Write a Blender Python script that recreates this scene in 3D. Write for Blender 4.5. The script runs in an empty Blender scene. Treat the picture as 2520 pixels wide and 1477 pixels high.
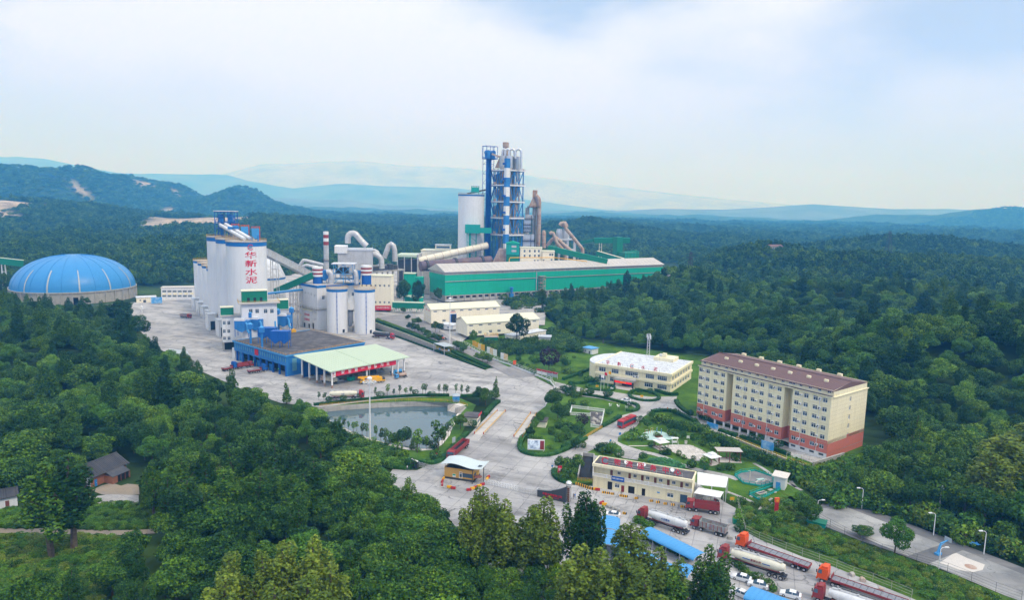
import bpy,bmesh,math,random
import numpy as np
from mathutils import Vector,Matrix
from mathutils.geometry import tessellate_polygon
random.seed(7)
rng=np.random.default_rng(11)
PI=math.pi;LSP=np.linspace;V3=Vector;RU=random.uniform;COS,SIN=math.cos,math.sin
SC=bpy.context.scene
COL=SC.collection
R=math.radians

# ---------------------------------------------------------------- camera
CAM_H,FPX,PITCH,ROLL=85.0,1680.0,math.atan((738.5-508.0)/1680.0),R(1.2)
cam_d=bpy.data.cameras.new('camera');cam=bpy.data.objects.new('camera',cam_d);COL.objects.link(cam)
SC.camera=cam
cam_d.sensor_fit='HORIZONTAL';cam_d.sensor_width=36.0;cam_d.lens=36.0*FPX/2519.0
cam_d.clip_start=1.0;cam_d.clip_end=60000.0
_fw=V3((0,COS(PITCH),-SIN(PITCH)));_up0=V3((0,SIN(PITCH),COS(PITCH)));_rt0=V3((1,0,0))
RT=_rt0*COS(ROLL)+_up0*SIN(ROLL);UP=_up0*COS(ROLL)-_rt0*SIN(ROLL);FW=_fw
cam.matrix_world=Matrix(((RT.x,UP.x,-FW.x,0),(RT.y,UP.y,-FW.y,0),(RT.z,UP.z,-FW.z,CAM_H),(0,0,0,1)))
SC.render.resolution_x,SC.render.resolution_y=1024,601

# ---------------------------------------------------------------- sky, sun, exposure
SUN_EL,SUN_AZ=R(48),R(128)
w=bpy.data.worlds.new('World');SC.world=w;w.use_nodes=True
nt=w.node_tree;nt.nodes.clear()
def N(t,**k):
 n=nt.nodes.new(t)
 for a,b in k.items():setattr(n,a,b)
 return n
def LK(a,b):nt.links.new(a,b)
def MTH(op,a,b=None,c=None,clamp=False):
 n=N('ShaderNodeMath',operation=op,use_clamp=clamp)
 for i,s in enumerate((a,b,c)):
  if s is None:continue
  if isinstance(s,(int,float)):n.inputs[i].default_value=s
  else:LK(s,n.inputs[i])
 return n.outputs[0]
def MIXC(f,a,b,mode='MIX'):
 n=N('ShaderNodeMix',data_type='RGBA',blend_type=mode)
 for i,s in((0,f),(6,a),(7,b)):
  if isinstance(s,(int,float)):n.inputs[i].default_value=s
  elif isinstance(s,tuple):n.inputs[i].default_value=(*s[:3],1)
  else:LK(s,n.inputs[i])
 return n.outputs[2]
OVERCAST_ZENITH=0.75
sky=N('ShaderNodeTexSky',sky_type='NISHITA',sun_disc=False,sun_elevation=SUN_EL,sun_rotation=SUN_AZ,altitude=100,air_density=1.3,dust_density=3.0)
tc=N('ShaderNodeTexCoord');sep=N('ShaderNodeSeparateXYZ');LK(tc.outputs['Generated'],sep.inputs[0])
el=MTH('ARCSINE',sep.outputs[2]);az=MTH('ARCTAN2',sep.outputs[0],sep.outputs[1])
cmb=N('ShaderNodeCombineXYZ');LK(az,cmb.inputs[0]);LK(MTH('MULTIPLY',el,2.3),cmb.inputs[1])
n1=N('ShaderNodeTexNoise');n1.inputs['Scale'].default_value=2.6;n1.inputs['Detail'].default_value=5;n1.inputs['Roughness'].default_value=.5;LK(cmb.outputs[0],n1.inputs['Vector'])
n2=N('ShaderNodeTexNoise');n2.inputs['Scale'].default_value=7.0;n2.inputs['Detail'].default_value=4;LK(cmb.outputs[0],n2.inputs['Vector'])
azw=MTH('ADD',az,MTH('MULTIPLY',MTH('SUBTRACT',n2.outputs[0],.5),.30))
elw=MTH('ADD',el,MTH('MULTIPLY',MTH('SUBTRACT',n1.outputs[0],.5),.16))
def cloud_bank(a,e,ra,re,s):
 d=MTH('ADD',MTH('POWER',MTH('DIVIDE',MTH('SUBTRACT',azw,a),ra),2),MTH('POWER',MTH('DIVIDE',MTH('SUBTRACT',elw,e),re),2))
 return MTH('MULTIPLY',MTH('EXPONENT',MTH('MULTIPLY',d,-1.0)),s)
def at_px(u,v):return math.atan((u-1259.5)/FPX),math.atan((508+(u-1259.5)*.021-v)/FPX*COS(math.atan((u-1259.5)/FPX)))
th=MTH('MULTIPLY',MTH('SUBTRACT',n1.outputs[0],.5),1.7)
for u,v,ru,rv,s in((1450,10,330,60,.95),(2150,130,420,85,.75),(2480,30,260,140,.55),(150,60,420,90,.30),(100,330,420,90,.22),(2400,330,500,110,.25),(1850,60,180,50,-.3),
(900,170,520,130,-.35),(1500,200,380,90,-.25),(240,110,120,60,-.45)):
 a,e=at_px(u,v);th=MTH('ADD',th,cloud_bank(a,e,ru/FPX,rv/FPX,s))
fac=MTH('ADD',MTH('MULTIPLY',th,.95),.20,clamp=True)
WHITE_CLOUD,GREY_CLOUD,HORIZON_SKY=(.82,.90,1.02),(.42,.53,.77),(.58,.80,2.05)
clouds=MIXC(fac,WHITE_CLOUD,GREY_CLOUD)
blue=MIXC(1.0,sky.outputs[0],(.10,.10,.10),'MULTIPLY')
low=MTH('MULTIPLY_ADD',el,-3.2,1.0,clamp=True)
clouds=MIXC(MTH('POWER',low,1.6),clouds,HORIZON_SKY)
final=MIXC(.95,blue,clouds)
bg=N('ShaderNodeBackground');LK(MTH('MULTIPLY_ADD',MTH('POWER',MTH('MAXIMUM',sep.outputs[2],0.0),2),OVERCAST_ZENITH,1.0),bg.inputs[1])
LK(final,bg.inputs[0])
wo=N('ShaderNodeOutputWorld');LK(bg.outputs[0],wo.inputs[0])

sun_d=bpy.data.lights.new('sun','SUN');sun_d.energy=1.5;sun_d.angle=R(10);sun_d.color=(1,.955,.87)
sun=bpy.data.objects.new('sun',sun_d);COL.objects.link(sun)
sdir=V3((SIN(SUN_AZ)*COS(SUN_EL),COS(SUN_AZ)*COS(SUN_EL),SIN(SUN_EL)))
sun.rotation_euler=sdir.to_track_quat('Z','Y').to_euler()
vs=SC.view_settings
vs.view_transform='Standard';vs.look='None';vs.gamma=1.0;vs.use_curve_mapping=False;vs.exposure=0.22
cy=SC.cycles
cy.max_bounces=5;cy.diffuse_bounces=2;cy.glossy_bounces=2;cy.transmission_bounces=2;cy.volume_bounces=3;cy.transparent_max_bounces=8
cy.use_denoising=True;cy.caustics_reflective=False;cy.caustics_refractive=False

# ---------------------------------------------------------------- measuring: photo regions -> points on the ground
CR={0:(0,0,1),1:(0,368.9,.26763),2:(447.96,500.66,.22302),3:(909.1,329.4,.31223),4:(500.66,724.6,.2676),5:(988.1,691.7,.22302),6:(777.3,922.3,.2676),
7:(1383.4,823.5,.3137),8:(1383.4,1054,.28628),9:(1910.4,1054,.28631),10:(0,988.1,.39212),11:(1093.5,342.6,.22306),12:(1449.3,691.7,.42454)}
def ray(k,x,y):
 a,b,s=CR[k];u,v=a+s*x,b+s*y
 return FW*FPX+RT*(u-1259.5)-UP*(v-738.5)
def G(k,x,y,z=0.0):
 d=ray(k,x,y);t=(z-CAM_H)/d.z
 return V3((d.x*t,d.y*t,z))
def AT(k,x,y,D):
 d=ray(k,x,y);d=d*(D/d.y);return V3((d.x,d.y,CAM_H+d.z))
def ZT(P,k,x,y):
 a,b,s=CR[k];v=b+s*y;q=(738.5-v)/FPX
 au=P.x*UP.x+P.y*UP.y;af=P.x*FW.x+P.y*FW.y
 return CAM_H+(q*af-au)/(UP.z-q*FW.z)
class Frame:
 def __init__(s,A,B,flip=False):
  A,B=V3(A),V3(B);s.o=A.copy();d=B-A;d.z=0;s.L=d.length;s.rz=math.atan2(d.y,d.x)
  s.x=d.normalized();s.y=V3((-s.x.y,s.x.x,0));s.z0=A.z
 def on(s,k,x,y,depth=0.0):
  d=ray(k,x,y);o=s.o+s.y*depth
  t=(o-V3((0,0,CAM_H))).dot(s.y)/d.dot(s.y);p=V3((0,0,CAM_H))+d*t
  return(p-s.o).dot(s.x),p.z-s.z0
 def to(s,p):
  q=V3(p)-s.o;return q.dot(s.x),q.dot(s.y)
 def at(s,k,x,y,z=0.0):return s.to(G(k,x,y,z+s.z0))
 def w(s,x,y,z=0.0):return s.o+s.x*x+s.y*y+V3((0,0,z))

 # ---------------------------------------------------------------- objects
def S(r,g,b):
 f=lambda c:(c/255/12.92)if c<=10 else((c/255+.055)/1.055)**2.4
 return(f(r),f(g),f(b))
def link(o,parent=None):
 COL.objects.link(o)
 if parent is not None:o.parent=parent
 return o
def tag(o,label=None,cat=None,group=None,kind=None):
 if label:o['label']=label
 if cat:o['category']=cat
 if group:o['group']=group
 if kind:o['kind']=kind
 return o
def thing(name,label,cat,loc=(0,0,0),rz=0.0,group=None):
 o=bpy.data.objects.new(name,None);o.empty_display_size=1;link(o)
 o.location=loc;o.rotation_euler=(0,0,rz)
 return tag(o,label,cat,group)
def fthing(name,label,cat,f,group=None):return thing(name,label,cat,f.o,f.rz,group)
def copy_tree(o,parent=None):
 c=o.copy();COL.objects.link(c)
 if parent is not None:c.parent=parent
 for ch in o.children:copy_tree(ch,c)
 return c
def inst(name,mesh,parent=None,loc=(0,0,0),rz=0.0,scale=None):
 o=bpy.data.objects.new(name,mesh);link(o,parent);o.location=loc;o.rotation_euler=(0,0,rz)
 if scale:o.scale=scale
 return o

class MB:
 """collects shapes; build() links them as one mesh object"""
 def __init__(s):s.v=[];s.f=[];s.m=[];s.mi=0
 def add(s,vs,fs):
  n=len(s.v);s.v+=[tuple(p)for p in vs];s.f+=[tuple(n+i for i in f)for f in fs];s.m+=[s.mi]*len(fs);return s
 def mat(s,i):s.mi=i;return s
 def box(s,x0,x1,y0,y1,z0,z1):
  return s.add([(x0,y0,z0),(x1,y0,z0),(x1,y1,z0),(x0,y1,z0),(x0,y0,z1),(x1,y0,z1),(x1,y1,z1),(x0,y1,z1)],
  [(3,2,1,0),(4,5,6,7),(0,1,5,4),(1,2,6,5),(2,3,7,6),(3,0,4,7)])
 def cbox(s,c,sx,sy,sz,rz=0.0):
  ca,sa=COS(rz),SIN(rz);vs=[]
  for z in(c[2],c[2]+sz):
   for a,b in((-1,-1),(1,-1),(1,1),(-1,1)):
    x,y=a*sx/2,b*sy/2;vs.append((c[0]+x*ca-y*sa,c[1]+x*sa+y*ca,z))
  return s.add(vs,[(3,2,1,0),(4,5,6,7),(0,1,5,4),(1,2,6,5),(2,3,7,6),(3,0,4,7)])
 def bar(s,p,q,w,h=None):
  p,q=V3(p),V3(q);d=(q-p)
  if d.length<1e-6:return s
  d.normalize();h=h or w
  a=V3((0,0,1))if abs(d.z)<.9 else V3((1,0,0))
  sx=d.cross(a).normalized()*w/2;sy=sx.cross(d).normalized()*h/2
  vs=[e+i*sx+j*sy for e in(p,q)for i,j in((-1,-1),(1,-1),(1,1),(-1,1))]
  return s.add(vs,[(0,1,2,3),(7,6,5,4),(0,4,5,1),(1,5,6,2),(2,6,7,3),(3,7,4,0)])
 def tube(s,pts,r,n=10,caps=True):
  pts=[V3(p)for p in pts];rs=r if isinstance(r,(list,tuple))else[r]*len(pts)
  rings=[];up=None
  for i,p in enumerate(pts):
   d=((pts[min(i+1,len(pts)-1)]-pts[max(i-1,0)])).normalized()
   if up is None:up=V3((0,0,1))if abs(d.z)<.9 else V3((1,0,0))
   a=d.cross(up)
   if a.length<1e-4:a=d.cross(V3((0,1,0)))
   a.normalize();b=a.cross(d).normalized();up=b
   rings.append([p+a*rs[i]*COS(t)+b*rs[i]*SIN(t)for t in[2*PI*j/n for j in range(n)]])
  vs=[p for rg in rings for p in rg];fs=[]
  for i in range(len(pts)-1):
   for j in range(n):fs.append((i*n+j,i*n+(j+1)%n,(i+1)*n+(j+1)%n,(i+1)*n+j))
  if caps:fs+=[tuple(range(n-1,-1,-1)),tuple(range((len(pts)-1)*n,len(pts)*n))]
  return s.add(vs,fs)
 def cyl(s,c,r,z0,z1,n=24,r1=None,caps=True):
  r1=r if r1 is None else r1
  vs=[(c[0]+q*COS(2*PI*j/n),c[1]+q*SIN(2*PI*j/n),z)for z,q in((z0,r),(z1,r1))for j in range(n)]
  fs=[(j,(j+1)%n,n+(j+1)%n,n+j)for j in range(n)]
  if caps:fs+=[tuple(range(n-1,-1,-1)),tuple(range(n,2*n))]
  return s.add(vs,fs)
 def lathe(s,c,prof,n=24):
  vs=[];fs=[]
  for r,z in prof:vs+=[(c[0]+r*COS(2*PI*j/n),c[1]+r*SIN(2*PI*j/n),c[2]+z)for j in range(n)]
  for i in range(len(prof)-1):fs+=[(i*n+j,i*n+(j+1)%n,(i+1)*n+(j+1)%n,(i+1)*n+j)for j in range(n)]
  return s.add(vs,fs)
 def prism(s,prof,x0,x1,axis='x'):
  n=len(prof);f=(lambda t,a,z:(t,a,z))if axis=='x' else(lambda t,a,z:(a,t,z))
  vs=[f(t,a,z)for t in(x0,x1)for a,z in prof]
  fs=[tuple(range(n-1,-1,-1)),tuple(range(n,2*n))]+[(j,(j+1)%n,n+(j+1)%n,n+j)for j in range(n)]
  return s.add(vs,fs)
 def slab(s,poly,z0,z1):
  n=len(poly);tri=tessellate_polygon([[V3((p[0],p[1],0))for p in poly]])
  vs=[(p[0],p[1],z)for z in(z0,z1)for p in poly]
  ar=sum(poly[i][0]*poly[(i+1)%n][1]-poly[(i+1)%n][0]*poly[i][1]for i in range(n))
  fs=[]
  for t in tri:
   a,b,c=[V3((poly[i][0],poly[i][1]))for i in t]
   if(b-a).cross(c-a)<0:t=t[::-1]
   fs+=[tuple(i+n for i in t),tuple(t[::-1])]
  fs+=[((j,(j+1)%n,n+(j+1)%n,n+j)if ar>0 else(n+j,n+(j+1)%n,(j+1)%n,j))for j in range(n)]
  return s.add(vs,fs)
 def quad(s,a,b,c,d):return s.add([a,b,c,d],[(0,1,2,3)])
 def wall(s,x0,x1,z0,z1,y,holes=(),depth=.25,axis='x',sgn=1):
  """wall sheet with real openings and reveals; holes = (x0,x1,z0,z1). axis x: plane y=const facing -y ; axis y: plane x=const facing +x (sgn=1)"""
  xs=sorted({x0,x1,*[h[0]for h in holes],*[h[1]for h in holes]});zs=sorted({z0,z1,*[h[2]for h in holes],*[h[3]for h in holes]})
  f=(lambda a,d,z:(a,y+d,z))if axis=='x' else(lambda a,d,z:(y-d*sgn,a,z))
  for i in range(len(xs)-1):
   for j in range(len(zs)-1):
    cx,cz=(xs[i]+xs[i+1])/2,(zs[j]+zs[j+1])/2
    if any(h[0]<cx<h[1]and h[2]<cz<h[3]for h in holes):continue
    s.quad(f(xs[i],0,zs[j]),f(xs[i+1],0,zs[j]),f(xs[i+1],0,zs[j+1]),f(xs[i],0,zs[j+1]))
  for a,b,c,d in holes:
   s.quad(f(a,0,c),f(a,depth,c),f(b,depth,c),f(b,0,c));s.quad(f(a,0,d),f(b,0,d),f(b,depth,d),f(a,depth,d))
   s.quad(f(a,0,c),f(a,0,d),f(a,depth,d),f(a,depth,c));s.quad(f(b,0,c),f(b,depth,c),f(b,depth,d),f(b,0,d))
  return s
 def mesh(s,name,mats,smooth=None):
  me=bpy.data.meshes.new(name);me.from_pydata(s.v,[],s.f)
  for m in(mats if isinstance(mats,(list,tuple))else[mats]):me.materials.append(m)
  if any(s.m):me.polygons.foreach_set('material_index',s.m)
  if smooth:
   bm=bmesh.new();bm.from_mesh(me)
   for e in bm.edges:e.smooth=len(e.link_faces)!=2 or e.calc_face_angle(9)<R(smooth)
   for f in bm.faces:f.smooth=True
   bm.to_mesh(me);bm.free()
  me.update();return me
 def build(s,name,mats,parent=None,smooth=None,loc=(0,0,0),rz=0.0):
  return inst(name,s.mesh(name,mats,smooth),parent,loc,rz)

  # ---------------------------------------------------------------- materials
def mat(name,col,rough=.7,var=.12,vscale=.35,metal=0.0,col2=None,streak=0.0,island=0.0,obj=0.0,spec=.3,bump=0.0):
 """procedural paint / stone / metal: base colour with soft dirt noise, optional vertical streaks, optional variation per piece"""
 m=bpy.data.materials.new(name);m.use_nodes=True;t=m.node_tree;b=t.nodes['Principled BSDF']
 b.inputs['Roughness'].default_value=rough;b.inputs['Metallic'].default_value=metal;b.inputs['Specular IOR Level'].default_value=spec
 n=lambda ty,**k:t.nodes.new(ty)
 geo=n('ShaderNodeNewGeometry');col2=col2 or tuple(c*(1-3*var)for c in col)
 mp=n('ShaderNodeMapping');t.links.new(geo.outputs['Position'],mp.inputs[0])
 nz=n('ShaderNodeTexNoise');nz.inputs['Scale'].default_value=vscale;nz.inputs['Detail'].default_value=5;nz.inputs['Roughness'].default_value=.62
 t.links.new(mp.outputs[0],nz.inputs['Vector'])
 rp=n('ShaderNodeMapRange');rp.inputs[1].default_value=.42;rp.inputs[2].default_value=.72;rp.inputs[3].default_value=0;rp.inputs[4].default_value=min(1,var*4)
 t.links.new(nz.outputs[0],rp.inputs[0])
 mx=n('ShaderNodeMix');mx.data_type='RGBA';mx.inputs[6].default_value=(*col,1);mx.inputs[7].default_value=(*col2,1);t.links.new(rp.outputs[0],mx.inputs[0])
 out=mx.outputs[2]
 if streak:
  mp2=n('ShaderNodeMapping');mp2.inputs['Scale'].default_value=(1.6,1.6,.07);t.links.new(geo.outputs['Position'],mp2.inputs[0])
  n2=n('ShaderNodeTexNoise');n2.inputs['Scale'].default_value=.8;n2.inputs['Detail'].default_value=4;t.links.new(mp2.outputs[0],n2.inputs['Vector'])
  r2=n('ShaderNodeMapRange');r2.inputs[1].default_value=.48;r2.inputs[2].default_value=.75;r2.inputs[4].default_value=streak;t.links.new(n2.outputs[0],r2.inputs[0])
  m2=n('ShaderNodeMix');m2.data_type='RGBA';m2.blend_type='MULTIPLY';m2.inputs[7].default_value=(.52,.50,.46,1);t.links.new(r2.outputs[0],m2.inputs[0]);t.links.new(out,m2.inputs[6]);out=m2.outputs[2]
 if island or obj:
  hs=n('ShaderNodeHueSaturation');a=n('ShaderNodeMapRange')
  if obj:oi=n('ShaderNodeObjectInfo');t.links.new(oi.outputs['Random'],a.inputs[0])
  else:t.links.new(geo.outputs['Random Per Island'],a.inputs[0])
  q=island or obj;a.inputs[3].default_value=1-q;a.inputs[4].default_value=1+q
  t.links.new(a.outputs[0],hs.inputs['Value']);t.links.new(out,hs.inputs['Color']);out=hs.outputs[0]
 t.links.new(out,b.inputs['Base Color'])
 if bump:
  bp=n('ShaderNodeBump');bp.inputs['Strength'].default_value=bump;bp.inputs['Distance'].default_value=.2;t.links.new(nz.outputs[0],bp.inputs['Height']);t.links.new(bp.outputs[0],b.inputs['Normal'])
 return m
def leaf_mat(name,c1,c2,c3):
 """foliage: colour per leaf clump and per plant"""
 m=bpy.data.materials.new(name);m.use_nodes=True;t=m.node_tree;b=t.nodes['Principled BSDF']
 b.inputs['Roughness'].default_value=.65;b.inputs['Specular IOR Level'].default_value=.2
 n=lambda ty:t.nodes.new(ty)
 geo,oi=n('ShaderNodeNewGeometry'),n('ShaderNodeObjectInfo')
 cr=n('ShaderNodeValToRGB');cr.color_ramp.elements[0].color=(*c1,1);cr.color_ramp.elements[1].color=(*c3,1)
 e=cr.color_ramp.elements.new(.55);e.color=(*c2,1)
 ad=n('ShaderNodeMath');ad.operation='MULTIPLY_ADD';ad.inputs[1].default_value=.62;t.links.new(geo.outputs['Random Per Island'],ad.inputs[0])
 sc=n('ShaderNodeMath');sc.operation='MULTIPLY';sc.inputs[1].default_value=.42;t.links.new(oi.outputs['Random'],sc.inputs[0]);t.links.new(sc.outputs[0],ad.inputs[2])
 t.links.new(ad.outputs[0],cr.inputs[0]);t.links.new(cr.outputs[0],b.inputs['Base Color'])
 return m
M={}
M['white']=mat('white_paint',(.74,.76,.79),.6,.07,.10,streak=.22)
M['white_clean']=mat('white_metal_paint',(.78,.79,.80),.45,.04)
M['cream']=mat('cream_render',(.87,.80,.56),.8,.06,.2,streak=.28)
M['cream_pale']=mat('pale_cream_render',(.86,.81,.66),.8,.05,.2,streak=.2)
M['red_brick_paint']=mat('brick_red_render',(.58,.18,.135),.8,.06,.3,streak=.15)
M['blue']=mat('blue_sheet',(.035,.22,.58),.5,.12,.25,streak=.35)
M['blue_dark']=mat('deep_blue_sheet',(.012,.115,.45),.45,.10,.3,streak=.3)
M['blue_band']=mat('blue_band_paint',(.01,.16,.48),.5,.06)
M['roof_blue']=mat('sky_blue_sheet',(.07,.32,.66),.4,.08,.25)
M['dome_blue']=mat('dome_blue_sheet',(.04,.25,.58),.38,.05,.06,col2=(.05,.27,.72))
M['green']=mat('green_sheet',(.006,.40,.26),.55,.08,.05,streak=.3)
M['green_dark']=mat('dark_green_sheet',(.008,.20,.12),.5,.08,.2,streak=.25)
M['teal']=mat('teal_sheet',(.01,.33,.29),.5,.08,.2,streak=.25)
M['green_roof']=mat('pale_green_roof_sheet',(.50,.60,.46),.5,.05,.12)
M['cream_roof']=mat('cream_roof_sheet',(.70,.70,.54),.5,.06,.1,streak=.0)
M['grey_roof']=mat('grey_roof_sheet',(.52,.50,.47),.6,.10,.08)
M['concrete_wall']=mat('raw_concrete',(.42,.41,.39),.85,.14,.3,streak=.5,bump=.2)
M['dark_roof']=mat('bitumen_roof',(.075,.07,.075),.9,.12,.25,col2=(.25,.24,.24),bump=.2)
M['brown_roof']=mat('brown_tile',(.17,.105,.105),.8,.10,.5,col2=(.10,.07,.08),bump=.3)
M['white_roof']=mat('white_roof_sheet',(.68,.72,.78),.5,.25,.45,col2=(.38,.40,.43))
M['steel']=mat('galvanised_duct',(.56,.57,.59),.45,.14,.25,metal=.25,streak=.3)
M['steel_bright']=mat('bright_cladding',(.68,.71,.75),.35,.08,.4,metal=.45)
M['rust']=mat('rusty_duct',(.50,.40,.34),.7,.2,.18,col2=(.30,.13,.07),streak=.5)
M['kiln']=mat('kiln_shell',(.13,.10,.13),.7,.2,.12,col2=(.24,.16,.13))
M['dark_steel']=mat('dark_steel',(.055,.058,.065),.6,.1)
M['black']=mat('black_rubber',(.018,.018,.02),.85,.1)
M['glass']=mat('window_glass',(.05,.10,.16),.12,.1,.8,spec=.6,obj=.35)
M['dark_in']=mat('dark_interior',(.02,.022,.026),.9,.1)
M['red']=mat('red_paint',(.44,.025,.03),.5,.14,.6)
M['red_sign']=mat('red_sign_face',(.62,.015,.05),.6,.03)
M['red_dull']=mat('dull_red_paint',(.30,.035,.04),.6,.2,.9,col2=(.22,.06,.05))
M['orange']=mat('orange_paint',(.78,.10,.015),.4,.05)
M['yellow']=mat('yellow_paint',(.80,.42,.01),.5,.08,.5)
M['yellow_rail']=mat('yellow_rail_paint',(.72,.40,.03),.5,.1)
M['tank_cream']=mat('cream_tank_paint',(.76,.73,.60),.4,.10,.5,streak=.3)
M['tank_white']=mat('white_tank_paint',(.74,.75,.76),.4,.10,.5,streak=.35)
M['car_white']=mat('car_white_paint',(.80,.81,.83),.22,.03,spec=.5)
M['cargo']=mat('load_gravel',(.26,.27,.31),.9,.2,2.5,bump=.5)
M['dump_bed']=mat('worn_dump_bed',(.33,.37,.37),.7,.2,.7,col2=(.24,.10,.09))
M['wood']=mat('brown_timber',(.20,.07,.045),.7,.1)
M['bark']=mat('bark',(.13,.10,.075),.9,.2,1.5)
M['stone']=mat('rubble_stone',(.40,.38,.35),.9,.15,.6,bump=.4,island=.18)
M['paving']=mat('pale_paving_stone',(.60,.56,.52),.85,.08,.9,obj=.16)
M['tile_dark']=mat('old_grey_tile',(.055,.06,.075),.9,.15,.6,col2=(.10,.09,.08),obj=.2)
M['brick']=mat('clay_brick',(.36,.15,.08),.9,.12,1.2,obj=.15)
M['slate']=mat('dark_slate',(.055,.065,.08),.45,.12,.8)
M['gold']=mat('ochre_panel',(.62,.36,.08),.5,.05,.4)
M['silver']=mat('mirror_steel',(.75,.75,.74),.16,.04,metal=.9)
M['playground']=mat('pale_green_rubber',(.42,.58,.55),.8,.06,.4)
M['wave_roof']=mat('pale_blue_metal_roof',(.55,.63,.66),.35,.06,.4)
M['bill_blue']=mat('blue_billboard_print',(.05,.30,.70),.5,.35,.35,col2=(.45,.65,.82))
M['posterY']=mat('poster_print',(.75,.50,.20),.6,.3,.8,col2=(.75,.72,.65))
M['pink_white']=mat('pale_pink_paint',(.62,.45,.40),.5,.12,.8)
HAZE_COL,HAZE_DENS=(.09,.43,1.0),2.4e-4
# ---------------------------------------------------------------- terrain
def vnoise(x,y,seed=0):
 xi,yi=np.floor(x).astype(np.int64),np.floor(y).astype(np.int64);fx,fy=x-xi,y-yi
 fx,fy=fx*fx*(3-2*fx),fy*fy*(3-2*fy)
 def h(a,b):
  n=(a*374761393+b*668265263+seed*974711)&0x7fffffff;n=((n^(n>>13))*1274126177)&0x7fffffff
  return((n^(n>>16))&0xffff)/65535.0
 return(h(xi,yi)*(1-fx)+h(xi+1,yi)*fx)*(1-fy)+(h(xi,yi+1)*(1-fx)+h(xi+1,yi+1)*fx)*fy
def fbm(x,y,sc,seed=0,o=4):
 return sum(vnoise(x/sc*2**i,y/sc*2**i,seed+i)*.5**i for i in range(o))/(2-2*.5**o)-.5
def D0(*pts):return[(0,a,b)for a,b in pts]
def gp(pts,z=0.0):return[G(*p,z)for p in pts]
def poly_sd(P,x,y):
 x,y=np.asarray(x,float),np.asarray(y,float);d=np.full(x.shape,1e18);ins=np.zeros(x.shape,bool)
 n=len(P)
 for i in range(n):
  ax,ay,bx,by=P[i][0],P[i][1],P[(i+1)%n][0],P[(i+1)%n][1]
  ex,ey=bx-ax,by-ay;t=np.clip(((x-ax)*ex+(y-ay)*ey)/(ex*ex+ey*ey+1e-12),0,1)
  d=np.minimum(d,(x-ax-ex*t)**2+(y-ay-ey*t)**2)
  c=((ay>y)!=(by>y));ins^=c&(x<(bx-ax)*(y-ay)/(by-ay+1e-12)+ax)
 return np.where(ins,-1,1)*np.sqrt(d)

OUT=gp(D0((-250,1500),(-250,1150),(0,1010),(330,960),(560,960),(640,990),(500,930),(330,850),(330,775),(180,790),(60,760),(-10,740),(20,715),(330,712),(470,700),(700,690),(940,660),(1080,668),(1660,650),
(1660,665),(1640,720),(1400,740),(1330,775),(1370,830),(1470,850),(1700,880),(1790,890),(2160,1060),(2160,1140),(2080,1190),(2040,1230),(2519,1340),(2700,1400),(2700,1700),(1500,1900),(-250,1900)))
PONDBOX=gp([(6,-60,250),(6,1230,205),(6,1420,290),(6,1180,760),(6,930,780),(6,300,640),(6,-80,400)])
BUMPS=[]
def bump(u,v,D,sx,sy,tree=9):
 p=AT(0,u,v,D);BUMPS.append((p.x,D,max(p.z-tree,1),sx,sy))
for b in((520,529,1650,240,420),(20,508,1650,270,400),(230,518,1700,270,400),(1445,548,1650,150,250)):bump(*b)
for b in((40,412,1500,95,220),(-120,425,1500,200,260),(125,440,1480,70,200),(205,436,1560,85,200),(330,444,1750,90,220),(425,462,1800,75,200),(590,467,1800,62,170),(520,500,1700,120,160),(690,515,1900,110,250),
(60,580,1050,150,130),(250,600,1000,160,150),(480,604,850,110,110),(900,566,1250,190,120),(1060,540,1700,150,160),(760,550,1650,150,120),
(2450,514,2600,200,300),(2200,523,3000,260,300),(1560,550,1300,150,130),(1760,568,1250,170,120),(2030,575,1400,190,150),(2300,585,1200,220,140),
(1900,615,850,90,70),(2150,640,760,110,60),(2400,640,800,140,70),(1700,655,640,60,45),(2050,690,560,75,45),(2380,720,520,90,45),(1900,770,430,45,35),(2180,806,345,42,38),(2330,800,330,55,42),(2520,795,330,70,50),(2700,800,330,90,60),
(100,800,330,60,40,13),(-60,745,380,60,40,13)):
 if b[2]>1200:b=(b[0],b[1],b[2]*1.85,b[3]*1.85,b[4]*1.85,*b[5:])
 bump(*b)
def T(x,y):
 x,y=np.asarray(x,float),np.asarray(y,float);r=np.hypot(x,y)
 z=sum((a*np.exp(-((x-bx)/sx)**2-((y-by)/sy)**2))**3 for bx,by,a,sx,sy in BUMPS)**(1/3)
 far=np.clip((r-450)/800,0,1)
 z=z+fbm(x,y,70,3)*9*np.clip((r-150)/300,0.15,1)+fbm(x,y,420,9)*46*far+fbm(x,y,170,15)*np.clip((r-1600)/900,0,1)*34+far*8
 z=z+np.where(y>4500,fbm(x,y,1500,21)*np.clip((y-4500)/3000,0,1)*170,0)
 sd=poly_sd(OUT,x,y)
 k=np.clip((sd-2)/45,0,1);k=k*k*(3-2*k)
 z=z*k-.12
 pd=poly_sd(PONDBOX,x,y)
 return np.where(pd<0,-.12-np.clip(-pd/3,0,1)*7,z)
def Tz(x,y):return float(T(np.array([x]),np.array([y]))[0])
SCARS=[(1,1620,700,150,40),(1,1750,640,260,22),(1,1330,310,60,22),(1,130,640,110,50),(1,40,600,60,40),(1,1290,310,70,18),(1,1560,560,60,30),(1,760,400,110,8),(1,1600,380,30,10),(1,1450,730,90,20)]
def bare_of(x,y,z):
 b=np.zeros(x.shape)
 for bx,by,rx,ry in SCAR_W:
  b=np.maximum(b,np.exp(-((x-bx)/rx)**4-((y-by)/ry)**4))
 return np.clip(b*1.5-.35+fbm(x,y,60,31)*1.0,0,1)*(b>.05)
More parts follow.
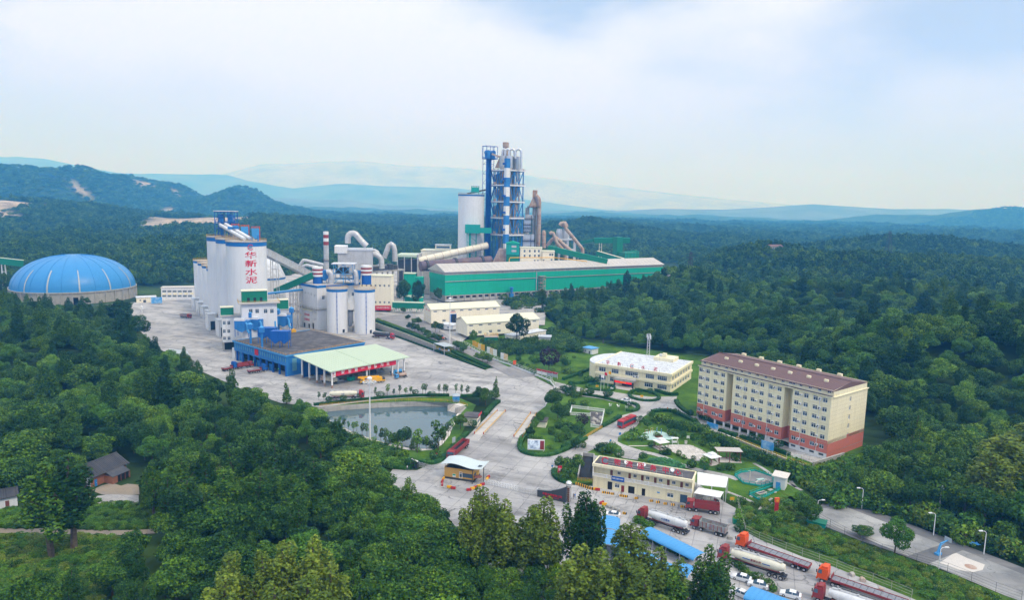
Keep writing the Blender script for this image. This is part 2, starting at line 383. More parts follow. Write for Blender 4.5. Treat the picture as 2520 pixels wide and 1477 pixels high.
def hit_T(k,px,py):
 d=ray(k,px,py);ts=np.geomspace(250,7000,1400)
 xs,ys,zs=d.x/d.y*ts,ts,CAM_H+d.z/d.y*ts
 i=int(np.argmax(zs<T(xs,ys)));return xs[i],ys[i],ts[i]
SCAR_W=[]
for k,px,py,rx,ry in SCARS:
 x,y,D=hit_T(k,px,py)
 if D<300:continue
 s=CR[k][2]*D/FPX;x2,y2,D2=hit_T(k,px,py-ry);x3,y3,D3=hit_T(k,px,py+ry)
 SCAR_W.append((x,(D2+D3)/2 if D2>D3 else D,rx*s,max(25,min(420,(D2-D3)/2))))
SCAR_W+=[(-730,1570,125,190),(-1180,1560,80,150),(-900,1720,60,60)]
ang=np.concatenate([LSP(-180,-52,22)[:-1],LSP(-52,52,250),LSP(52,180,22)[1:-1]])*PI/180
rad=np.concatenate([[1,30,60],np.geomspace(80,1000,190),np.geomspace(1010,23000,190)])
A_,R_=np.meshgrid(ang,rad);X_,Y_=R_*np.sin(A_),R_*np.cos(A_);Z_=T(X_.ravel(),Y_.ravel())
na,nr=len(ang),len(rad)
def np_mesh(name,V,F,mats,attr=None):
 me=bpy.data.meshes.new(name);V=np.asarray(V,np.float32);F=np.asarray(F,np.int32);k=F.shape[1]
 me.vertices.add(len(V));me.vertices.foreach_set('co',V.ravel());me.loops.add(F.size);me.loops.foreach_set('vertex_index',F.ravel())
 me.polygons.add(len(F));me.polygons.foreach_set('loop_start',np.arange(0,F.size,k,dtype=np.int32))
 for m in(mats if isinstance(mats,list)else[mats]):me.materials.append(m)
 if attr is not None:
  a=me.attributes.new(attr[0],'FLOAT','POINT');a.data.foreach_set('value',np.asarray(attr[1],np.float32))
 me.update(calc_edges=True);return me
ii,jj=np.meshgrid(np.arange(nr-1),np.arange(na),indexing='ij');j2=(jj+1)%na
F_=np.stack([ii*na+jj,(ii+1)*na+jj,(ii+1)*na+j2,ii*na+j2],-1).reshape(-1,4)[:,::-1]
BARE=bare_of(X_.ravel(),Y_.ravel(),Z_)
def ground_mat():
 m=bpy.data.materials.new('wooded_ground');m.use_nodes=True;t=m.node_tree;b=t.nodes['Principled BSDF'];b.inputs['Roughness'].default_value=.95;b.inputs['Specular IOR Level'].default_value=.1
 n=lambda ty:t.nodes.new(ty);L=t.links.new
 geo=n('ShaderNodeNewGeometry');at=n('ShaderNodeAttribute');at.attribute_name='bare'
 vo=n('ShaderNodeTexVoronoi');vo.inputs['Scale'].default_value=.1;L(geo.outputs['Position'],vo.inputs['Vector'])
 nz=n('ShaderNodeTexNoise');nz.inputs['Scale'].default_value=.02;nz.inputs['Detail'].default_value=8;L(geo.outputs['Position'],nz.inputs['Vector'])
 cr=n('ShaderNodeValToRGB');cr.color_ramp.elements[0].position=.35;cr.color_ramp.elements[0].color=(.012,.028,.008,1);cr.color_ramp.elements[1].position=.68;cr.color_ramp.elements[1].color=(.055,.105,.018,1);L(nz.outputs[0],cr.inputs[0])
 n2=n('ShaderNodeTexNoise');n2.inputs['Scale'].default_value=.03;n2.inputs['Detail'].default_value=8;L(geo.outputs['Position'],n2.inputs['Vector'])
 c2=n('ShaderNodeValToRGB');c2.color_ramp.elements[0].position=.3;c2.color_ramp.elements[0].color=(.24,.20,.16,1);c2.color_ramp.elements[1].position=.7;c2.color_ramp.elements[1].color=(.52,.45,.38,1);L(n2.outputs[0],c2.inputs[0])
 mx=n('ShaderNodeMix');mx.data_type='RGBA';L(at.outputs['Fac'],mx.inputs[0]);L(cr.outputs[0],mx.inputs[6]);L(c2.outputs[0],mx.inputs[7]);L(mx.outputs[2],b.inputs['Base Color'])
 bp=n('ShaderNodeBump');bp.inputs['Strength'].default_value=.8;bp.inputs['Distance'].default_value=4;bp.invert=True;L(vo.outputs['Distance'],bp.inputs['Height']);L(bp.outputs[0],b.inputs['Normal'])
 return m
M['ground']=ground_mat()
gr=inst('ground',np_mesh('ground',np.stack([X_.ravel(),Y_.ravel(),Z_],-1),F_,M['ground'],('bare',BARE)));tag(gr,kind='structure')
gr.data.polygons.foreach_set('use_smooth',np.ones(len(F_),bool))


M['mountain']=mat('haze_tinted_mountain',(.38,.42,.45),.95,.2,.002)  # wooded far ridge; haze fading is put into this pale blue-grey albedo
M['near_ridge']=mat('wooded_ridge',(.12,.15,.16),.95,.25,.002)  # wooded ridge, albedo greyed to add some haze tone
def ridge(prof,D,width,seed,m='near_ridge'):
 us=LSP(prof[0][0],prof[-1][0],240);vs_=np.interp(us,[p[0]for p in prof],[p[1]for p in prof])
 V=[];rows=9
 for u,v in zip(us,vs_):
  p=AT(0,u,v,D);h=max(p.z,5)
  for r in range(rows):
   q=r/(rows-1)*2-1;yy=D+q*width
   n_=fbm(np.array([p.x]),np.array([yy]),width*.5,seed)[0]
   xx=p.x*yy/D if q<0 else p.x
   V.append((xx,yy,h*(1-abs(q)**1.3)*(1+(.35*n_ if abs(q)>.05 else 0))+fbm(np.array([p.x]),np.array([yy]),260,seed+5)[0]*h*.05-20*abs(q)))
 F=[(i*rows+j,i*rows+j+1,(i+1)*rows+j+1,(i+1)*rows+j)for i in range(239)for j in range(rows-1)]
 o=inst('mountains',np_mesh('mountains',V,np.array(F)[:,::-1],M[m]));tag(o,kind='structure');o.data.polygons.foreach_set('use_smooth',np.ones(len(F),bool))
ridge([(-300,400),(-60,388),(0,385),(110,390),(200,408),(300,427),(450,428),(560,430),(620,446),(720,464),(830,452),(960,458),(1120,462),(1300,492),(1500,518)],12000,1800,1)
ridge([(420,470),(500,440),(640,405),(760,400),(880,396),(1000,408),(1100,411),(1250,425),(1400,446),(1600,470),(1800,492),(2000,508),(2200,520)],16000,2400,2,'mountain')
ridge([(560,500),(640,486),(760,490),(840,491),(950,506),(1100,514),(1250,519),(1500,520),(1620,514),(1780,516),(1900,509),(2000,502),(2080,508),(2200,515),(2330,514),(2450,520),(2700,522)],8500,1200,3)

# ---------------------------------------------------------------- laid surfaces
def slab_mat(name,c1,c2,joint,rot,size,crack=.5,dust=(.24,.235,.235)):
 """old concrete slabs: joints, cracks, tyre dust, damp stains"""
 m=bpy.data.materials.new(name);m.use_nodes=True;t=m.node_tree;b=t.nodes['Principled BSDF'];b.inputs['Roughness'].default_value=.85;b.inputs['Specular IOR Level'].default_value=.25
 n=lambda ty:t.nodes.new(ty);L=t.links.new
 geo=n('ShaderNodeNewGeometry');mp=n('ShaderNodeMapping');mp.inputs['Rotation'].default_value=(0,0,rot);L(geo.outputs['Position'],mp.inputs[0])
 def noise(sc,d=6,v=None,sx=1):
  q=n('ShaderNodeTexNoise');q.inputs['Scale'].default_value=sc;q.inputs['Detail'].default_value=d;q.inputs['Roughness'].default_value=.65
  if sx!=1:
   p=n('ShaderNodeMapping');p.inputs['Scale'].default_value=(sx,1,1);L(mp.outputs[0],p.inputs[0]);L(p.outputs[0],q.inputs['Vector'])
  else:L(mp.outputs[0],q.inputs['Vector'])
  return q.outputs[0]
 def rng_(s,a,b_,c,d):
  q=n('ShaderNodeMapRange');q.inputs[1].default_value=a;q.inputs[2].default_value=b_;q.inputs[3].default_value=c;q.inputs[4].default_value=d;L(s,q.inputs[0]);return q.outputs[0]
 def mix(f,a,b_):
  q=n('ShaderNodeMix');q.data_type='RGBA'
  for i,s in((0,f),(6,a),(7,b_)):
   if isinstance(s,tuple):q.inputs[i].default_value=(*s,1)
   elif isinstance(s,float):q.inputs[i].default_value=s
   else:L(s,q.inputs[i])
  return q.outputs[2]
 def mul(a,b_):
  q=n('ShaderNodeMath');q.operation='MULTIPLY';L(a,q.inputs[0])
  if isinstance(b_,float):q.inputs[1].default_value=b_
  else:L(b_,q.inputs[1])
  return q.outputs[0]
 br=n('ShaderNodeTexBrick');br.offset=0.0;br.inputs['Scale'].default_value=1/size;br.inputs['Mortar Size'].default_value=.017;br.inputs['Brick Width'].default_value=1;br.inputs['Row Height'].default_value=1
 br.inputs['Color1'].default_value=(.9,.9,.9,1);br.inputs['Color2'].default_value=(1.08,1.08,1.08,1);br.inputs['Mortar'].default_value=(.68,.68,.68,1);L(mp.outputs[0],br.inputs['Vector'])
 col=mix(rng_(noise(.035),.4,.62,0,1),c1,c2)
 col=mix(mul(rng_(noise(.11,7,sx=.25),.48,.66,0,1),.9),col,dust)
 vo=n('ShaderNodeTexVoronoi');vo.feature='DISTANCE_TO_EDGE';vo.inputs['Scale'].default_value=.13
 ad=n('ShaderNodeMixRGB');ad.blend_type='ADD';ad.inputs[0].default_value=.9;nn=n('ShaderNodeTexNoise');nn.inputs['Scale'].default_value=.3;nn.inputs['Detail'].default_value=5;L(mp.outputs[0],nn.inputs['Vector'])
 vm=n('ShaderNodeVectorMath');vm.operation='MULTIPLY_ADD';vm.inputs[1].default_value=(5,5,0);L(nn.outputs['Color'],vm.inputs[0]);L(mp.outputs[0],vm.inputs[2]);L(vm.outputs[0],vo.inputs['Vector'])
 ck=mul(mul(rng_(vo.outputs['Distance'],.0,.022,1,0),rng_(noise(.05),.44,.56,0,1)),crack)
 col=mix(ck,col,(.09,.09,.09))
 st=mul(rng_(noise(.09,8),.57,.67,0,1),.65);col=mix(st,col,(.13,.13,.135))
 if joint:
  q=n('ShaderNodeMix');q.data_type='RGBA';q.blend_type='MULTIPLY';q.inputs[0].default_value=1.0;L(col,q.inputs[6]);L(br.outputs[0],q.inputs[7]);col=q.outputs[2]
 L(col,b.inputs['Base Color']);return m
def lawn_mat(name,c1,c2,c3):
 m=bpy.data.materials.new(name);m.use_nodes=True;t=m.node_tree;b=t.nodes['Principled BSDF'];b.inputs['Roughness'].default_value=.95;b.inputs['Specular IOR Level'].default_value=.1
 n=lambda ty:t.nodes.new(ty);L=t.links.new;geo=n('ShaderNodeNewGeometry')
 a=n('ShaderNodeTexNoise');a.inputs['Scale'].default_value=.09;a.inputs['Detail'].default_value=9;a.inputs['Roughness'].default_value=.72;L(geo.outputs['Position'],a.inputs['Vector'])
 cr=n('ShaderNodeValToRGB');cr.color_ramp.elements[0].position=.36;cr.color_ramp.elements[0].color=(*c1,1);cr.color_ramp.elements[1].position=.66;cr.color_ramp.elements[1].color=(*c3,1);e=cr.color_ramp.elements.new(.5);e.color=(*c2,1)
 L(a.outputs[0],cr.inputs[0]);L(cr.outputs[0],b.inputs['Base Color'])
 q=n('ShaderNodeTexNoise');q.inputs['Scale'].default_value=1.4;q.inputs['Detail'].default_value=6;L(geo.outputs['Position'],q.inputs['Vector'])
 bp=n('ShaderNodeBump');bp.inputs['Strength'].default_value=.6;bp.inputs['Distance'].default_value=.5;L(q.outputs[0],bp.inputs['Height']);L(bp.outputs[0],b.inputs['Normal'])
 return m
M['yard']=slab_mat('yard_concrete',(.47,.46,.455),(.33,.325,.335),True,.35,6.0,.9)
M['road']=slab_mat('road_concrete',(.46,.445,.43),(.38,.37,.365),True,.45,5.0,.5)
M['asphalt']=slab_mat('worn_asphalt',(.30,.29,.29),(.22,.22,.23),False,.3,5.0,.6)
M['court']=slab_mat('court_concrete',(.42,.42,.41),(.17,.175,.18),False,.3,6.0,.7)
M['court_edge']=slab_mat('court_surround',(.17,.17,.18),(.12,.125,.13),False,.3,6.0,.4)
M['dirt']=slab_mat('bare_dirt',(.31,.26,.20),(.22,.18,.14),False,.3,6.0,.2)
M['lawn']=lawn_mat('lawn',(.035,.085,.010),(.065,.145,.014),(.11,.20,.022))
M['rough_grass']=lawn_mat('rough_grass',(.022,.055,.008),(.050,.105,.012),(.10,.165,.022))
def sheet(name,pts,m,holes=(),kind='structure'):
 loops=[[V3(p)for p in pts]]+[[V3(p)for p in h]for h in holes]
 tri=tessellate_polygon([[V3((p.x,p.y,0))for p in l]for l in loops]);V=[p for l in loops for p in l];F=[]
 for t in tri:
  a,b,c=V[t[0]],V[t[1]],V[t[2]];F.append(t if(b-a).cross(c-a).z>0 else t[::-1])
 me=bpy.data.meshes.new(name);me.from_pydata([tuple(p)for p in V],[],F);me.materials.append(m);me.update()
 o=inst(name,me);tag(o,kind=kind);return o
def ribbon(name,left,right,m,kind='structure'):
 n=len(left);me=bpy.data.meshes.new(name);me.from_pydata([tuple(p)for p in left+right],[],[(i,n+i,n+i+1,i+1)for i in range(n-1)]);me.materials.append(m);me.update();me.validate()
 o=inst(name,me);return tag(o,kind=kind)
def resample(pts,step,closed=False):
 P=[V3(p)for p in pts]+([V3(pts[0])]if closed else[]);out=[P[0]]
 for a,b in zip(P,P[1:]):
  n=max(1,int((b-a).length/step));out+=[a.lerp(b,i/n)for i in range(1,n+1)]
 return out
def smooth(pts,it=2,closed=False):
 P=[V3(p)for p in pts]
 for _ in range(it):
  Q=[]if closed else[P[0]]
  for a,b in zip(P,P[1:]+(P[:1]if closed else[])):Q+=[a.lerp(b,.25),a.lerp(b,.75)]
  P=Q if closed else Q+[P[-1]]
 return P
def offset(pts,d):
 out=[]
 for i,p in enumerate(pts):
  a,b=pts[max(i-1,0)],pts[min(i+1,len(pts)-1)];t=(b-a);t.z=0;t.normalize();out.append(p+V3((-t.y,t.x,0))*d)
 return out

far_rim=[(6,-20,315),(6,20,303),(6,250,280),(6,600,256),(6,900,246),(6,1200,256),(6,1310,272),(6,1385,300)]
far_water=[(6,20,350),(6,60,346),(6,270,326),(6,600,304),(6,900,291),(6,1200,294),(6,1270,308),(6,1300,335)]
near_rim=[(6,1330,360),(6,1285,430),(6,1245,490),(6,1220,560),(6,1150,645),(6,1060,690),(6,960,697),(6,840,688),(6,700,660),(6,560,622),(6,430,580),(6,300,530),(6,190,478),(6,90,420),(6,20,370)]
WZ=-2.2
rim=gp(far_rim)+gp(near_rim);ctr=sum(rim,V3())/len(rim)
wat=gp(far_water,WZ)+[V3((p.x,p.y,WZ))+(ctr-p).normalized()*1.8 for p in gp(near_rim)]
for p in wat:p.z=WZ
POND_RIM=rim
bank=ribbon('pond_bank',rim+rim[:1],wat+wat[:1],mat('pond_bank_stone',(.43,.41,.38),.9,.15,.5,streak=.4,bump=.3))
def water_mat():
 m=bpy.data.materials.new('pond_water');m.use_nodes=True;t=m.node_tree;b=t.nodes['Principled BSDF'];b.inputs['Base Color'].default_value=(.06,.115,.14,1);b.inputs['Roughness'].default_value=.02;b.inputs['IOR'].default_value=1.5
 b.inputs['Specular IOR Level'].default_value=.9
 n=t.nodes.new('ShaderNodeTexNoise');n.inputs['Scale'].default_value=.8;n.inputs['Detail'].default_value=4;g=t.nodes.new('ShaderNodeNewGeometry');t.links.new(g.outputs['Position'],n.inputs['Vector'])
 p=t.nodes.new('ShaderNodeBump');p.inputs['Strength'].default_value=.02;p.inputs['Distance'].default_value=.1;t.links.new(n.outputs[0],p.inputs['Height']);t.links.new(p.outputs[0],b.inputs['Normal']);return m
sheet('water',[p+(p-ctr).normalized()*.3 for p in wat],water_mat())
sheet('pond_lawn',[p+(p-ctr).normalized()*3 for p in PONDBOX],M['lawn'],[rim])

sheet('turf',[V3((p.x,p.y,-.03))for p in gp([(6,1700,380),(6,2180,100),(5,1000,830),(5,1640,700),(7,150,0),(7,1060,130),(7,2420,880),(7,2000,1150),(7,1800,1300),(8,1480,640),(8,1100,480),(8,200,470),(6,2280,1000),(6,2180,900),(6,1850,720)])],M['lawn'])
sheet('rough_slope',[V3((p.x,p.y,-.02))for p in gp([(8,1490,640),(7,1800,1270),(9,0,520),(9,400,880),(9,1300,1180),(9,2126,1500),(9,2500,1720),(9,1500,1750),(8,2071,1050),(8,1480,850)])],M['rough_grass'])
yard=[(937.9,1200),(1000,1229),(1101,1272),(1220,1420),(1330,1560),(1700,1800),(2400,1720),(2400,1545),(2243,1473),(2047.8,1394.7),(1976,1372),(1870,1329),(1812,1297),(1810,1251.5),(1784,1237),(1700,1180),(1460,1120),(1457.7,1197),(1419.5,1195),(1390,1192.6),(1366,1179),(1360.7,1155),(1382,1135),(1400,1118),(1440,1085),(1460,1060),(1425,1098),(1379.4,1115),(1347,1123),(1309.8,1121.7),(1284,1112),(1277.7,1093.6),(1300,1050),(1323,1014.6),(1342,1000),(1368.7,954.4),
(1365,954),(1310,925),(1251,899),(1200,908),(1072.8,863.4),(1000,836),(918,807.6),(880,780),(930,735),(930,690),(480,722),(380,740),(200,755),(330,745),(300,775),(345,815),(380,850),(440,890),(520,925),(600,960),(690,992),(790,1003),(897.7,988),(1000,979),(1162.6,973),(1216,979.8),(1226.9,991.9),(1194.8,1029),(1152,1072),(1093,1128),(1026,1157.8),(966,1155)]
YARD=gp(D0(*yard),.03)
sheet('yard',YARD,M['yard'])
drive=[(-60,985),(0,905),(165,822),(312,738),(470,635),(600,598),(540,555),(430,535),(300,505),(185,490),(0,462),(-60,440),(-60,370),(50,398),(190,425),(410,452),(520,470),(700,490),(900,485),(885,535),(960,610),(1050,650),(1020,662),(930,632),(860,602),(700,607),(640,642),(580,722),(440,802),(430,850),(300,870),(150,950),(0,1012),(-80,1075)]
sheet('road',gp([(7,*p)for p in drive],.07),M['road'])

sheet('court_surround',gp([(9,340,700),(9,420,625),(9,540,620),(9,1000,770),(9,1700,1040),(9,2300,1270),(9,2300,1560),(9,1350,1190),(9,700,960),(9,280,790)],.01),M['court_edge'])
sheet('court',gp([(9,360,705),(9,540,655),(9,1420,1000),(9,1130,1100),(9,640,900),(9,340,790)],.03),M['court'])
sheet('court',gp([(9,1310,1165),(9,1600,1050),(9,2250,1310),(9,2250,1540),(9,1960,1440)],.03),M['court'])

sheet('farm_yard',gp([(10,570,560),(10,640,528),(10,700,512),(10,760,530),(10,800,518),(10,870,524),(10,875,585),(10,740,598),(10,640,585)],.02),M['dirt'])
sheet('farm_paving',gp([(10,560,600),(10,690,585),(10,870,590),(10,870,640),(10,740,650),(10,600,640)],.05),M['road'])
def track(name,pts,wd,m,z=.05):
 c=[V3((p.x,p.y,z))for p in resample(smooth(gp(pts),2),4)];return ribbon(name,offset(c,wd/2),offset(c,-wd/2),m)
track('path',[(10,-100,815),(10,120,812),(10,500,822),(10,760,828),(10,1000,815),(10,1250,790),(10,1500,720),(10,1800,645),(10,2000,560),(10,2080,490),(10,2110,440),(10,2060,400)],2.6,M['dirt'],.03)
# ---------------------------------------------------------------- foliage
def tri_fan_quads(C,Nn,size,r):
 n=len(C);a=r.normal(size=(n,3));Nn=Nn/np.linalg.norm(Nn,axis=1,keepdims=True)
 u=np.cross(Nn,a);u/=np.linalg.norm(u,axis=1,keepdims=True);v=np.cross(Nn,u)
 s=(size*r.uniform(.55,1.25,n))[:,None]
 V=np.stack([C-u*s*.62,C-v*s*.42-Nn*s*.22,C+u*s*.62,C+v*s*.42-Nn*s*.22],1)
 return V.reshape(-1,3)
def crown(name,lobes,n,size,m,seed,inner=.55,up=.45):
 r=np.random.default_rng(seed);vol=np.array([(l[3]*l[4]*l[5])**(2/3)for l in lobes]);which=r.choice(len(lobes),n*2,p=vol/vol.sum())
 L=np.array(lobes,float)[which];d=r.normal(size=(n*2,3));d/=np.linalg.norm(d,axis=1,keepdims=True)
 t=r.uniform(inner**3,1,n*2)**(1/3);t*=r.uniform(.9,1.08,n*2)
 P=L[:,:3]+d*L[:,3:]*t[:,None]
 keep=np.ones(n*2,bool)
 for l in lobes:keep&=(((P-np.array(l[:3]))/np.array(l[3:]))**2).sum(1)>.42
 P,d=P[keep][:n],d[keep][:n]
 nn=d*.75+np.array([0,0,up])+r.normal(size=P.shape)*.55
 V=tri_fan_quads(P,nn,size,r);F=np.arange(len(V)).reshape(-1,4)
 return np_mesh(name,V,F,m)
LM={'dark':leaf_mat('dark_foliage',(.002,.018,.002),(.014,.068,.005),(.125,.245,.010)),
'mid':leaf_mat('green_foliage',(.004,.028,.002),(.034,.108,.006),(.195,.315,.014)),
'bright':leaf_mat('bright_foliage',(.022,.085,.006),(.07,.19,.012),(.20,.33,.025)),
'olive':leaf_mat('olive_foliage',(.035,.070,.006),(.105,.165,.012),(.23,.29,.03)),
'topiary':leaf_mat('clipped_foliage',(.005,.040,.008),(.014,.080,.012),(.05,.15,.02)),
'purple':leaf_mat('purple_foliage',(.010,.006,.014),(.024,.012,.028),(.05,.025,.05)),
'lotus':leaf_mat('lotus_leaves',(.02,.10,.03),(.05,.20,.06),(.10,.30,.10))}
def broad_lobes(r,h,w):
 out=[(0,0,h*.62,w*.33,w*.33,h*.27)]
 k=r.integers(6,9)
 for i in range(k):
  a=2*PI*i/k+r.uniform(-.4,.4);q=r.uniform(.22,.34)*w;s=r.uniform(.17,.26)*w
  out.append((q*COS(a),q*SIN(a),h*r.uniform(.42,.78),s,s,s*r.uniform(.7,1.0)))
 for i in range(3):a=r.uniform(0,6.3);q=r.uniform(0,.16)*w;s=r.uniform(.15,.2)*w;out.append((q*COS(a),q*SIN(a),h*r.uniform(.78,.88),s,s,h*.12))
 return out
def poplar_lobes(r,h,w):
 out=[(0,0,h*.56,w*.24,w*.24,h*.30),(0,0,h*.86,w*.13,w*.13,h*.13)]
 for i in range(11):
  a=2*PI*i/11+r.uniform(-.4,.4);q=w*r.uniform(.12,.36);t=r.uniform(.58,.90)-.25*q/w;s=w*r.uniform(.10,.16)
  out+=[(q*COS(a),q*SIN(a),h*t,s,s,h*r.uniform(.08,.13)),(q*COS(a)*.9,q*SIN(a)*.9,h*(t-.2),s*1.3,s*1.3,h*.13)]
 return out
def cone_lobes(r,h,w):
 return[(r.uniform(-.05,.05)*w,r.uniform(-.05,.05)*w,h*t,w*.5*(1.05-t)*q,w*.5*(1.05-t)*q,h*.09)for t,q in zip(LSP(.15,.95,9),r.uniform(.8,1.1,9))]
def trunk_mesh(name,h,w,r,boughs=5,top=.75):
 mb=MB();b=[V3((0,0,-.6))]
 for t in(.25,.5,top):b.append(V3((r.uniform(-.02,.02)*h,r.uniform(-.02,.02)*h,h*t)))
 k=max(.06,h*.017);mb.tube(b,[k*1.3,k,k*.75,k*.3],6)
 for i in range(boughs):
  a=2*PI*i/boughs+r.uniform(-.4,.4);z=h*r.uniform(.28,.5);mb.tube([V3((0,0,z)),V3((.18*w*COS(a),.18*w*SIN(a),z+h*.12)),V3((.33*w*COS(a),.33*w*SIN(a),z+h*.22))],[k*.6,k*.4,k*.15],4,False)
 return mb.mesh(name,M['bark'])
M['cyclone']=mat('dull_vessel_steel',(.33,.32,.32),.6,.18,.2,streak=.5)
PROTO={}
def proto(kind,name,lobes,n,size,mats,variants,h,w,seed,boughs=5,up=.45,inner=.55,top=.75):
 for v in range(variants):
  r=np.random.default_rng(seed+v*17)
  tm=trunk_mesh('trunk',h,w,r,boughs,top);lb=lobes(r,h,w)
  for mi,m in enumerate(mats):PROTO.setdefault((kind,m),[]).append((crown('crown',lb,n,size,LM[m],seed+v*17+mi,inner,up),tm,h,w))

proto('broad','broadleaf',broad_lobes,4200,.47,['dark','mid','bright'],4,12,10.5,100)
proto('poplar','poplar',poplar_lobes,4200,.42,['dark','mid','olive'],3,20,7.0,200,9,.35,.3,.94)
proto('cone','conifer',cone_lobes,900,.40,['dark','mid'],2,8,4,300,0,.2,.5,.9)
proto('ball','topiary',lambda r,h,w:[(0,0,h*.60,w*.5,w*.5,h*.40)]+[(w*.2*COS(a),w*.2*SIN(a),h*.6,w*.36,w*.36,h*.34)for a in r.uniform(0,6.3,3)],520,.36,['topiary','bright','purple'],2,4,4,400,3,.3,.8)
proto('sapling','sapling',lambda r,h,w:[(r.uniform(-.2,.2)*w,r.uniform(-.2,.2)*w,h*t,w*.3,w*.3,h*.14)for t in(.5,.62,.75,.86)],200,.30,['mid','bright','dark'],3,3.6,2.2,500,3,.4,.3)
proto('bush','bush',lambda r,h,w:[(w*.22*COS(a),w*.22*SIN(a),h*.45,w*.32,w*.32,h*.5)for a in r.uniform(0,6.3,5)],420,.34,['dark','mid','bright','olive','purple'],2,2.4,3.4,600,3,.5,.6)
proto('far','far crown',broad_lobes,260,1.45,['dark','mid'],3,12,10.5,700)
def tree(name,P,kind,m,h,w,label,cat='tree',group=None,rz=None,var=None):
 L=PROTO[(kind,m)];cm,tm,h0,w0=L[random.randrange(len(L))if var is None else var%len(L)]
 t=thing(name,label,cat,P,RU(0,6.28)if rz is None else rz,group);t.scale=(w/w0,w/w0,h/h0)
 inst('trunk',tm,t);inst('crown',cm,t);return t
def tree_top(k,x,y,h,zg=None):
 p=G(k,x,y,h);z=0
 for _ in range(6):
  z=Tz(p.x,p.y)if zg is None else zg
  p=G(k,x,y,h+z)
 return V3((p.x,p.y,z))
 # ---------------------------------------------------------------- woods
def inpoly(P,x,y):return poly_sd(P,x,y)<0
WOOD_L=gp(D0((-300,1560),(-300,1100),(-250,760),(0,760),(60,800),(180,830),(270,860),(345,930),(430,980),(560,1000),(690,1030),(770,1045),(800,1075),(860,1120),(880,1150),(900,1195),(990,1262),(1080,1310),(1100,1480),(1100,1900),(-300,1900)))
CLEAR=[gp([(10,-300,680),(10,130,640),(10,440,600),(10,470,420),(10,800,370),(10,960,480),(10,960,840),(10,830,900),(10,790,1000),(10,650,1300),(10,-300,1300)]),
gp([(10,1960,640),(10,2010,480),(10,2000,390),(10,2160,380),(10,2170,480),(10,2080,640)]),
gp([(6,-40,370),(6,90,425),(6,500,620),(6,960,715),(6,1010,800),(6,930,860),(6,720,880),(6,600,790),(6,360,660),(6,140,580),(6,-40,500)])]
def scatter(step,D0_,D1_,half,seed):
 r=np.random.default_rng(seed);W=D1_*half
 gx,gy=np.meshgrid(np.arange(-W,W,step),np.arange(D0_,D1_,step))
 x=(gx+r.uniform(-.42,.42,gx.shape)*step).ravel();y=(gy+r.uniform(-.42,.42,gx.shape)*step).ravel()
 k=(np.abs(x)<y*half+14);x,y=x[k],y[k]
 return x,y,r
def bare_at(x,y):return bare_of(x,y,None)>.35
def plantable(x,y,margin):
 sd=poly_sd(OUT,x,y);ok=sd>margin
 ok|=inpoly(WOOD_L,x,y)&(y<460)
 for c in CLEAR:ok&=~inpoly(c,x,y)
 return ok&~bare_at(x,y)
def clusters(x,y):return fbm(x,y,45,77,3)
x,y,r=scatter(7.2,95,620,.80,5);k=plantable(x,y,4);x,y=x[k],y[k]
d=np.hypot(x,y);o=np.argsort(d);x,y,d=x[o],y[o],d[o]
cl=clusters(x,y);z=T(x,y)
vis=np.abs(x)<y*.76+6
NEAR_W,CNT=[],0
rest=[]
for i in range(len(x)):
 hh=float(np.clip(10.5+cl[i]*10+r.normal()*1.8,5,16));ww=hh*r.uniform(.72,1.25)
 if vis[i]and CNT<268:
  CNT+=1;side='left' if x[i]<0 else 'right';m='mid' if cl[i]+r.normal()*.12>.02 else 'dark'
  if r.random()<.09 and d[i]<330:m='bright'
  sh={'dark':'deep green','mid':'mid green','bright':'fresh yellow-green'}[m]
  size='tall' if hh>11.5 else('low' if hh<8 else 'medium')
  if side=='left':where='in the wood by the old farmhouse' if y[i]<215 else 'in the wood between farmhouse and cement yard'
  else:where='on the wooded hillside behind the dormitory block'
  sp=r.random()<.17 and m!='bright'
  if sp:NEAR_W.append(tree('poplar',(x[i],y[i],z[i]-.2),'poplar',m,hh*1.25,hh*.55,f'slender {sh} poplar {where}','tree',f'slender {sh} poplars {where}'))
  else:NEAR_W.append(tree('broadleaf_tree',(x[i],y[i],z[i]-.2),'broad',m,hh,ww,f'{size} {sh} broadleaf tree {where}','tree',f'{size} {sh} trees {where}'))
 else:rest.append((x[i],y[i],z[i]-.2,hh/12,ww/10.5,r.integers(0,8)))
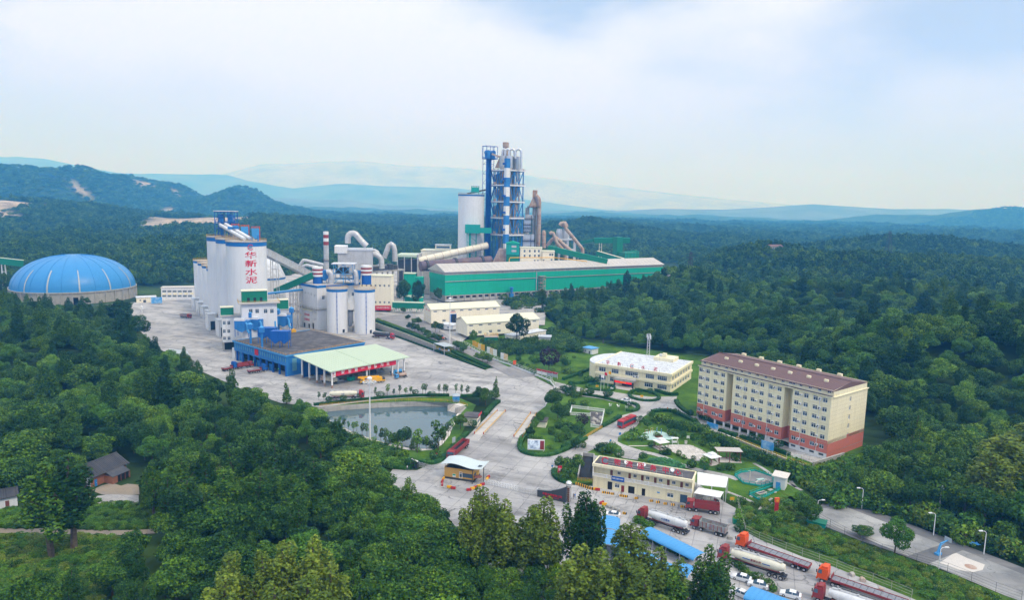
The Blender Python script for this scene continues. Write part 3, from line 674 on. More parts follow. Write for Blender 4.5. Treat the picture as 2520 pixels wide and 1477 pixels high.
def scatter_stuff(name,pts,protos,label):
 P=np.array([p[:3]for p in pts]);me=bpy.data.meshes.new(name);me.vertices.add(len(P));me.vertices.foreach_set('co',P.astype(np.float32).ravel())
 for an,col in(('sz',3),('sw',4)):
  a=me.attributes.new(an,'FLOAT','POINT');a.data.foreach_set('value',np.array([p[col]for p in pts],np.float32))
 a=me.attributes.new('pick','INT','POINT');a.data.foreach_set('value',np.array([int(p[5])for p in pts],np.int32))
 o=inst(name,me);tag(o,label,kind='stuff')
 g=bpy.data.node_groups.new(name,'GeometryNodeTree');g.interface.new_socket('Geometry',in_out='INPUT',socket_type='NodeSocketGeometry');g.interface.new_socket('Geometry',in_out='OUTPUT',socket_type='NodeSocketGeometry')
 n=lambda ty:g.nodes.new(ty);L=g.links.new
 gi,go=n('NodeGroupInput'),n('NodeGroupOutput');ip=n('GeometryNodeInstanceOnPoints');jn=n('GeometryNodeJoinGeometry')
 for pr in protos:
  oi=n('GeometryNodeObjectInfo');oi.transform_space='ORIGINAL';oi.inputs['Object'].default_value=pr;oi.inputs['As Instance'].default_value=True;L(oi.outputs['Geometry'],jn.inputs[0])
 def attr(nm,ty):q=n('GeometryNodeInputNamedAttribute');q.data_type=ty;q.inputs[0].default_value=nm;return q.outputs[0]
 sx=attr('sw','FLOAT');sz=attr('sz','FLOAT');cb=n('ShaderNodeCombineXYZ');L(sx,cb.inputs[0]);L(sx,cb.inputs[1]);L(sz,cb.inputs[2])
 rv=n('FunctionNodeRandomValue');rv.data_type='FLOAT';rv.inputs[3].default_value=6.283;c2=n('ShaderNodeCombineXYZ');L(rv.outputs[1],c2.inputs[2])
 L(gi.outputs[0],ip.inputs['Points']);L(jn.outputs[0],ip.inputs['Instance']);ip.inputs['Pick Instance'].default_value=True
 L(attr('pick','INT'),ip.inputs['Instance Index']);L(c2.outputs[0],ip.inputs['Rotation']);L(cb.outputs[0],ip.inputs['Scale']);L(ip.outputs[0],go.inputs[0])
 md=o.modifiers.new('trees','NODES');md.node_group=g;return o
kinds={}
for t in NEAR_W:
 c=[q for q in t.children if q.name.startswith('crown')][0];kinds.setdefault(c.data.name,c)
prs=[c for nme,c in kinds.items()][:8]
rest=[(*p[:5],int(p[5])%len(prs))for p in rest]
scatter_stuff('wood_canopy',rest,prs,'dense broadleaf canopy of the wooded slopes beyond the nearer trees')

fc=[]
for i,m in enumerate(('dark','mid')):
 for v in range(3):
  cm,tm,h0,w0=PROTO[('far',m)][v];P=AT(0,900+60*(i*3+v),540,1500);z0=Tz(P.x,P.y)
  t=thing('broadleaf_tree','far broadleaf tree on the blue wooded ridge beyond the works','tree',(P.x,P.y,z0),0,'far trees on the blue wooded ridge');inst('trunk',tm,t);fc.append(inst('crown',cm,t))
far=[]
for step,a,b,seed in((7.6,620,1150,21),(10.5,1150,2000,22),(17,2000,3100,23),(21,3100,4700,24)):
 x,y,r=scatter(step,a,b,.80,seed);k=plantable(x,y,6);x,y=x[k],y[k];z=T(x,y);cl=clusters(x,y)
 s=min(step,18)/9.5*r.uniform(.85,1.25,len(x));hz=np.clip(.85+cl*1.1+r.normal(size=len(x))*.12,.45,1.5)*np.clip(step/9,.9,1.35)
 pk=np.where(cl+r.normal(size=len(x))*.1>.03,3,0)+r.integers(0,3,len(x))
 far+=list(zip(x,y,z-.3,hz,s,pk))
scatter_stuff('far_wood',far,fc,'hazy far-off woods running to the horizon')
print('WOODS',CNT,len(rest),len(far))
# ---------------------------------------------------------------- builders shared by the works
WHT=M['white_clean'];DST=M['dark_steel'];STL=M['steel'];CON=M['concrete_wall'];RBL=M['roof_blue'];DIN=M['dark_in'];CRM=M['cream_pale'];BLD=M['blue_dark'];RSN=M['red_sign'];YRL=M['yellow_rail'];PAV=M['paving'];WPT=M['white'];GLS=M['glass'];RDC=M['road'];BLU=M['blue'];WRF=M['white_roof'];GRF=M['grey_roof'];RDL=M['red_dull'];RST=M['rust'];STB=M['steel_bright']
def W(mb,name,m,parent,smooth=None):
 c,s_=COS(-parent.rotation_euler.z),SIN(-parent.rotation_euler.z);o=parent.location
 mb.v=[((x-o.x)*c-(y-o.y)*s_,(x-o.x)*s_+(y-o.y)*c,z-o.z)for x,y,z in mb.v]
 return mb.build(name,m,parent,smooth)
_tc={}
def text_mesh(s,size,depth=.12,m=None,res=1):
 key=(s,round(size,3),depth,m.name)
 if key in _tc:return _tc[key]
 c=bpy.data.curves.new('lettering','FONT');c.body=s;c.size=size;c.extrude=depth/2;c.align_x='CENTER';c.align_y='CENTER';c.resolution_u=res;c.offset=size*.012
 o=bpy.data.objects.new('lettering',c);COL.objects.link(o);bpy.context.view_layer.update()
 me=bpy.data.meshes.new_from_object(o.evaluated_get(bpy.context.evaluated_depsgraph_get()));bpy.data.objects.remove(o);bpy.data.curves.remove(c)
 me.name='lettering';me.materials.clear();me.materials.append(m);_tc[key]=me;return me
def letters(parent,s,size,loc,m,rz=0.0,name='lettering',depth=.1,tilt=PI/2):
 o=inst(name,text_mesh(s,size,depth,m),parent,loc);o.rotation_euler=(tilt,0,rz);return o
def bend_text(s,size,r,m,z):
 src=text_mesh(s,size,.12,m);mb=MB()
 vs=[]
 for v in src.vertices:
  a=v.co.x*1.65/r;q=r+.06-v.co.z;vs.append((q*SIN(a),-q*COS(a),z+v.co.y))
 mb.add(vs,[tuple(p.vertices)for p in src.polygons]);return mb
def logo(R_,bars=True):
 a,b=MB(),MB();n=22
 vs=[]
 for i in range(n+1):
  t=R(38)+R(284)*i/n
  for y in(-.08,.08):
   for q in(R_,R_*.78):vs.append((q*COS(t),y,q*SIN(t)))
 fs=[]
 for i in range(n):
  k=i*4;l=k+4;fs+=[(k,l,l+1,k+1),(k+2,k+3,l+3,l+2),(k,k+2,l+2,l),(k+1,l+1,l+3,k+3)]
 fs+=[(0,1,3,2),(n*4,n*4+2,n*4+3,n*4+1)];a.add(vs,fs)
 for z,x in((.30,.12),(.0,-.02),(-.30,-.16)):
  w_,h_,k=R_*.52,R_*.17,R_*.16
  b.add([(x*R_-w_-k+(0 if s<0 else 2*w_)+(0 if t<0 else 2*k),y,z*R_+t*h_/2)for y in(-.09,.09)for s,t in((-1,-1),(1,-1),(1,1),(-1,1))],[(0,1,2,3),(7,6,5,4),(0,4,5,1),(1,5,6,2),(2,6,7,3),(3,7,4,0)])
 return a,b
M['logo_grey']=mat('slate_blue_emblem',(.20,.26,.36),.5,.03)
def emblem(parent,R_,loc,rz=0.0):
 a,b=logo(R_);o=a.build('emblem',RSN,parent,None,loc,rz);b.build('emblem_bars',M['logo_grey'],o);return o
_wc={}
def win(parent,x,y,z,w_,h_,rz=0.0,cols=2,transom=True,fm='white_clean',name='window'):
 key=(round(w_,2),round(h_,2),cols,transom,fm)
 if key not in _wc:
  t=.11;f=MB()
  for x0,x1,z0,z1 in((-w_/2,w_/2,0,t),(-w_/2,w_/2,h_-t,h_),(-w_/2,-w_/2+t,t,h_-t),(w_/2-t,w_/2,t,h_-t)):f.box(x0,x1,-.05,.1,z0,z1)
  for i in range(1,cols):q=-w_/2+w_*i/cols;f.box(q-t*.4,q+t*.4,-.04,.08,t,h_-t)
  if transom:f.box(-w_/2+t,w_/2-t,-.035,.075,h_*.68,h_*.68+t*.8)
  p=MB();p.box(-w_/2+t*.5,w_/2-t*.5,.085,.11,t*.5,h_-t*.5);_wc[key]=(f.mesh('window',M[fm]),p.mesh('pane',GLS))
 a,b=_wc[key];o=inst(name,a,parent,(x,y,z),rz);inst('pane',b,o);return o
def railing(mb,pts,h=1.1,n=2,step=2.2,w_=.06):
 pts=[V3(p)for p in pts]
 for a,b in zip(pts,pts[1:]):
  for i in range(n):mb.bar(a+V3((0,0,h*(i+1)/n)),b+V3((0,0,h*(i+1)/n)),w_)
  k=max(1,int((b-a).length/step))
  for j in range(k+1):q=a.lerp(b,j/k);mb.bar(q,q+V3((0,0,h)),w_)
 return mb
def ring_pts(c,r,z,n=28):return[V3((c[0]+r*COS(2*PI*i/n),c[1]+r*SIN(2*PI*i/n),z))for i in range(n+1)]
def door(parent,x,y,z,w_,h_,m,rz=0.0,name='door'):
 mb=MB();mb.box(-w_/2,w_/2,-.05,.05,0,h_);mb.box(-w_/2+.12,w_/2-.12,-.075,-.05,.15,h_-.15);o=mb.build(name,M[m],parent,None,(x,y,z),rz)
 hd=MB();hd.box(w_/2-.25,w_/2-.15,-.13,-.08,h_*.45,h_*.53);hd.build('handle',STB,o);return o
def bolted_tube(mb,bands,pts,r,n=14,ev=9):
 mb.tube(pts,r,n)
 rs=r if isinstance(r,(list,tuple))else[r]*len(pts)
 acc=0
 for i in range(len(pts)-1):
  a,b=V3(pts[i]),V3(pts[i+1]);L=(b-a).length;d=(b-a).normalized();t=ev-acc
  while t<L:
   q=a+d*t;rr=rs[i]+(rs[i+1]-rs[i])*t/L;bands.tube([q-d*.12,q+d*.12],rr*1.06,n);t+=ev
  acc=(acc+L)%ev
def ap(k,D,*pts):return[AT(k,x,y,D)for x,y in pts]
def arc(a,b,up,n=9,mid=None):
 a,b=V3(a),V3(b);c=(a+b)/2;h=(b-a)/2
 return[c-h*COS(PI*i/n)+V3((0,0,up*SIN(PI*i/n)))for i in range(n+1)]
 # ---------------------------------------------------------------- cement silos and packing plant
TZ=4.0
def silo(name,label,D,u,r,h,band=True,group=None,z0=0.0,roof='concrete_wall',bh=2.2,base_d=None):
 c=AT(0,u,600,D);t=thing(name,label,'silo',(c.x,c.y,z0),math.atan2(c.x,c.y)*-1,group)
 mb=MB();mb.cyl((0,0),r,0,h-bh,48,caps=False);mb.build('shell',WPT,t,40)
 mb=MB();mb.cyl((0,0),r+.12,h-bh,h,48,caps=False);mb.build('band',M['blue_band'],t,40)
 mb=MB();mb.cyl((0,0),r+.35,h,h+.5,48);mb.build('roof',M[roof],t)
 mb=MB();railing(mb,ring_pts((0,0),r+.15,h+.5),1.3,2,3,.09);mb.build('railing',YRL,t)
 return t
big=[]
for D,u,lab in((415,605.6,'big white cement silo with red characters and blue rim, nearest of three'),(438,578.6,'big white silo between the lettered silo and the steel frame silo'),(461,554.5,'big white silo under the blue steel frame, farthest of three')):
 big.append(silo('cement_silo',lab,D,u,11.5,60.5,group='big white cement silos',bh=2.4))
sA=big[0]
f_=lambda y:ZT(sA.location,2,760,y)
for ch,y in zip('华新水泥',(573,666,760,850)):
 o=W
 z=CAM_H-(500.66+.22302*y-494)/FPX*404
 mb=bend_text(ch,4.3,11.5,RSN,z);mb.build('letter',RSN,sA,None,(0,0,0),R(12))
z=CAM_H-(500.66+.22302*480-494)/FPX*404
emblem(sA,1.7,(11.62*SIN(R(12)),-11.62*COS(R(12)),z),R(12))
for i,(x,yt)in enumerate(((127,628),(175,643),(220,662),(270,680))):
 D=548-i*20;r=8.6;u=447.96+.22302*x+r/D*FPX
 silo('cement_silo',['small white silo at the far left end of the row','small white silo second from the far left end of the row','small white silo third from the far left end of the row','small white silo tucked against the big silos'][i],D,u,r,36.5,group='small white cement silos',bh=1.4)
 p=AT(0,u-14,700,D-13.5);t=thing('loading_bay',['pale loading bay at the foot of the farthest small silo','pale loading bay at the foot of the second small silo','pale loading bay at the foot of the third small silo','pale loading bay at the foot of the small silo by the big ones'][i],'shed',(p.x,p.y,0),R(38),'loading bays under the silos')
 mb=MB();mb.wall(-5,5,0,8,-4,[(-3,3,0,5)],.5);mb.wall(-4,4,0,8,-5,[(-1.2,1.0,0,2.6)],.4,'y',-1);mb.box(4.8,5,-4,4,0,8);mb.build('wall',WPT,t)
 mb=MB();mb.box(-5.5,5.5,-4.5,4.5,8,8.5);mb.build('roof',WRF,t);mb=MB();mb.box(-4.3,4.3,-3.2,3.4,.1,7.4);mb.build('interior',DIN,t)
for i,(D,u)in enumerate(((445,521),(424,546))):
 p=AT(0,u,800,D);t=thing('loading_bay',['narrow pale loading bay at the foot of the farthest big silo','narrow pale loading bay at the foot of the middle big silo'][i],'shed',(p.x,p.y,0),R(38),'loading bays under the silos')
 mb=MB();mb.wall(-2.6,2.6,0,10.5,-3,[(-1.5,1.5,0,6)],.6);mb.box(-2.6,-2.4,-3,5,0,10.5);mb.box(2.4,2.6,-3,5,0,10.5);mb.build('wall',WPT,t)
 mb=MB();mb.box(-2.9,2.9,-3.3,5.2,10.5,10.9);mb.build('roof',WRF,t);mb=MB();mb.box(-2.3,2.3,-2.2,4.8,.1,10);mb.build('interior',DIN,t)

c=big[2].location;zr=61.2;t=thing('elevator_tower','blue steel elevator frame with white roof on top of the silos','tower',(c.x+2,c.y-2,zr),R(10))
fr=MB();wd,dp,hh=6.2,4.5,16.5
for x in(-wd,-wd/3,wd/3,wd):
 for y in(-dp,dp):fr.bar((x,y,0),(x,y,hh),.42)
for z in(5.4,9.6,hh-.3):
 for y in(-dp,dp):fr.bar((-wd,y,z),(wd,y,z),.4)
 for x in(-wd,wd):fr.bar((x,-dp,z),(x,dp,z),.4)
for y in(-dp,dp):
 for s in(-1,1):fr.bar((s*wd,y,0),(s*wd/3,y,5.4),.25);fr.bar((s*wd/3,y,5.4),(s*wd,y,9.6),.25);fr.bar((s*wd,y,9.6),(s*wd/3,y,hh),.25)
fr.build('frame',BLD,t)
mb=MB();mb.box(-wd-.6,wd+.6,-dp-.6,dp+.6,hh,hh+.4);mb.build('roof',WRF,t)
mb=MB();mb.box(-wd,wd,-dp,dp,9.4,9.6);mb.build('deck',CON,t)
for x in(-2.8,2.8):mb=MB();mb.box(x-1.5,x+1.5,-2.2,2.2,9.9,14.5);mb.box(x-.8,x+.8,-1.4,1.4,0,9.9);mb.tube([(x-1.2,-2.4,13),(x+1.2,-2.4,13)],.9,10);mb.build('elevator_head',BLU,t)
for i,(a,b,off)in enumerate((((420,235),(690,392),0),((480,228),(760,392),2))):
 p,q=AT(2,*a,455),AT(2,*b,415);t=thing('air_slide',['white inclined chute down to the lettered silo, left of two','white inclined chute down to the lettered silo, right of two'][i],'chute',(q.x,q.y,61),0,'inclined chutes on the silos')
 mb,bd=MB(),MB();bolted_tube(mb,bd,[p,q],1.05,12,5);W(mb,'duct',WPT,t,40);W(bd,'flange',STL,t)
 mb=MB();d=(q-p);m_=p+d*.45;mb.cbox(m_+V3((0,0,1)),3,2,1.6);W(mb,'blower',BLU,t)
 mb=MB();[mb.bar(p+d*s,V3(((p+d*s).x,(p+d*s).y,61)),.3)for s in(.2,.5,.8)];mb.bar(p+V3((0,-1.6,-.9)),q+V3((0,-1.6,-.9)),.35);W(mb,'support',CON,t)
for i,(x,yb,D)in enumerate(((585,300,452),(692,345,436),(810,385,413))):
 p=AT(2,x,yb,D);t=thing('dust_filter',['blue bag filter box behind the chutes on the silo tops','blue bag filter box midway along the silo tops','blue bag filter box on the lettered silo top'][i],'filter',(p.x,p.y,61),R(20),'blue filters on the silo tops')
 mb=MB();mb.box(-2.1,2.1,-1.8,1.8,3.6,7.6);mb.prism([(-2.1,3.6),(2.1,3.6),(.6,1.4),(-.6,1.4)],-1.7,1.7,'y');mb.build('housing',RBL,t)
 mb=MB();[mb.bar((a,b,0),(a,b,3.7),.25)for a in(-1.9,1.9)for b in(-1.6,1.6)];mb.tube([(1.4,-1.9,3.5),(1.4,-2.3,2.2),(1.4,-2.3,0)],.45,8);mb.build('stand',BLU,t)
 mb=MB();railing(mb,[(-2.2,-1.9,7.6),(2.2,-1.9,7.6),(2.2,1.9,7.6),(-2.2,1.9,7.6)],1.1,2,1.5,.1);mb.bar((2.5,0,0),(2.5,0,9),.3);mb.build('railing',M['orange'],t)

fA=Frame(G(2,655,1115,28),G(2,1045,1100,28));fA.o.z=0;fA.z0=0;L=fA.L
t=fthing('packing_plant','white packing plant with flat roofs in front of the silos','building',fA);PK=t
holes=[]
for x in(757,828,921,991):
 s,z=fA.on(2,x,1190);holes.append((s-1.0,s+1.0,z-1.2,z+1.2))
mb=MB();mb.wall(0,L,0,28,0,holes,.3);mb.wall(0,13,0,28,0,[(4,6,20,22.5)],.3,'y',-1);mb.box(L-.25,L,.05,13,0,28);mb.build('wall',WPT,t)
mb=MB();mb.box(-1.6,L+1.6,-1.6,13,28,28.7);mb.build('roof',GRF,t)
mb=MB();railing(mb,[(-1.5,12,28.7),(-1.5,-1.5,28.7),(L+1.5,-1.5,28.7),(L+1.5,12,28.7)],1.1,2,2.5,.08);mb.build('railing',YRL,t)
for a,b,c_,d_ in holes:win(t,(a+b)/2,.2,c_,b-a,d_-c_,0,2)
win(t,.2,5,20,2,2.5,-PI/2,2)
def green_hut(parent,x0,x1,y0,y1,z0,h,doors=1):
 mb=MB();mb.box(x0,x1,y0,y1,z0,z0+h);o=mb.build('roof_hut',M['green_dark']if h>3.2 else M['green'],parent)
 mb=MB();mb.box(x0-.3,x1+.3,y0-.3,y1+.3,z0+h,z0+h+.35);mb.build('hut_roof',M['cream_roof'],o)
 for i in range(doors):
  q=x0+(x1-x0)*(i+1)/(doors+1);mb=MB();mb.box(q-.7,q+.7,y0-.06,y0,z0+.1,z0+2.6);mb.build('hut_door',DIN,o)
 return o
green_hut(t,.5,13.8,2.0,9,28.7,6.2,3)

fB=Frame(G(2,440,1250,20),G(2,715,1250,20));fB.rz=fA.rz;LB=15.5
p0=fB.o.copy();fB=Frame((p0.x,p0.y,0),(p0.x+COS(fA.rz)*LB,p0.y+SIN(fA.rz)*LB,0))
t=fthing('stair_block','white packing plant block raised on columns at the yard corner','building',fB)
holes=[(s-.8,s+.8,z-1.1,z+1.1)for x in(465,515)for y in(1320,1412)for s,z in[fB.on(2,x,y)]]+[(s-.8,s+.8,z-1.0,z+1.0)for x in(192,235)for s,z in[fB.on(4,x,405)]]
mb=MB();mb.wall(0,LB,5.2,20,0,holes,.3);mb.box(0,.25,.05,9,5.2,20);mb.box(LB-.25,LB,.05,9,5.2,20);mb.box(.25,LB-.25,8.75,9,5.2,20);mb.box(0,LB,.02,9,5.0,5.2);mb.build('wall',WPT,t)
for a,b,c_,d_ in holes:win(t,(a+b)/2,.2,c_,b-a,d_-c_)
mb=MB();mb.box(-1,LB+.6,-1,9.5,20,20.6);mb.build('roof',GRF,t)
for x in(.35,LB*.45,LB-.35):
 for y in(.35,8.6):mb=MB();mb.box(x-.35,x+.35,y-.35,y+.35,0,5.2);mb.build('column',CON,t)
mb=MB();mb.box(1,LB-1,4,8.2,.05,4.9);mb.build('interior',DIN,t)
green_hut(t,-.5,6.2,1,6,20.6,4.2,0)

p=AT(2,1108,1170,398);t=thing('equipment_hut','small green hut on a white block right of the packing plant','hut',(p.x,p.y,0),fA.rz)
mb=MB();mb.box(-4,5,0,9,0,21.5);mb.build('wall',WPT,t);mb=MB();mb.box(-4.4,5.4,-.4,9.4,21.5,22);mb.build('roof',GRF,t);green_hut(t,-3,3.5,1,7,22,5.2,0)

def gallery(name,label,p,q,w_,h_,m,roof,cat='conveyor',legs=(),lz=0.0,lm='steel',windows=0):
 p,q=V3(p),V3(q);t=thing(name,label,cat,(q.x,q.y,lz),0);mb=MB();mb.bar(p,q,w_,h_);W(mb,'casing',M[m],t)
 d=(q-p).normalized();up=V3((0,0,1))-d*d.z;up.normalize();side=d.cross(up)
 mb=MB();mb.bar(p+up*(h_/2+.15),q+up*(h_/2+.15),w_+.5,.3);W(mb,'roof',M[roof],t)
 n=int((q-p).length/4)
 mb=MB();[mb.bar(p+(q-p)*(i/n)-up*h_/2+side*s*(w_/2+.08),p+(q-p)*(i/n)+up*h_/2+side*s*(w_/2+.08),.18)for i in range(n+1)for s in(-1,1)];W(mb,'rib',M[roof if m=='steel' else m],t)
 for s in legs:
  a=p+(q-p)*s;lg=MB()
  for i in(-1,1):
   for j in(-.6,.6):lg.bar(a+side*i*w_*.45+d*j*2-up*h_/2,V3((a.x+side.x*i*w_*.6+d.x*j*3,a.y+side.y*i*w_*.6+d.y*j*3,lz)),.35)
  H=a.z-lz
  for k in range(1,max(2,int(H/7))):z=lz+H*k/max(2,int(H/7));b=[V3((a.x+side.x*i*w_*.52+d.x*j*2.6,a.y+side.y*i*w_*.52+d.y*j*2.6,z))for i,j in((-1,-.6),(1,-.6),(1,.6),(-1,.6))];[lg.bar(b[e],b[(e+1)%4],.22)for e in range(4)]
  W(lg,'trestle',M[lm],t)
 return t
gallery('conveyor_gallery','grey inclined conveyor gallery sloping down from the lettered silo',AT(2,905,535,440),AT(2,1425,800,500),4.2,4.2,'steel','white_roof',legs=(.2,),lz=0)
gallery('conveyor_gallery','dark green conveyor gallery rising to the cement mill',AT(2,1035,975,470),AT(2,1450,795,462),4.0,3.8,'green_dark','green',legs=(.45,))
t=gallery('pipe_bridge','blue pipe bridge between packing plant and mill on a steel trestle',AT(2,920,1000,428),AT(2,1310,955,462),3.0,.8,'blue','roof_blue','pipe bridge',legs=(.75,.92))

c=AT(0,655,700,500);t=thing('clinker_tank','squat white tank with conical roof behind the lettered silo','silo',(c.x,c.y,0));r=13.5
mb=MB();mb.cyl((0,0),r,0,28.5,40,caps=False);mb.build('shell',WPT,t,40);mb=MB();mb.cyl((0,0),r+.1,28.5,29.7,40,caps=False);mb.build('band',M['blue_band'],t,40);mb=MB();mb.lathe((0,0,0),[(r,29.7),(r,30.6),(r*.72,39),(2,47.5),(0,47.6)],40);mb.build('roof',WRF,t,40)

fM=Frame(G(2,1300,1352),G(2,1497,1402));Lm=fM.L;HM=28.5
t=fthing('cement_mill','white cement mill building with blue roof edge and text panel','building',fM)
hs=[]
for x,y in((1322,968),(1357,982),(1388,992),(1425,1003),(1460,1020),(1322,1142),(1345,1135),(1460,1200),(1475,1205),(1324,1220),(1458,1283),(1474,1283),(1325,1325)):
 s,z=fM.on(2,x,y);hs.append((s-.55,s+.55,z-1.0,z+1.0))
dz=[(s-1.2,s+1.2,0.0,4.2)for x in(1350,1400,1445)for s,z in[fM.on(2,x,1380)]]
mb=MB();mb.wall(0,Lm,0,HM,0,hs+dz,.35);mb.wall(0,34,0,HM,Lm,[(3.6,5.8,20.5,23)]+[(27,29,21,23.5)],.35,'y',1);mb.box(0,.25,.05,34,0,HM);mb.build('wall',WPT,t)
for a,b,c_,d_ in hs:win(t,(a+b)/2,.25,c_,b-a,d_-c_,0,2,False)
win(t,Lm-.25,4.7,20.5,2.2,2.5,PI/2,2);win(t,Lm-.25,28,21,2,2.5,PI/2,2)
for a,b,c_,d_ in dz:mb=MB();mb.box(a,b,.36,.5,0,d_);mb.build('door',DST,t)
mb=MB();mb.box(-.25,Lm+.25,-.25,34.2,HM,HM+1.5);mb.build('parapet',M['blue_band'],t);mb=MB();mb.box(.3,Lm-.3,.3,33.6,HM+1.5,HM+1.56);mb.build('roof',GRF,t)
mb=MB();mb.box(-.3,Lm+.6,-1.1,0,13.6,14.2);mb.box(Lm,Lm+1.1,0,20,13.6,14.2);railing(mb,[(-.2,-1,14.2),(Lm+1,-1,14.2),(Lm+1,20,14.2)],1.1,2,2.5,.08);mb.build('ledge',CON,t)
a0,z0=fM.on(2,1338,1130);a1,z1=fM.on(2,1432,1330)
mb=MB();mb.box(a0,a1,-.5,-.02,3.2,12.5);o=mb.build('text_panel',WPT,t)
for i,s in enumerate(('百年品质','信誉保证')):
 q=letters(o,s,1.7,((a0+a1)/2,-.56,9.2-i*3.4),RSN,depth=.06)
mb=MB();mb.box(a0-.5,a1+1.8,-1.6,0,12.5,12.9);mb.build('canopy',M['cream_roof'],t)
MF=fM
for i,(x,lab)in enumerate(((1702,'white mill silo with blue rim, left of two beside the mill'),(2008,'white mill silo with blue rim, right of two beside the yard'))):
 c=AT(2,x,1400,446);t=silo('cement_silo',lab,446,447.96+.22302*x,6.7,29,group='pair of mill silos',bh=1.6)
 a=R(-2+10*i);mb=MB();mb.bar((6.85*SIN(a),-6.85*COS(a),0),(6.85*SIN(a),-6.85*COS(a),27.5),.28);[mb.cbox((6.9*SIN(a),-6.9*COS(a),z),.6,.4,.4,a)for z in range(3,27,3)];mb.build('drainpipe',BLD,t)
 mb=MB();mb.box(-.8,.8,-.14,.1,0.3,2.6);mb.build('door',DIN,t,None,(6.6*SIN(R(35)),-6.6*COS(R(35)),0),R(35))
c=AT(2,1852,1300,452);t=thing('feed_hopper','grey-green steel hopper standing between the two mill silos','hopper',(c.x,c.y,0))
mb=MB();mb.lathe((0,0,0),[(0,2.5),(.8,2.6),(2.3,6),(2.3,13),(0,13.2)],18);mb.build('bin',STL,t,40);mb=MB();[mb.bar((a*1.9,b*1.9,0),(a*1.9,b*1.9,6),.3)for a in(-1,1)for b in(-1,1)];mb.box(-2.6,2.6,-2.6,2.6,13.2,13.5);railing(mb,[(-2.5,-2.5,13.5),(2.5,-2.5,13.5),(2.5,2.5,13.5)],1.1,2,2,.09);mb.build('stand',DST,t)

for i,(x,y0,y1,yb,D)in enumerate(((1498,700,805,890,464),(2033,685,790,885,466))):
 p=AT(2,x,yb,D);zt,zm=AT(2,x,y0,D).z,AT(2,x,y1,D).z;r=3.7
 t=thing('vent_stack',['short stack with red and white rings on the mill roof, left of two','short stack with red and white rings on the mill roof, right of two'][i],'chimney',(p.x,p.y,30),0,'striped roof stacks')
 b=MB();b.cyl((0,0),r*.9,0,zm-30,20);b.build('base',BLD,t,40)
 n=5
 for k in range(n):b=MB();b.cyl((0,0),r,zm-30+(zt-zm)*k/n,zm-30+(zt-zm)*(k+1)/n,20,caps=(k==n-1));b.build('ring',M['white_clean' if k%2==0 else 'red_dull'],t,40)
for i,(x0,x1,y0,y1)in enumerate(((1532,1605,735,880),(1892,1962,740,870))):
 p=AT(2,(x0+x1)/2,y1,466);zt=AT(2,x0,y0,466).z;hw=(x1-x0)*.223/FPX*466/2
 t=thing('dust_filter',['blue bag filter beside the left striped roof stack','blue bag filter beside the right striped roof stack'][i],'filter',(p.x,p.y,30),R(30),'blue filters on the mill roof')
 h=zt-30;mb=MB();mb.box(-hw,hw,-hw,hw,h*.45,h);mb.prism([(-hw,h*.45),(hw,h*.45),(hw*.2,h*.2),(-hw*.2,h*.2)],-hw,hw,'y');mb.build('housing',BLU,t);mb=MB();[mb.bar((a*hw*.9,b*hw*.9,0),(a*hw*.9,b*hw*.9,h*.45),.25)for a in(-1,1)for b in(-1,1)];mb.build('stand',DST,t)
 s=1 if i==0 else-1
 pts=[AT(2,*q,463)for q in([(1600,760),(1625,755),(1642,775),(1648,810),(1645,890)]if i==0 else[(1895,745),(1912,760),(1920,800),(1925,890)])]
 t=thing('duct',['fat grey swan-neck duct on the mill roof left of the steel frame','fat grey swan-neck duct on the mill roof right of the steel frame'][i],'duct',(pts[-1].x,pts[-1].y,30),0,'swan-neck ducts on the mill roof');mb,bd=MB(),MB();bolted_tube(mb,bd,pts,2.1 if i==0 else 1.6,14,4);W(mb,'pipe',STL,t,40);W(bd,'flange',STB,t)
p=AT(2,1790,895,468);t=thing('steel_frame','pale blue braced steel frame with white canopy on the mill roof','frame',(p.x,p.y,30),R(6));w2,d2,H2=6.5,5,13.5
mb=MB()
for x in(-w2,0,w2):
 for y in(-d2,d2):mb.bar((x,y,0),(x,y,H2),.38)
for z in(3.2,7,H2):
 for y in(-d2,d2):mb.bar((-w2,y,z),(w2,y,z),.35)
 for x in(-w2,w2):mb.bar((x,-d2,z),(x,d2,z),.35)
for y in(-d2,):
 for a,b in((-w2,0),(w2,0)):mb.bar((a,y,0),(b,y,7),.26);mb.bar((a,y,7),(b,y,H2),.26);mb.bar((a,y,H2),(b,y,7),.26)
mb.build('frame',RBL,t);mb=MB();mb.box(-w2-1.3,w2+1.3,-d2-1,d2+1,H2,H2+.5);mb.build('roof',WRF,t)
mb=MB();mb.box(-w2,w2,-d2,d2,6.8,7);mb.box(-w2,w2,-d2,d2,3,3.2);mb.build('deck',CON,t);mb=MB();mb.box(-3,3,-2,3,7,11);mb.cyl((-4.4,0),1.3,7,10,12);mb.build('fan',DST,t)

p=AT(2,1592,690,520);zt=AT(2,1592,310,520).z;t=thing('chimney','slim grey chimney with red and white rings at its top','chimney',(p.x,p.y,0))
r=28*.223/FPX*520;zs=[0]+[AT(2,1592,y,520).z for y in(460,420,383,345)]+[zt]
for k in range(5):mb=MB();mb.cyl((0,0),r,zs[k],zs[k+1],22,caps=k==4);mb.build('shaft' if k==0 else 'ring',M['steel' if k==0 else('red_dull' if k%2 else 'white_clean')],t,40)
mb=MB();mb.cyl((0,0),r+1.1,AT(2,0,600,520).z,AT(2,0,597,520).z,22);railing(mb,ring_pts((0,0),r+1,AT(2,0,597,520).z,14),1.1,2,3,.1);mb.build('platform',DST,t)
p=AT(2,1895,720,540);q=lambda x,y,D=540:AT(2,x,y,D)
t=thing('precipitator','big grey precipitator casing with sloping hopper behind the mill','dust collector',(p.x,p.y,0),R(12));k=.223/FPX*540
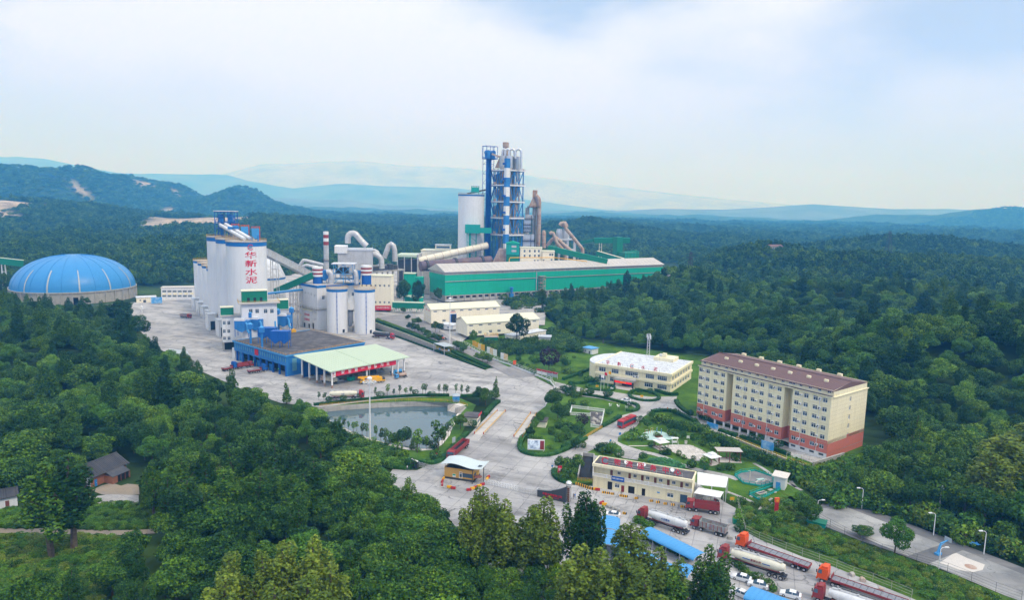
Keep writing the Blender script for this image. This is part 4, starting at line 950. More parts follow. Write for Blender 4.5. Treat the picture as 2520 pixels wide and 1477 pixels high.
zt,zb,zm=q(0,475).z,q(0,720).z,q(0,600).z
mb=MB();x0,x1=-165*k,205*k;mb.box(x0,x1,-8,10,zb,zt);mb.build('casing',STL,t)
mb=MB();n=10;[mb.box(x0+(x1-x0)*i/n-.1,x0+(x1-x0)*i/n+.1,-8.2,-8,zb,zt)for i in range(n+1)];mb.build('rib',STL,t)
mb=MB();mb.box(x0-35*k,x0+100*k,-9,11,zt-2,zt+3.4);mb.build('inlet_box',WPT,t);mb=MB();mb.box(x0+20*k,x1+4*k,-8.5,10.5,zt+.02,zt+1.2);railing(mb,[(x0+20*k,-8.4,zt+1.2),(x1,-8.4,zt+1.2),(x1,10.4,zt+1.2)],1.2,2,2.5,.12);mb.build('roof',STB,t)
mb=MB();mb.prism([(x0,zb),(x0+50*k,zb-4),(x1-30*k,zb-4),(x1,zb)],-8,10);mb.v=[(a,b,c_)for a,b,c_ in mb.v];
mb=MB();mb.box(x0+1,x1-1,-7,9,zb-3,zb-.02);[mb.bar((x,y,0),(x,y,zb-2.9),.8)for x in LSP(x0+1.5,x1-1.5,5)for y in(-6.5,8.5)];mb.build('support',CON,t)
def duct(name,label,k,D,pts,rpx,m='steel',ev=7,group=None,z0=None,n=14,cat='duct'):
 P=[AT(k,*q[:2],q[2]if len(q)>2 else D)for q in pts];t=thing(name,label,cat,(P[-1].x,P[-1].y,min(p.z for p in P)if z0 is None else z0),0,group)
 rr=[rpx_*CR[k][2]/FPX*D for rpx_ in(rpx if isinstance(rpx,(list,tuple))else[rpx]*len(P))]
 mb,bd=MB(),MB();bolted_tube(mb,bd,P,rr,n,ev);W(mb,'pipe',M[m],t,45);W(bd,'flange',M['steel_bright' if m=='steel' else 'steel'],t);return t
duct('duct','huge grey duct arching over the precipitator',2,545,[(1828,440),(1828,385),(1836,352),(1858,332),(1888,328),(1915,338),(1935,362),(1980,415),(2035,470)],32)
duct('duct','grey duct bending down at the right end of the precipitator',2,540,[(2085,565),(2130,560),(2170,580),(2198,620),(2205,720)],30)
duct('duct','smaller grey duct bend behind the precipitator right end',2,552,[(2090,525),(2120,522),(2150,540),(2165,570)],24)
duct('duct','grey duct rising and arching left of the kiln',2,560,[(2230,600),(2255,535),(2280,465),(2305,447),(2330,465),(2345,520),(2348,640)],28)
duct('duct','bright horizontal duct running to the striped chimney, upper of two',2,505,[(1290,710),(1310,670),(1340,628),(1370,632),(1560,680)],19)
duct('duct','bright horizontal duct running to the striped chimney, lower of two',2,500,[(1330,720),(1340,690),(1370,680),(1500,705)],16)

f=Frame(AT(2,1960,745,560),AT(2,2460,745,600));t=thing('service_deck','concrete service deck on columns under the grey ducts','platform',(f.o.x,f.o.y,TZ),f.rz);zz=AT(2,2200,750,575).z-TZ
mb=MB();mb.box(0,f.L,0,16,zz-1.2,zz);mb.build('deck',CON,t);mb=MB();[mb.bar((x,y,0),(x,y,zz-1.2),.9)for x in LSP(1,f.L-1,9)for y in(1,15)];[mb.bar((0,y,zz*.55),(f.L,y,zz*.55),.6)for y in(1,15)];mb.build('column',CON,t)
mb=MB();railing(mb,[(0,0,zz),(f.L,0,zz)],1.2,2,3,.12);mb.build('railing',DST,t);mb=MB();mb.box(8,f.L-6,3,12,zz,zz+3.5);mb.cyl((f.L-14,4),3,zz,zz+5,16);mb.build('machinery',DST,t)
# ---------------------------------------------------------------- upper terrace, hall, kiln line
sheet('terrace',[G(0,900,786,TZ),G(0,985,812,TZ-.4),G(0,1071,843,2.4),G(0,1135,842,2.2),G(0,1190,800,3),G(0,1340,800,TZ),G(0,1345,740,TZ),G(0,1700,690,TZ),G(0,1500,625,TZ),G(0,900,640,TZ),G(0,640,690,TZ),G(0,700,760,1)],RDC)
def cream_block(name,label,k,lb,rb,depth,z0,yt,rows,cols,mwall='cream_pale',wy=None,ww=1.4,wh=1.6,roofh=.5,D=None):
 """plain block: lb, rb = lower front corners, yt = y of the roof edge over the left corner; windows in a grid"""
 A,B=(AT(k,*lb,D),AT(k,*rb,D))if D else(G(k,*lb,z0),G(k,*rb,z0));A.z=B.z=z0
 f=Frame(A,B);h=ZT(A,k,lb[0],yt)-z0;t=fthing(name,label,'building',f)
 hs=[(f.L*(i+.5)/cols-ww/2,f.L*(i+.5)/cols+ww/2,h*(j+.38)/rows,h*(j+.38)/rows+wh)for i in range(cols)for j in range(rows)]
 mb=MB();mb.wall(0,f.L,0,h,0,hs,.3);mb.box(0,.25,.02,depth,0,h);mb.box(f.L-.25,f.L,.02,depth,0,h);mb.box(.25,f.L-.25,depth-.25,depth,0,h);mb.build('wall',M[mwall],t)
 mb=MB();mb.box(-.5,f.L+.5,-.5,depth+.5,h,h+roofh);mb.build('roof',M['cream_roof'],t)
 for a,b,c,d in hs:win(t,(a+b)/2,.2,c,b-a,d-c,0,2,False)
 return t,f,h
cream_block('office_block','long cream low block with small windows right of the mill',2,(1960,905),(2305,900),12,TZ,800,2,7,D=520)
t,f,h=cream_block('workshop_block','cream two storey block behind the sloping clinker conveyor',3,(405,1010),(705,1010),26,TZ,920,2,5,D=705,ww=2.6,wh=2.2)
mb=MB();mb.box(f.L*.35,f.L*.75,8,18,h+.5,h+5.5);o=mb.build('roof_hut',CRM,t);mb=MB();mb.box(f.L*.35-.6,f.L*.75+.6,7.4,18.6,h+5.5,h+6.1);mb.build('hut_roof',WRF,o);mb=MB();mb.box(f.L*.38,f.L*.73,7.9,7.98,h+2.4,h+4.4);mb.build('hut_window',GLS,o)

A=G(3,595,1325,TZ);zE=ZT(A,3,595,1085)-TZ;B=G(3,2310,1025,zE+TZ);B.z=TZ
fH=Frame(A,B);LH,DH=fH.L,31.0;hb=5.2
t=fthing('storage_hall','very long green storage hall with grey concrete base','hall',fH);HALL=t
mb=MB();mb.box(0,LH,.15,.45,hb,zE-3.2);mb.box(0,.3,.45,DH,hb,zE-3.2);mb.box(LH-.3,LH,.45,DH,hb,zE);mb.build('wall',M['green'],t)
mb=MB();[mb.box(x-.03,x+.03,.11,.15,hb,zE-8.6)for x in np.arange(2,LH,6.0)];mb.build('wall_seam',M['green'],t)
mb=MB();mb.box(-.4,LH+.2,-.5,.1,zE-8.4,zE-3.3);mb.box(-.5,-.1,.1,DH,zE-8.4,zE-3.3);mb.build('fascia',M['green'],t)
mb=MB();mb.box(-.5,LH+.3,-.62,-.5,zE-8.9,zE-8.4);mb.build('drip_edge',CON,t)
mb=MB();mb.box(-.2,LH,0,DH,zE-3.2,zE-.4);mb.build('clerestory',CON,t)
nb=40;hs=[(LH*(i+.18)/nb,LH*(i+.82)/nb,2.4,4.4)for i in range(nb)]
mb=MB();mb.wall(0,LH,0,hb,-.3,hs,.8);mb.box(0,.4,.3,DH,0,hb);mb.build('base_wall',CON,t);mb=MB();mb.box(.6,LH-.4,.55,DH-1,0,hb-.2);mb.build('interior',DIN,t)
mb=MB();[mb.box(LH*i/nb-.45,LH*i/nb+.45,-1.0,-.31,0,hb)for i in range(nb+1)];mb.build('pier',CON,t)
zr=zE+5.2;mb=MB()
mb.add([(-1.2,-1.4,zE-.4),(LH+1,-1.4,zE-.4),(LH+1,DH*.5,zr),(-1.2,DH*.5,zr),(-1.2,DH+1.4,zE-.4),(LH+1,DH+1.4,zE-.4),(-1.2,-1.4,zE-.9),(LH+1,-1.4,zE-.9),(-1.2,DH+1.4,zE-.9),(LH+1,DH+1.4,zE-.9)],[(0,1,2,3),(3,2,5,4),(0,3,4,8,6),(1,7,9,5,2),(6,7,1,0),(6,8,9,7),(4,5,9,8)]);mb.build('roof',GRF,t)
mb=MB();[mb.bar((x,-1.4,zE-.3),(x,DH*.5,zr+.06),.22,.14)for x in np.arange(3,LH,5.5)];mb.build('roof_seam',GRF,t)
s,z=fH.on(3,1310,1200);mb=MB();mb.tube([(s,-.8,0),(s,-.8,zE-2)],.35,8);mb.build('drainpipe',STL,t)
s,z=fH.on(3,1348,1200);mb=MB();[mb.bar((s+a,y,0),(s+a,y,19),.22)for a in(-3,3)for y in(-3.4,-.8)]
for i in range(6):mb.bar((s-3+(i%2)*6,-3.4,i*3.1+.4),(s+3-(i%2)*6,-3.4,i*3.1+3.2),.35);mb.box(s-3.1,s+3.1,-3.6,-.7,i*3.1+3.1,i*3.1+3.25)
mb.build('stair_tower',RST,t)
s,z=fH.on(3,1100,1250);mb=MB();mb.cyl((s,-4),1.3,5.5,9.5,14);mb.cyl((s,-4),.5,2,5.5,10);mb.box(s-1.6,s+1.6,-5.2,-2.8,0,4.5);mb.lathe((s,-4,9.5),[(2.2,0),(2.2,.3),(0,1)],14);mb.build('dust_filter',BLU,t)

DT=690.0
c=AT(11,293,900,685);r=142*.22306/FPX*685;zt=AT(11,293,612,685).z
t=thing('clinker_silo','tall pale clinker silo with thin blue rim left of the preheater tower','silo',(c.x,c.y,TZ),0)
mb=MB();mb.cyl((0,0),r,0,zt-TZ-1.4,56,caps=False);mb.build('shell',WPT,t,40);mb=MB();mb.cyl((0,0),r+.15,zt-TZ-1.4,zt-TZ,56,caps=False);mb.build('band',M['blue_band'],t,40);mb=MB();mb.cyl((0,0),r+.4,zt-TZ,zt-TZ+.5,56);mb.build('roof',GRF,t);mb=MB();railing(mb,ring_pts((0,0),r+.2,zt-TZ+.5,30),1.4,2,3,.12);mb.build('railing',STL,t)
for z in(.33,.66):mb=MB();mb.cyl((0,0),r+.05,(zt-TZ)*z-.1,(zt-TZ)*z+.1,56,caps=False);mb.build('joint_ring',WPT,t,40)
p=AT(11,338,600,682);t=thing('filter_house','teal filter housing with railing on the clinker silo top','filter',(p.x,p.y,zt+.5));h=AT(11,0,530,682).z-zt
mb=MB();mb.box(-3.8,3.8,-3,3,h*.3,h);mb.build('housing',M['teal'],t);mb=MB();[mb.bar((a,b,0),(a,b,h*.3),.4)for a in(-3.4,3.4)for b in(-2.6,2.6)];railing(mb,[(-3.8,-3,h),(3.8,-3,h),(3.8,3,h),(-3.8,3,h),(-3.8,-3,h)],1.3,2,2,.14);mb.build('stand',M['teal'],t)
P_,Q_=AT(11,255,602,680),AT(11,455,560,688);gallery('conveyor_gallery','dark open truss conveyor linking the clinker silo to the tower',P_,Q_,2,1.2,'dark_steel','dark_steel',lz=zt)

c0=AT(11,655,1000,676);SIDE=23.0;rz=R(38)
ax,ay=V3((COS(rz),SIN(rz),0)),V3((-SIN(rz),COS(rz),0))
tw=thing('preheater_tower','tall blue and white preheater tower with steel cyclones and ducts','tower',(c0.x,c0.y,TZ),rz);TW=tw
zf=[AT(11,600,y,684).z-TZ for y in(1180,1048,862,683,500,335)]
cols=MB();N3=(0,SIDE/4,SIDE/2,SIDE*.75,SIDE)
for x in N3:
 for y in N3:
  if 0<x<SIDE and 0<y<SIDE:continue
  cols.bar((x,y,0),(x,y,zf[5]+.5),.85 if x in(0,SIDE/2,SIDE)and y in(0,SIDE/2,SIDE)else .5)
cols.build('column',BLU,tw)
for i,z in enumerate(zf[1:]):
 mb=MB();mb.box(-1.4,SIDE+1.4,-1.4,SIDE+1.4,z-1.3,z);mb.build('floor',WPT,tw)
 mb=MB();railing(mb,[(-1.3,SIDE+1.3,z),(-1.3,-1.3,z),(SIDE+1.3,-1.3,z),(SIDE+1.3,SIDE+1.3,z)],1.3,2,3,.13);mb.build('railing',RST,tw)
br=MB();zz=[0]+zf[1:]
for i in range(5):
 a,b=zz[i],zz[i+1]-.9
 for j in range(4):
  x0,x1=N3[j],N3[j+1];u,v=((x0,x1)if(i+j)%2 else(x1,x0))
  br.bar((u,0,a),(v,0,b),.6);br.bar((0,u,a),(0,v,b),.6);br.bar((u,SIDE,a),(v,SIDE,b),.55)
 for s in(0,SIDE):br.bar((0,s,b-.5),(SIDE,s,b-.5),.6);br.bar((s,0,b-.5),(s,SIDE,b-.5),.6)
br.build('brace',BLU,tw)
def cyclone(x,y,zt_,r,h1,h2,m):
 mb=MB();mb.lathe((x,y,zt_),[(0,.6),(r*.5,.5),(r,0),(r,-h1),(r*.28,-h1-h2),(r*.28,-h1-h2-4)],18);return mb.build('cyclone',M[m],tw,40)
lay=[(5.5,6,4.6),(5.5,17,4.6),(17,5.5,4.6),(17,17,4.4)]
for i in range(1,5):
 z=zf[i+1]-2
 for j,(x,y,r)in enumerate(lay):
  if(i+j)%7==6:continue
  H=zf[i+1]-zf[i];cyclone(x+(i%2)*1.2-.6,y,z-(j%2)*H*.18,r,H*.30,H*.38,('cyclone','rust','cyclone')[(i+j)%3])
for j,(x,y,z0_,z1_)in enumerate(((10,4,zf[1],zf[5]),(4,11,zf[1]*.4,zf[4]),(19,11,zf[2],zf[5]),(12,18,zf[1],zf[5]))):
 mb,bd=MB(),MB();bolted_tube(mb,bd,[(x,y,z0_),(x,y,z1_)],1.7,12,6);mb.build('riser_duct',M['cyclone'],tw,40);bd.build('flange',RST,tw)
for j in range(4):
 z=zf[j+1];mb=MB();mb.tube([(8,3,z+12),(4,2,z+7),(3,2,z+1)],.8,8);mb.tube([(15,3,z+11),(19,2,z+6),(20,2,z+.5)],.8,8);mb.build('chute',RST,tw,40)
 for q in(2.2,3.8):mb=MB();mb.cyl((-.2,q+SIDE*.55),.75,z,z+2.6,12);mb.build('air_receiver',M['pink_white'],tw,40)

zt5=zf[5];ztop=AT(11,800,188,684).z-TZ;zg=AT(11,800,108,684).z-TZ
for(x,y),m in zip(((7,2.5),(3,8),(17,2.5),(14,8)),('steel_bright','steel','steel_bright','steel')):
 mb=MB();r=3.3;mb.lathe((x,y,ztop),[(0,.4),(r,0),(r,-(ztop-zt5)*.75),(r*.4,-(ztop-zt5)-6),(r*.35,-(ztop-zt5)-11)],20);mb.build('cyclone',M[m],tw,40)
for xa,xb,D_,yb in((640,672,692,200),(668,722,688,190),(712,772,684,200),(782,846,682,325)):
 a,b=AT(11,xa,150,D_),AT(11,xb,150,D_);k_=.22306/FPX*D_;mb,bd=MB(),MB();bolted_tube(mb,bd,[AT(11,xa,215,D_)]+arc(a,b,40*k_,12)+[AT(11,xb,yb,D_)],12.5*k_,14,4);W(mb,'gooseneck_pipe',STB,tw,40);W(bd,'flange',STL,tw)
mb=MB();mb.lathe((11,14,ztop),[(2.6,0),(2.6,zg-ztop+2),(3.1,zg-ztop+2.3),(3.1,zg-ztop+7),(0,zg-ztop+7.1)],20);mb.build('top_stack',RST,tw,40)
mb=MB();mb.prism([(1,zt5+2),(10,zt5+2),(10,ztop+1),(7,ztop+1)],12,18,'y');mb.build('hopper',RST,tw)
mb=MB();mb.bar((-6,14,zt5+15),(12,4,zt5+8),2.4,1.6);mb.build('feed_chute',RST,tw)
for k in range(13):
 zz0,zz1=AT(11,690,210,672).z-TZ,8.0;a=zz0+(zz1-zz0)*k/13;b=zz0+(zz1-zz0)*(k+1)/13
 mb=MB();mb.box(-2.2,2.4,-5.2,-1.6,b,a);o=mb.build('stair_panel',M['blue' if k%2==0 else 'white_clean'],tw)
mb=MB();[mb.box(-4.4,-2.6,-5.4,-1.7,z+4,z+6)for z in zf[1:]];mb.build('landing',BLD,tw)
e0=AT(11,468,1000,690);e1=AT(11,468,215,690).z;mt=thing('elevator_tower','slim blue bucket elevator mast with platform beside the preheater tower','tower',(e0.x,e0.y,TZ),rz)
mb=MB();mb.box(-1.5,.9,-1.2,1.2,0,e1-TZ);mb.box(1.6,3.6,-1,1,0,e1-TZ);mb.build('casing',BLD,mt)
mb=MB();[mb.bar((x,y,0),(x,y,e1-TZ+(12.5 if abs(x)>0 else 0)),.35)for x in(-4,5)for y in(-3,3)]
for z in np.arange(8,e1-TZ,9.5):
 for y in(-3,3):mb.bar((-4,y,z),(5,y,z),.3);mb.bar((-4,y,z),(5,y,min(z+9.5,e1-TZ)),.2)
mb.build('frame',BLD,mt)
mb=MB();mb.box(-4.6,9,-4,4,e1-TZ-.4,e1-TZ);railing(mb,[(-4.5,-3.9,e1-TZ),(8.9,-3.9,e1-TZ),(8.9,3.9,e1-TZ),(-4.5,3.9,e1-TZ),(-4.5,-3.9,e1-TZ)],1.5,2,2,.16);z9=e1-TZ+12.2;[mb.bar((x,y,e1-TZ),(x,y,z9),.35)for x in(-4.4,8.8)for y in(-3.8,3.8)];[mb.bar(a,b,.4)for a,b in(((-4.4,-3.8,z9),(8.8,-3.8,z9)),((8.8,-3.8,z9),(8.8,3.8,z9)),((8.8,3.8,z9),(-4.4,3.8,z9)),((-4.4,3.8,z9),(-4.4,-3.8,z9)))];mb.build('head_platform',BLD,mt)
for x in(-1,5.5):mb=MB();mb.box(x-1.8,x+1.8,-2,2,e1-TZ,e1-TZ+5);mb.tube([(x,-2.2,e1-TZ+6),(x,2.2,e1-TZ+6)],2.4,14);mb.build('drive_head',BLU,mt)

p=AT(11,350,985,668);k_=.22306/FPX*668;t=thing('transfer_house','green transfer house on lattice legs in front of the clinker silo','building',(p.x,p.y,TZ))
z0_,z1_=AT(11,0,1030,668).z-TZ,AT(11,0,935,668).z-TZ;mb=MB();mb.box(-120*k_,42*k_,-4,6,z0_,z1_);mb.box(42*k_,165*k_,-3,5,z0_+.3,z1_-3);mb.build('casing',M['teal'],t)
mb=MB();[mb.bar((x*k_,y,z0_),(x*k_*.8,y,0),.45)for x in(-100,0)for y in(-3.5,5)];[mb.bar((-100*k_,y,z0_-i*8),(0,y,z0_-i*8-8),.3)for i in range(4)for y in(-3.5,5)];mb.box(-78*k_,-58*k_,-2,2,0,z0_);mb.build('trestle',M['teal'],t)
P_,Q_=AT(3,385,1003,640),AT(3,928,880,672);t=thing('clinker_conveyor','pale round-backed conveyor tube sloping up to the tower','conveyor',(P_.x,P_.y,TZ));mb,bd=MB(),MB();bolted_tube(mb,bd,[P_,Q_],3.4,16,8);W(mb,'tube',M['tank_cream'],t,40);W(bd,'flange',RST,t)
mb=MB()
for s in(.3,.62,.9):
 a=P_.lerp(Q_,s)
 for i in(-2,2):mb.bar(a+V3((i,0,-3)),V3((a.x+i*1.6,a.y,TZ)),.4);mb.bar(a+V3((-i,0,-3)),V3((a.x+i*1.3,a.y,TZ+(a.z-TZ)*.4)),.25)
W(mb,'trestle',STL,t)

P_,Q_=AT(3,400,1045,618),AT(3,955,1000,655);t=thing('rotary_kiln','dark rotary kiln drum lying behind the green hall','kiln',(P_.x,P_.y,TZ))
mb=MB();mb.tube([P_,Q_],4.6,24);W(mb,'drum',M['kiln'],t,40)
for s in(.08,.48,.86):a,d=P_.lerp(Q_,s),(Q_-P_).normalized();mb=MB();mb.tube([a-d*1.1,a+d*1.1],5.5,24);W(mb,'tyre',DST,t,40)
mb=MB();[mb.box(P_.lerp(Q_,s).x-3,P_.lerp(Q_,s).x+3,P_.lerp(Q_,s).y-4,P_.lerp(Q_,s).y+4,TZ,P_.lerp(Q_,s).z-4.4)for s in(.08,.48,.86)];W(mb,'pier',CON,t)
t=thing('kiln_hood','rusty corrugated kiln inlet housing below the tower','housing',AT(11,600,1300,655));t.location.z=TZ;z1_=AT(11,0,1195,655).z-TZ;k_=.22306/FPX*655
mb=MB();mb.prism([(-85*k_,0),(80*k_,0),(80*k_,z1_),(0,z1_),(-85*k_,z1_*.6)],-6,6,'y');mb.v=[(x,y,z)for x,y,z in mb.v];mb.build('casing',RST,t);mb=MB();[mb.box(x*k_-.12,x*k_+.12,-6.2,-6,0,z1_*(.6 if x<-40 else .98))for x in range(-80,81,16)];mb.build('rib',M['kiln'],t)
t=thing('gallery_tower','green clad stair tower in front of the preheater tower','building',AT(11,750,1300,652));t.location.z=TZ;zt_=AT(11,0,1135,652).z-TZ;zm_=AT(11,0,1255,652).z-TZ;k_=.22306/FPX*652
mb=MB();mb.box(-72*k_,72*k_,-6,6,zm_,zt_);mb.build('upper_casing',M['teal'],t);mb=MB();mb.box(-66*k_,68*k_,-5.6,5.6,0,zm_);mb.build('lower_casing',M['green_dark'],t);mb=MB();mb.prism([(-76*k_,zt_),(76*k_,zt_),(76*k_,zt_+.5),(0,zt_+2.4),(-76*k_,zt_+.5)],-6.5,6.5,'y');mb.build('roof',M['green'],t)
for z in(.35,.75):mb=MB();mb.box(-12*k_,40*k_,-6.12,-6,zm_+(zt_-zm_)*z-1,zm_+(zt_-zm_)*z+1);mb.build('louvre',STL,t)

def small_cream(name,label,x0,x1,yt,D,wins,depth=14):
 A,B=AT(11,x0,1365,D),AT(11,x1,1365,D);A.z=B.z=TZ;f=Frame(A,B);h=ZT(A,11,x0,yt)-TZ;t=fthing(name,label,'building',f)
 hs=[]
 for x,y in wins:s,z=f.on(11,x,y);hs.append((s-.9,s+.9,z-1.2,z+1.2))
 mb=MB();mb.wall(0,f.L,0,h,0,hs,.3);mb.box(0,.25,.02,depth,0,h);mb.box(f.L-.25,f.L,.02,depth,0,h);mb.build('wall',CRM,t);mb=MB();mb.box(-.4,f.L+.4,-.4,depth,h,h+.6);mb.build('roof',M['cream_roof'],t)
 for a,b,c,d in hs:win(t,(a+b)/2,.2,c,1.8,2.4,0,2,False)
 return t,f,h
small_cream('control_building','cream control building with rows of small square windows below the tower',832,1072,1200,648,[(x,y)for x in(883,940,996,1040)for y in(1235,1287)]+[(995,1345),(1030,1345)])
small_cream('control_annex','cream annex with dark openings right of the control building',1076,1210,1240,646,[(1092,1343),(1165,1275),(1190,1275),(1180,1335)])
duct('gas_pipe','thin yellow gas pipe crossing in front of the control building',11,640,[(712,1372),(714,1325),(725,1308),(900,1306),(1210,1306),(1400,1328),(1570,1350)],4.5,'yellow',60,cat='pipe',n=8)

c=AT(11,925,1180,700);k_=.22306/FPX*700;t=thing('waste_heat_boiler','stacked steel waste heat boiler with platforms right of the tower','boiler',(c.x,c.y,TZ))
for y0,y1,a,b in((1190,1110,-62,62),(1095,1030,-62,60),(1000,970,-55,22),(960,930,-55,22),(920,870,-55,22),(860,815,-40,40)):
 za,zb_=AT(11,0,y0,700).z-TZ,AT(11,0,y1,700).z-TZ;mb=MB();mb.box(a*k_,b*k_,-5,5,za,zb_);mb.build('module',M['steel_bright' if y0>900 else 'steel'],t)
 mb=MB();mb.box((a-8)*k_,(b+10)*k_,-6.4,6,za-.8,za-.1);railing(mb,[((a-8)*k_,-6.3,za),((b+10)*k_,-6.3,za)],1.2,2,2.2,.14);mb.build('platform',DST,t)
mb=MB();[mb.bar((x*k_,y,0),(x*k_,y,AT(11,0,820,700).z-TZ),.5)for x in(-64,24,64)for y in(-5.5,5.2)];mb.build('frame',DST,t)
duct('exhaust_duct','tall rust-stained exhaust duct with bent top',11,712,[(1000,620),(1018,632),(1034,655),(1042,690),(1042,780),(1040,960),(1032,1180)],[22,24,26,25,24,24,24],'rust',8,z0=TZ)
c=AT(11,972,1190,716);k_=.22306/FPX*716;t=thing('exhaust_stack','rust-topped square exhaust stack with tapering hood beside the bent duct','chimney',(c.x,c.y,TZ));z_=lambda y:AT(11,0,y,716).z-TZ
mb=MB();mb.cyl((-5*k_-6,0),22*k_,0,z_(735),18);mb.cyl((12*k_,0),24*k_,0,z_(735),18);mb.build('shaft',STL,t,40)
mb=MB();a,b,e,g_=-58*k_,48*k_,-14*k_,28*k_;mb.add([(a,-5,z_(728)),(b,-5,z_(728)),(b,5,z_(728)),(a,5,z_(728)),(e,-3,z_(630)),(g_,-3,z_(630)),(g_,3,z_(630)),(e,3,z_(630))],[(0,1,5,4),(1,2,6,5),(2,3,7,6),(3,0,4,7),(3,2,1,0)]);mb.box(-14*k_,36*k_,-3.2,3.2,z_(630),z_(542));mb.build('hood',RST,t)
mb=MB();mb.box(a-1,b+2,-6.5,6.5,z_(735),z_(728));railing(mb,[(a-1,-6.4,z_(728)),(b+2,-6.4,z_(728))],1.3,2,2,.14);mb.build('platform',DST,t)
duct('duct','stubby round-topped rusty duct behind the cream annex',11,690,[(1095,1200),(1095,1080),(1095,1030),(1094,1005)],[23,24,24,12],'rust',6)
duct('duct','rusty duct bending over and down to the right, left of the white bins',11,695,[(1130,1180),(1175,1120),(1215,1085),(1235,1092),(1300,1150),(1395,1232)],20,'rust',8)
duct('duct','rusty swan-neck duct below the white bins',11,690,[(1160,1045),(1178,1030),(1200,1040),(1212,1075),(1240,1150),(1290,1200),(1330,1265),(1338,1345)],19,'rust',6)
duct('duct','long rusty duct sloping down right from the white bins',11,700,[(1270,950),(1285,928),(1315,922),(1330,945),(1335,985),(1365,1020),(1500,1185),(1522,1215),(1524,1270)],19,'rust',6)
duct('duct','short rusty elbow on top of the white bins',11,704,[(1300,968),(1305,935),(1330,922),(1345,945),(1348,970)],18,'rust',6)
c=AT(11,1300,1190,708);k_=.22306/FPX*708;t=thing('filter_bins','pair of white cyclone bins on a pale concrete table frame','silo',(c.x,c.y,TZ));z_=lambda y:AT(11,0,y,708).z-TZ
for x in(-36,34):mb=MB();mb.lathe((x*k_,0,0),[(30*k_,z_(968)),(38*k_,z_(1000)),(40*k_,z_(1062)),(12*k_,z_(1110))],20);mb.cyl((x*k_,0),30*k_,z_(969),z_(965),20);mb.build('bin',STB,t,40)
mb=MB();mb.box(-42*k_,145*k_,-7,7,z_(1085),z_(1070));[mb.bar((x*k_,y,0),(x*k_,y,z_(1085)),1.4)for x in(-35,55,135)for y in(-6,6)];[mb.bar((-35*k_,y,z_(1190)),(135*k_,y,z_(1190)),1.2)for y in(-6,6)];mb.build('table_frame',WPT,t)

gallery('conveyor_gallery','long green conveyor gallery sloping down behind the hall roof',AT(3,1405,902,668),AT(3,1870,1010,668),4.4,5,'green_dark','green',legs=(.5,),lz=TZ)
gallery('conveyor_gallery','pale-roofed green gallery sloping to the hall roof far right',AT(3,1790,940,720),AT(3,2000,1000,712),5,4.5,'green_dark','cream_roof',lz=TZ)
gallery('conveyor_gallery','high level green gallery above the trees right of the tower',AT(3,1770,842,770),AT(3,2050,842,770),4,5.5,'green_dark','green',legs=(.18,),lz=TZ,lm='tank_cream')
gallery('conveyor_gallery','thin green gallery climbing from the trees to the high gallery',AT(3,1665,862,790),AT(3,1772,842,772),3,3,'green_dark','green',lz=TZ)
c=AT(3,2040,990,735);k_=.31223/FPX*735;t=thing('crusher_tower','square dark green crusher tower behind the hall right end','building',(c.x,c.y,TZ),R(25));zt_=AT(3,0,892,735).z-TZ
mb=MB();mb.box(-66*k_,58*k_,-7,7,0,zt_);mb.build('casing',M['green_dark'],t);mb=MB();railing(mb,[(-66*k_,-7,zt_),(58*k_,-7,zt_),(58*k_,7,zt_)],2,2,3,.25);mb.build('railing',M['green'],t)
mb=MB();mb.box(-74*k_,-20*k_,8,16,0,zt_+16);mb.build('tall_casing',M['green_dark'],t);mb=MB();[mb.box(x*k_-.15,x*k_+.15,-7.2,-7,0,zt_)for x in(-66,-35,-4,27,58)];mb.build('rib',M['green'],t)
t=thing('open_shed','green-roofed low shed left of the kiln among the ducts','shed',AT(3,310,1000,640));t.location.z=TZ;k_=.31223/FPX*640;z_=lambda y:AT(3,0,y,640).z-TZ
mb=MB();mb.box(-90*k_,75*k_,-5,22,z_(962),z_(945));mb.build('roof',M['green_roof'],t);mb=MB();mb.box(70*k_,80*k_,-5,22,0,z_(940));[mb.bar((x*k_,-4,0),(x*k_,-4,z_(962)),.8)for x in(-85,-30,25)];mb.build('wall',STL,t);mb=MB();mb.box(-85*k_,70*k_,0,20,0,z_(990));mb.build('machinery',DST,t)
t=thing('pump_shed','small bright green shed left of the hall','shed',AT(3,340,1180,590));t.location.z=TZ;k_=.31223/FPX*590;z_=lambda y:AT(3,0,y,590).z-TZ
mb=MB();mb.box(-65*k_,20*k_,-4,6,0,z_(1095));mb.box(20*k_,85*k_,-3,5,0,z_(1120));mb.build('wall',M['green'],t);mb=MB();mb.box(-68*k_,24*k_,-4.5,6.5,z_(1095),z_(1090));mb.build('roof',M['green_roof'],t);mb=MB();[mb.bar((x*k_,-3.2,z_(y)),((x+60)*k_,-3.2,z_(y)),.3)for x,y in((20,1130),(22,1145),(20,1160))];mb.build('pipe',M['teal'],t)

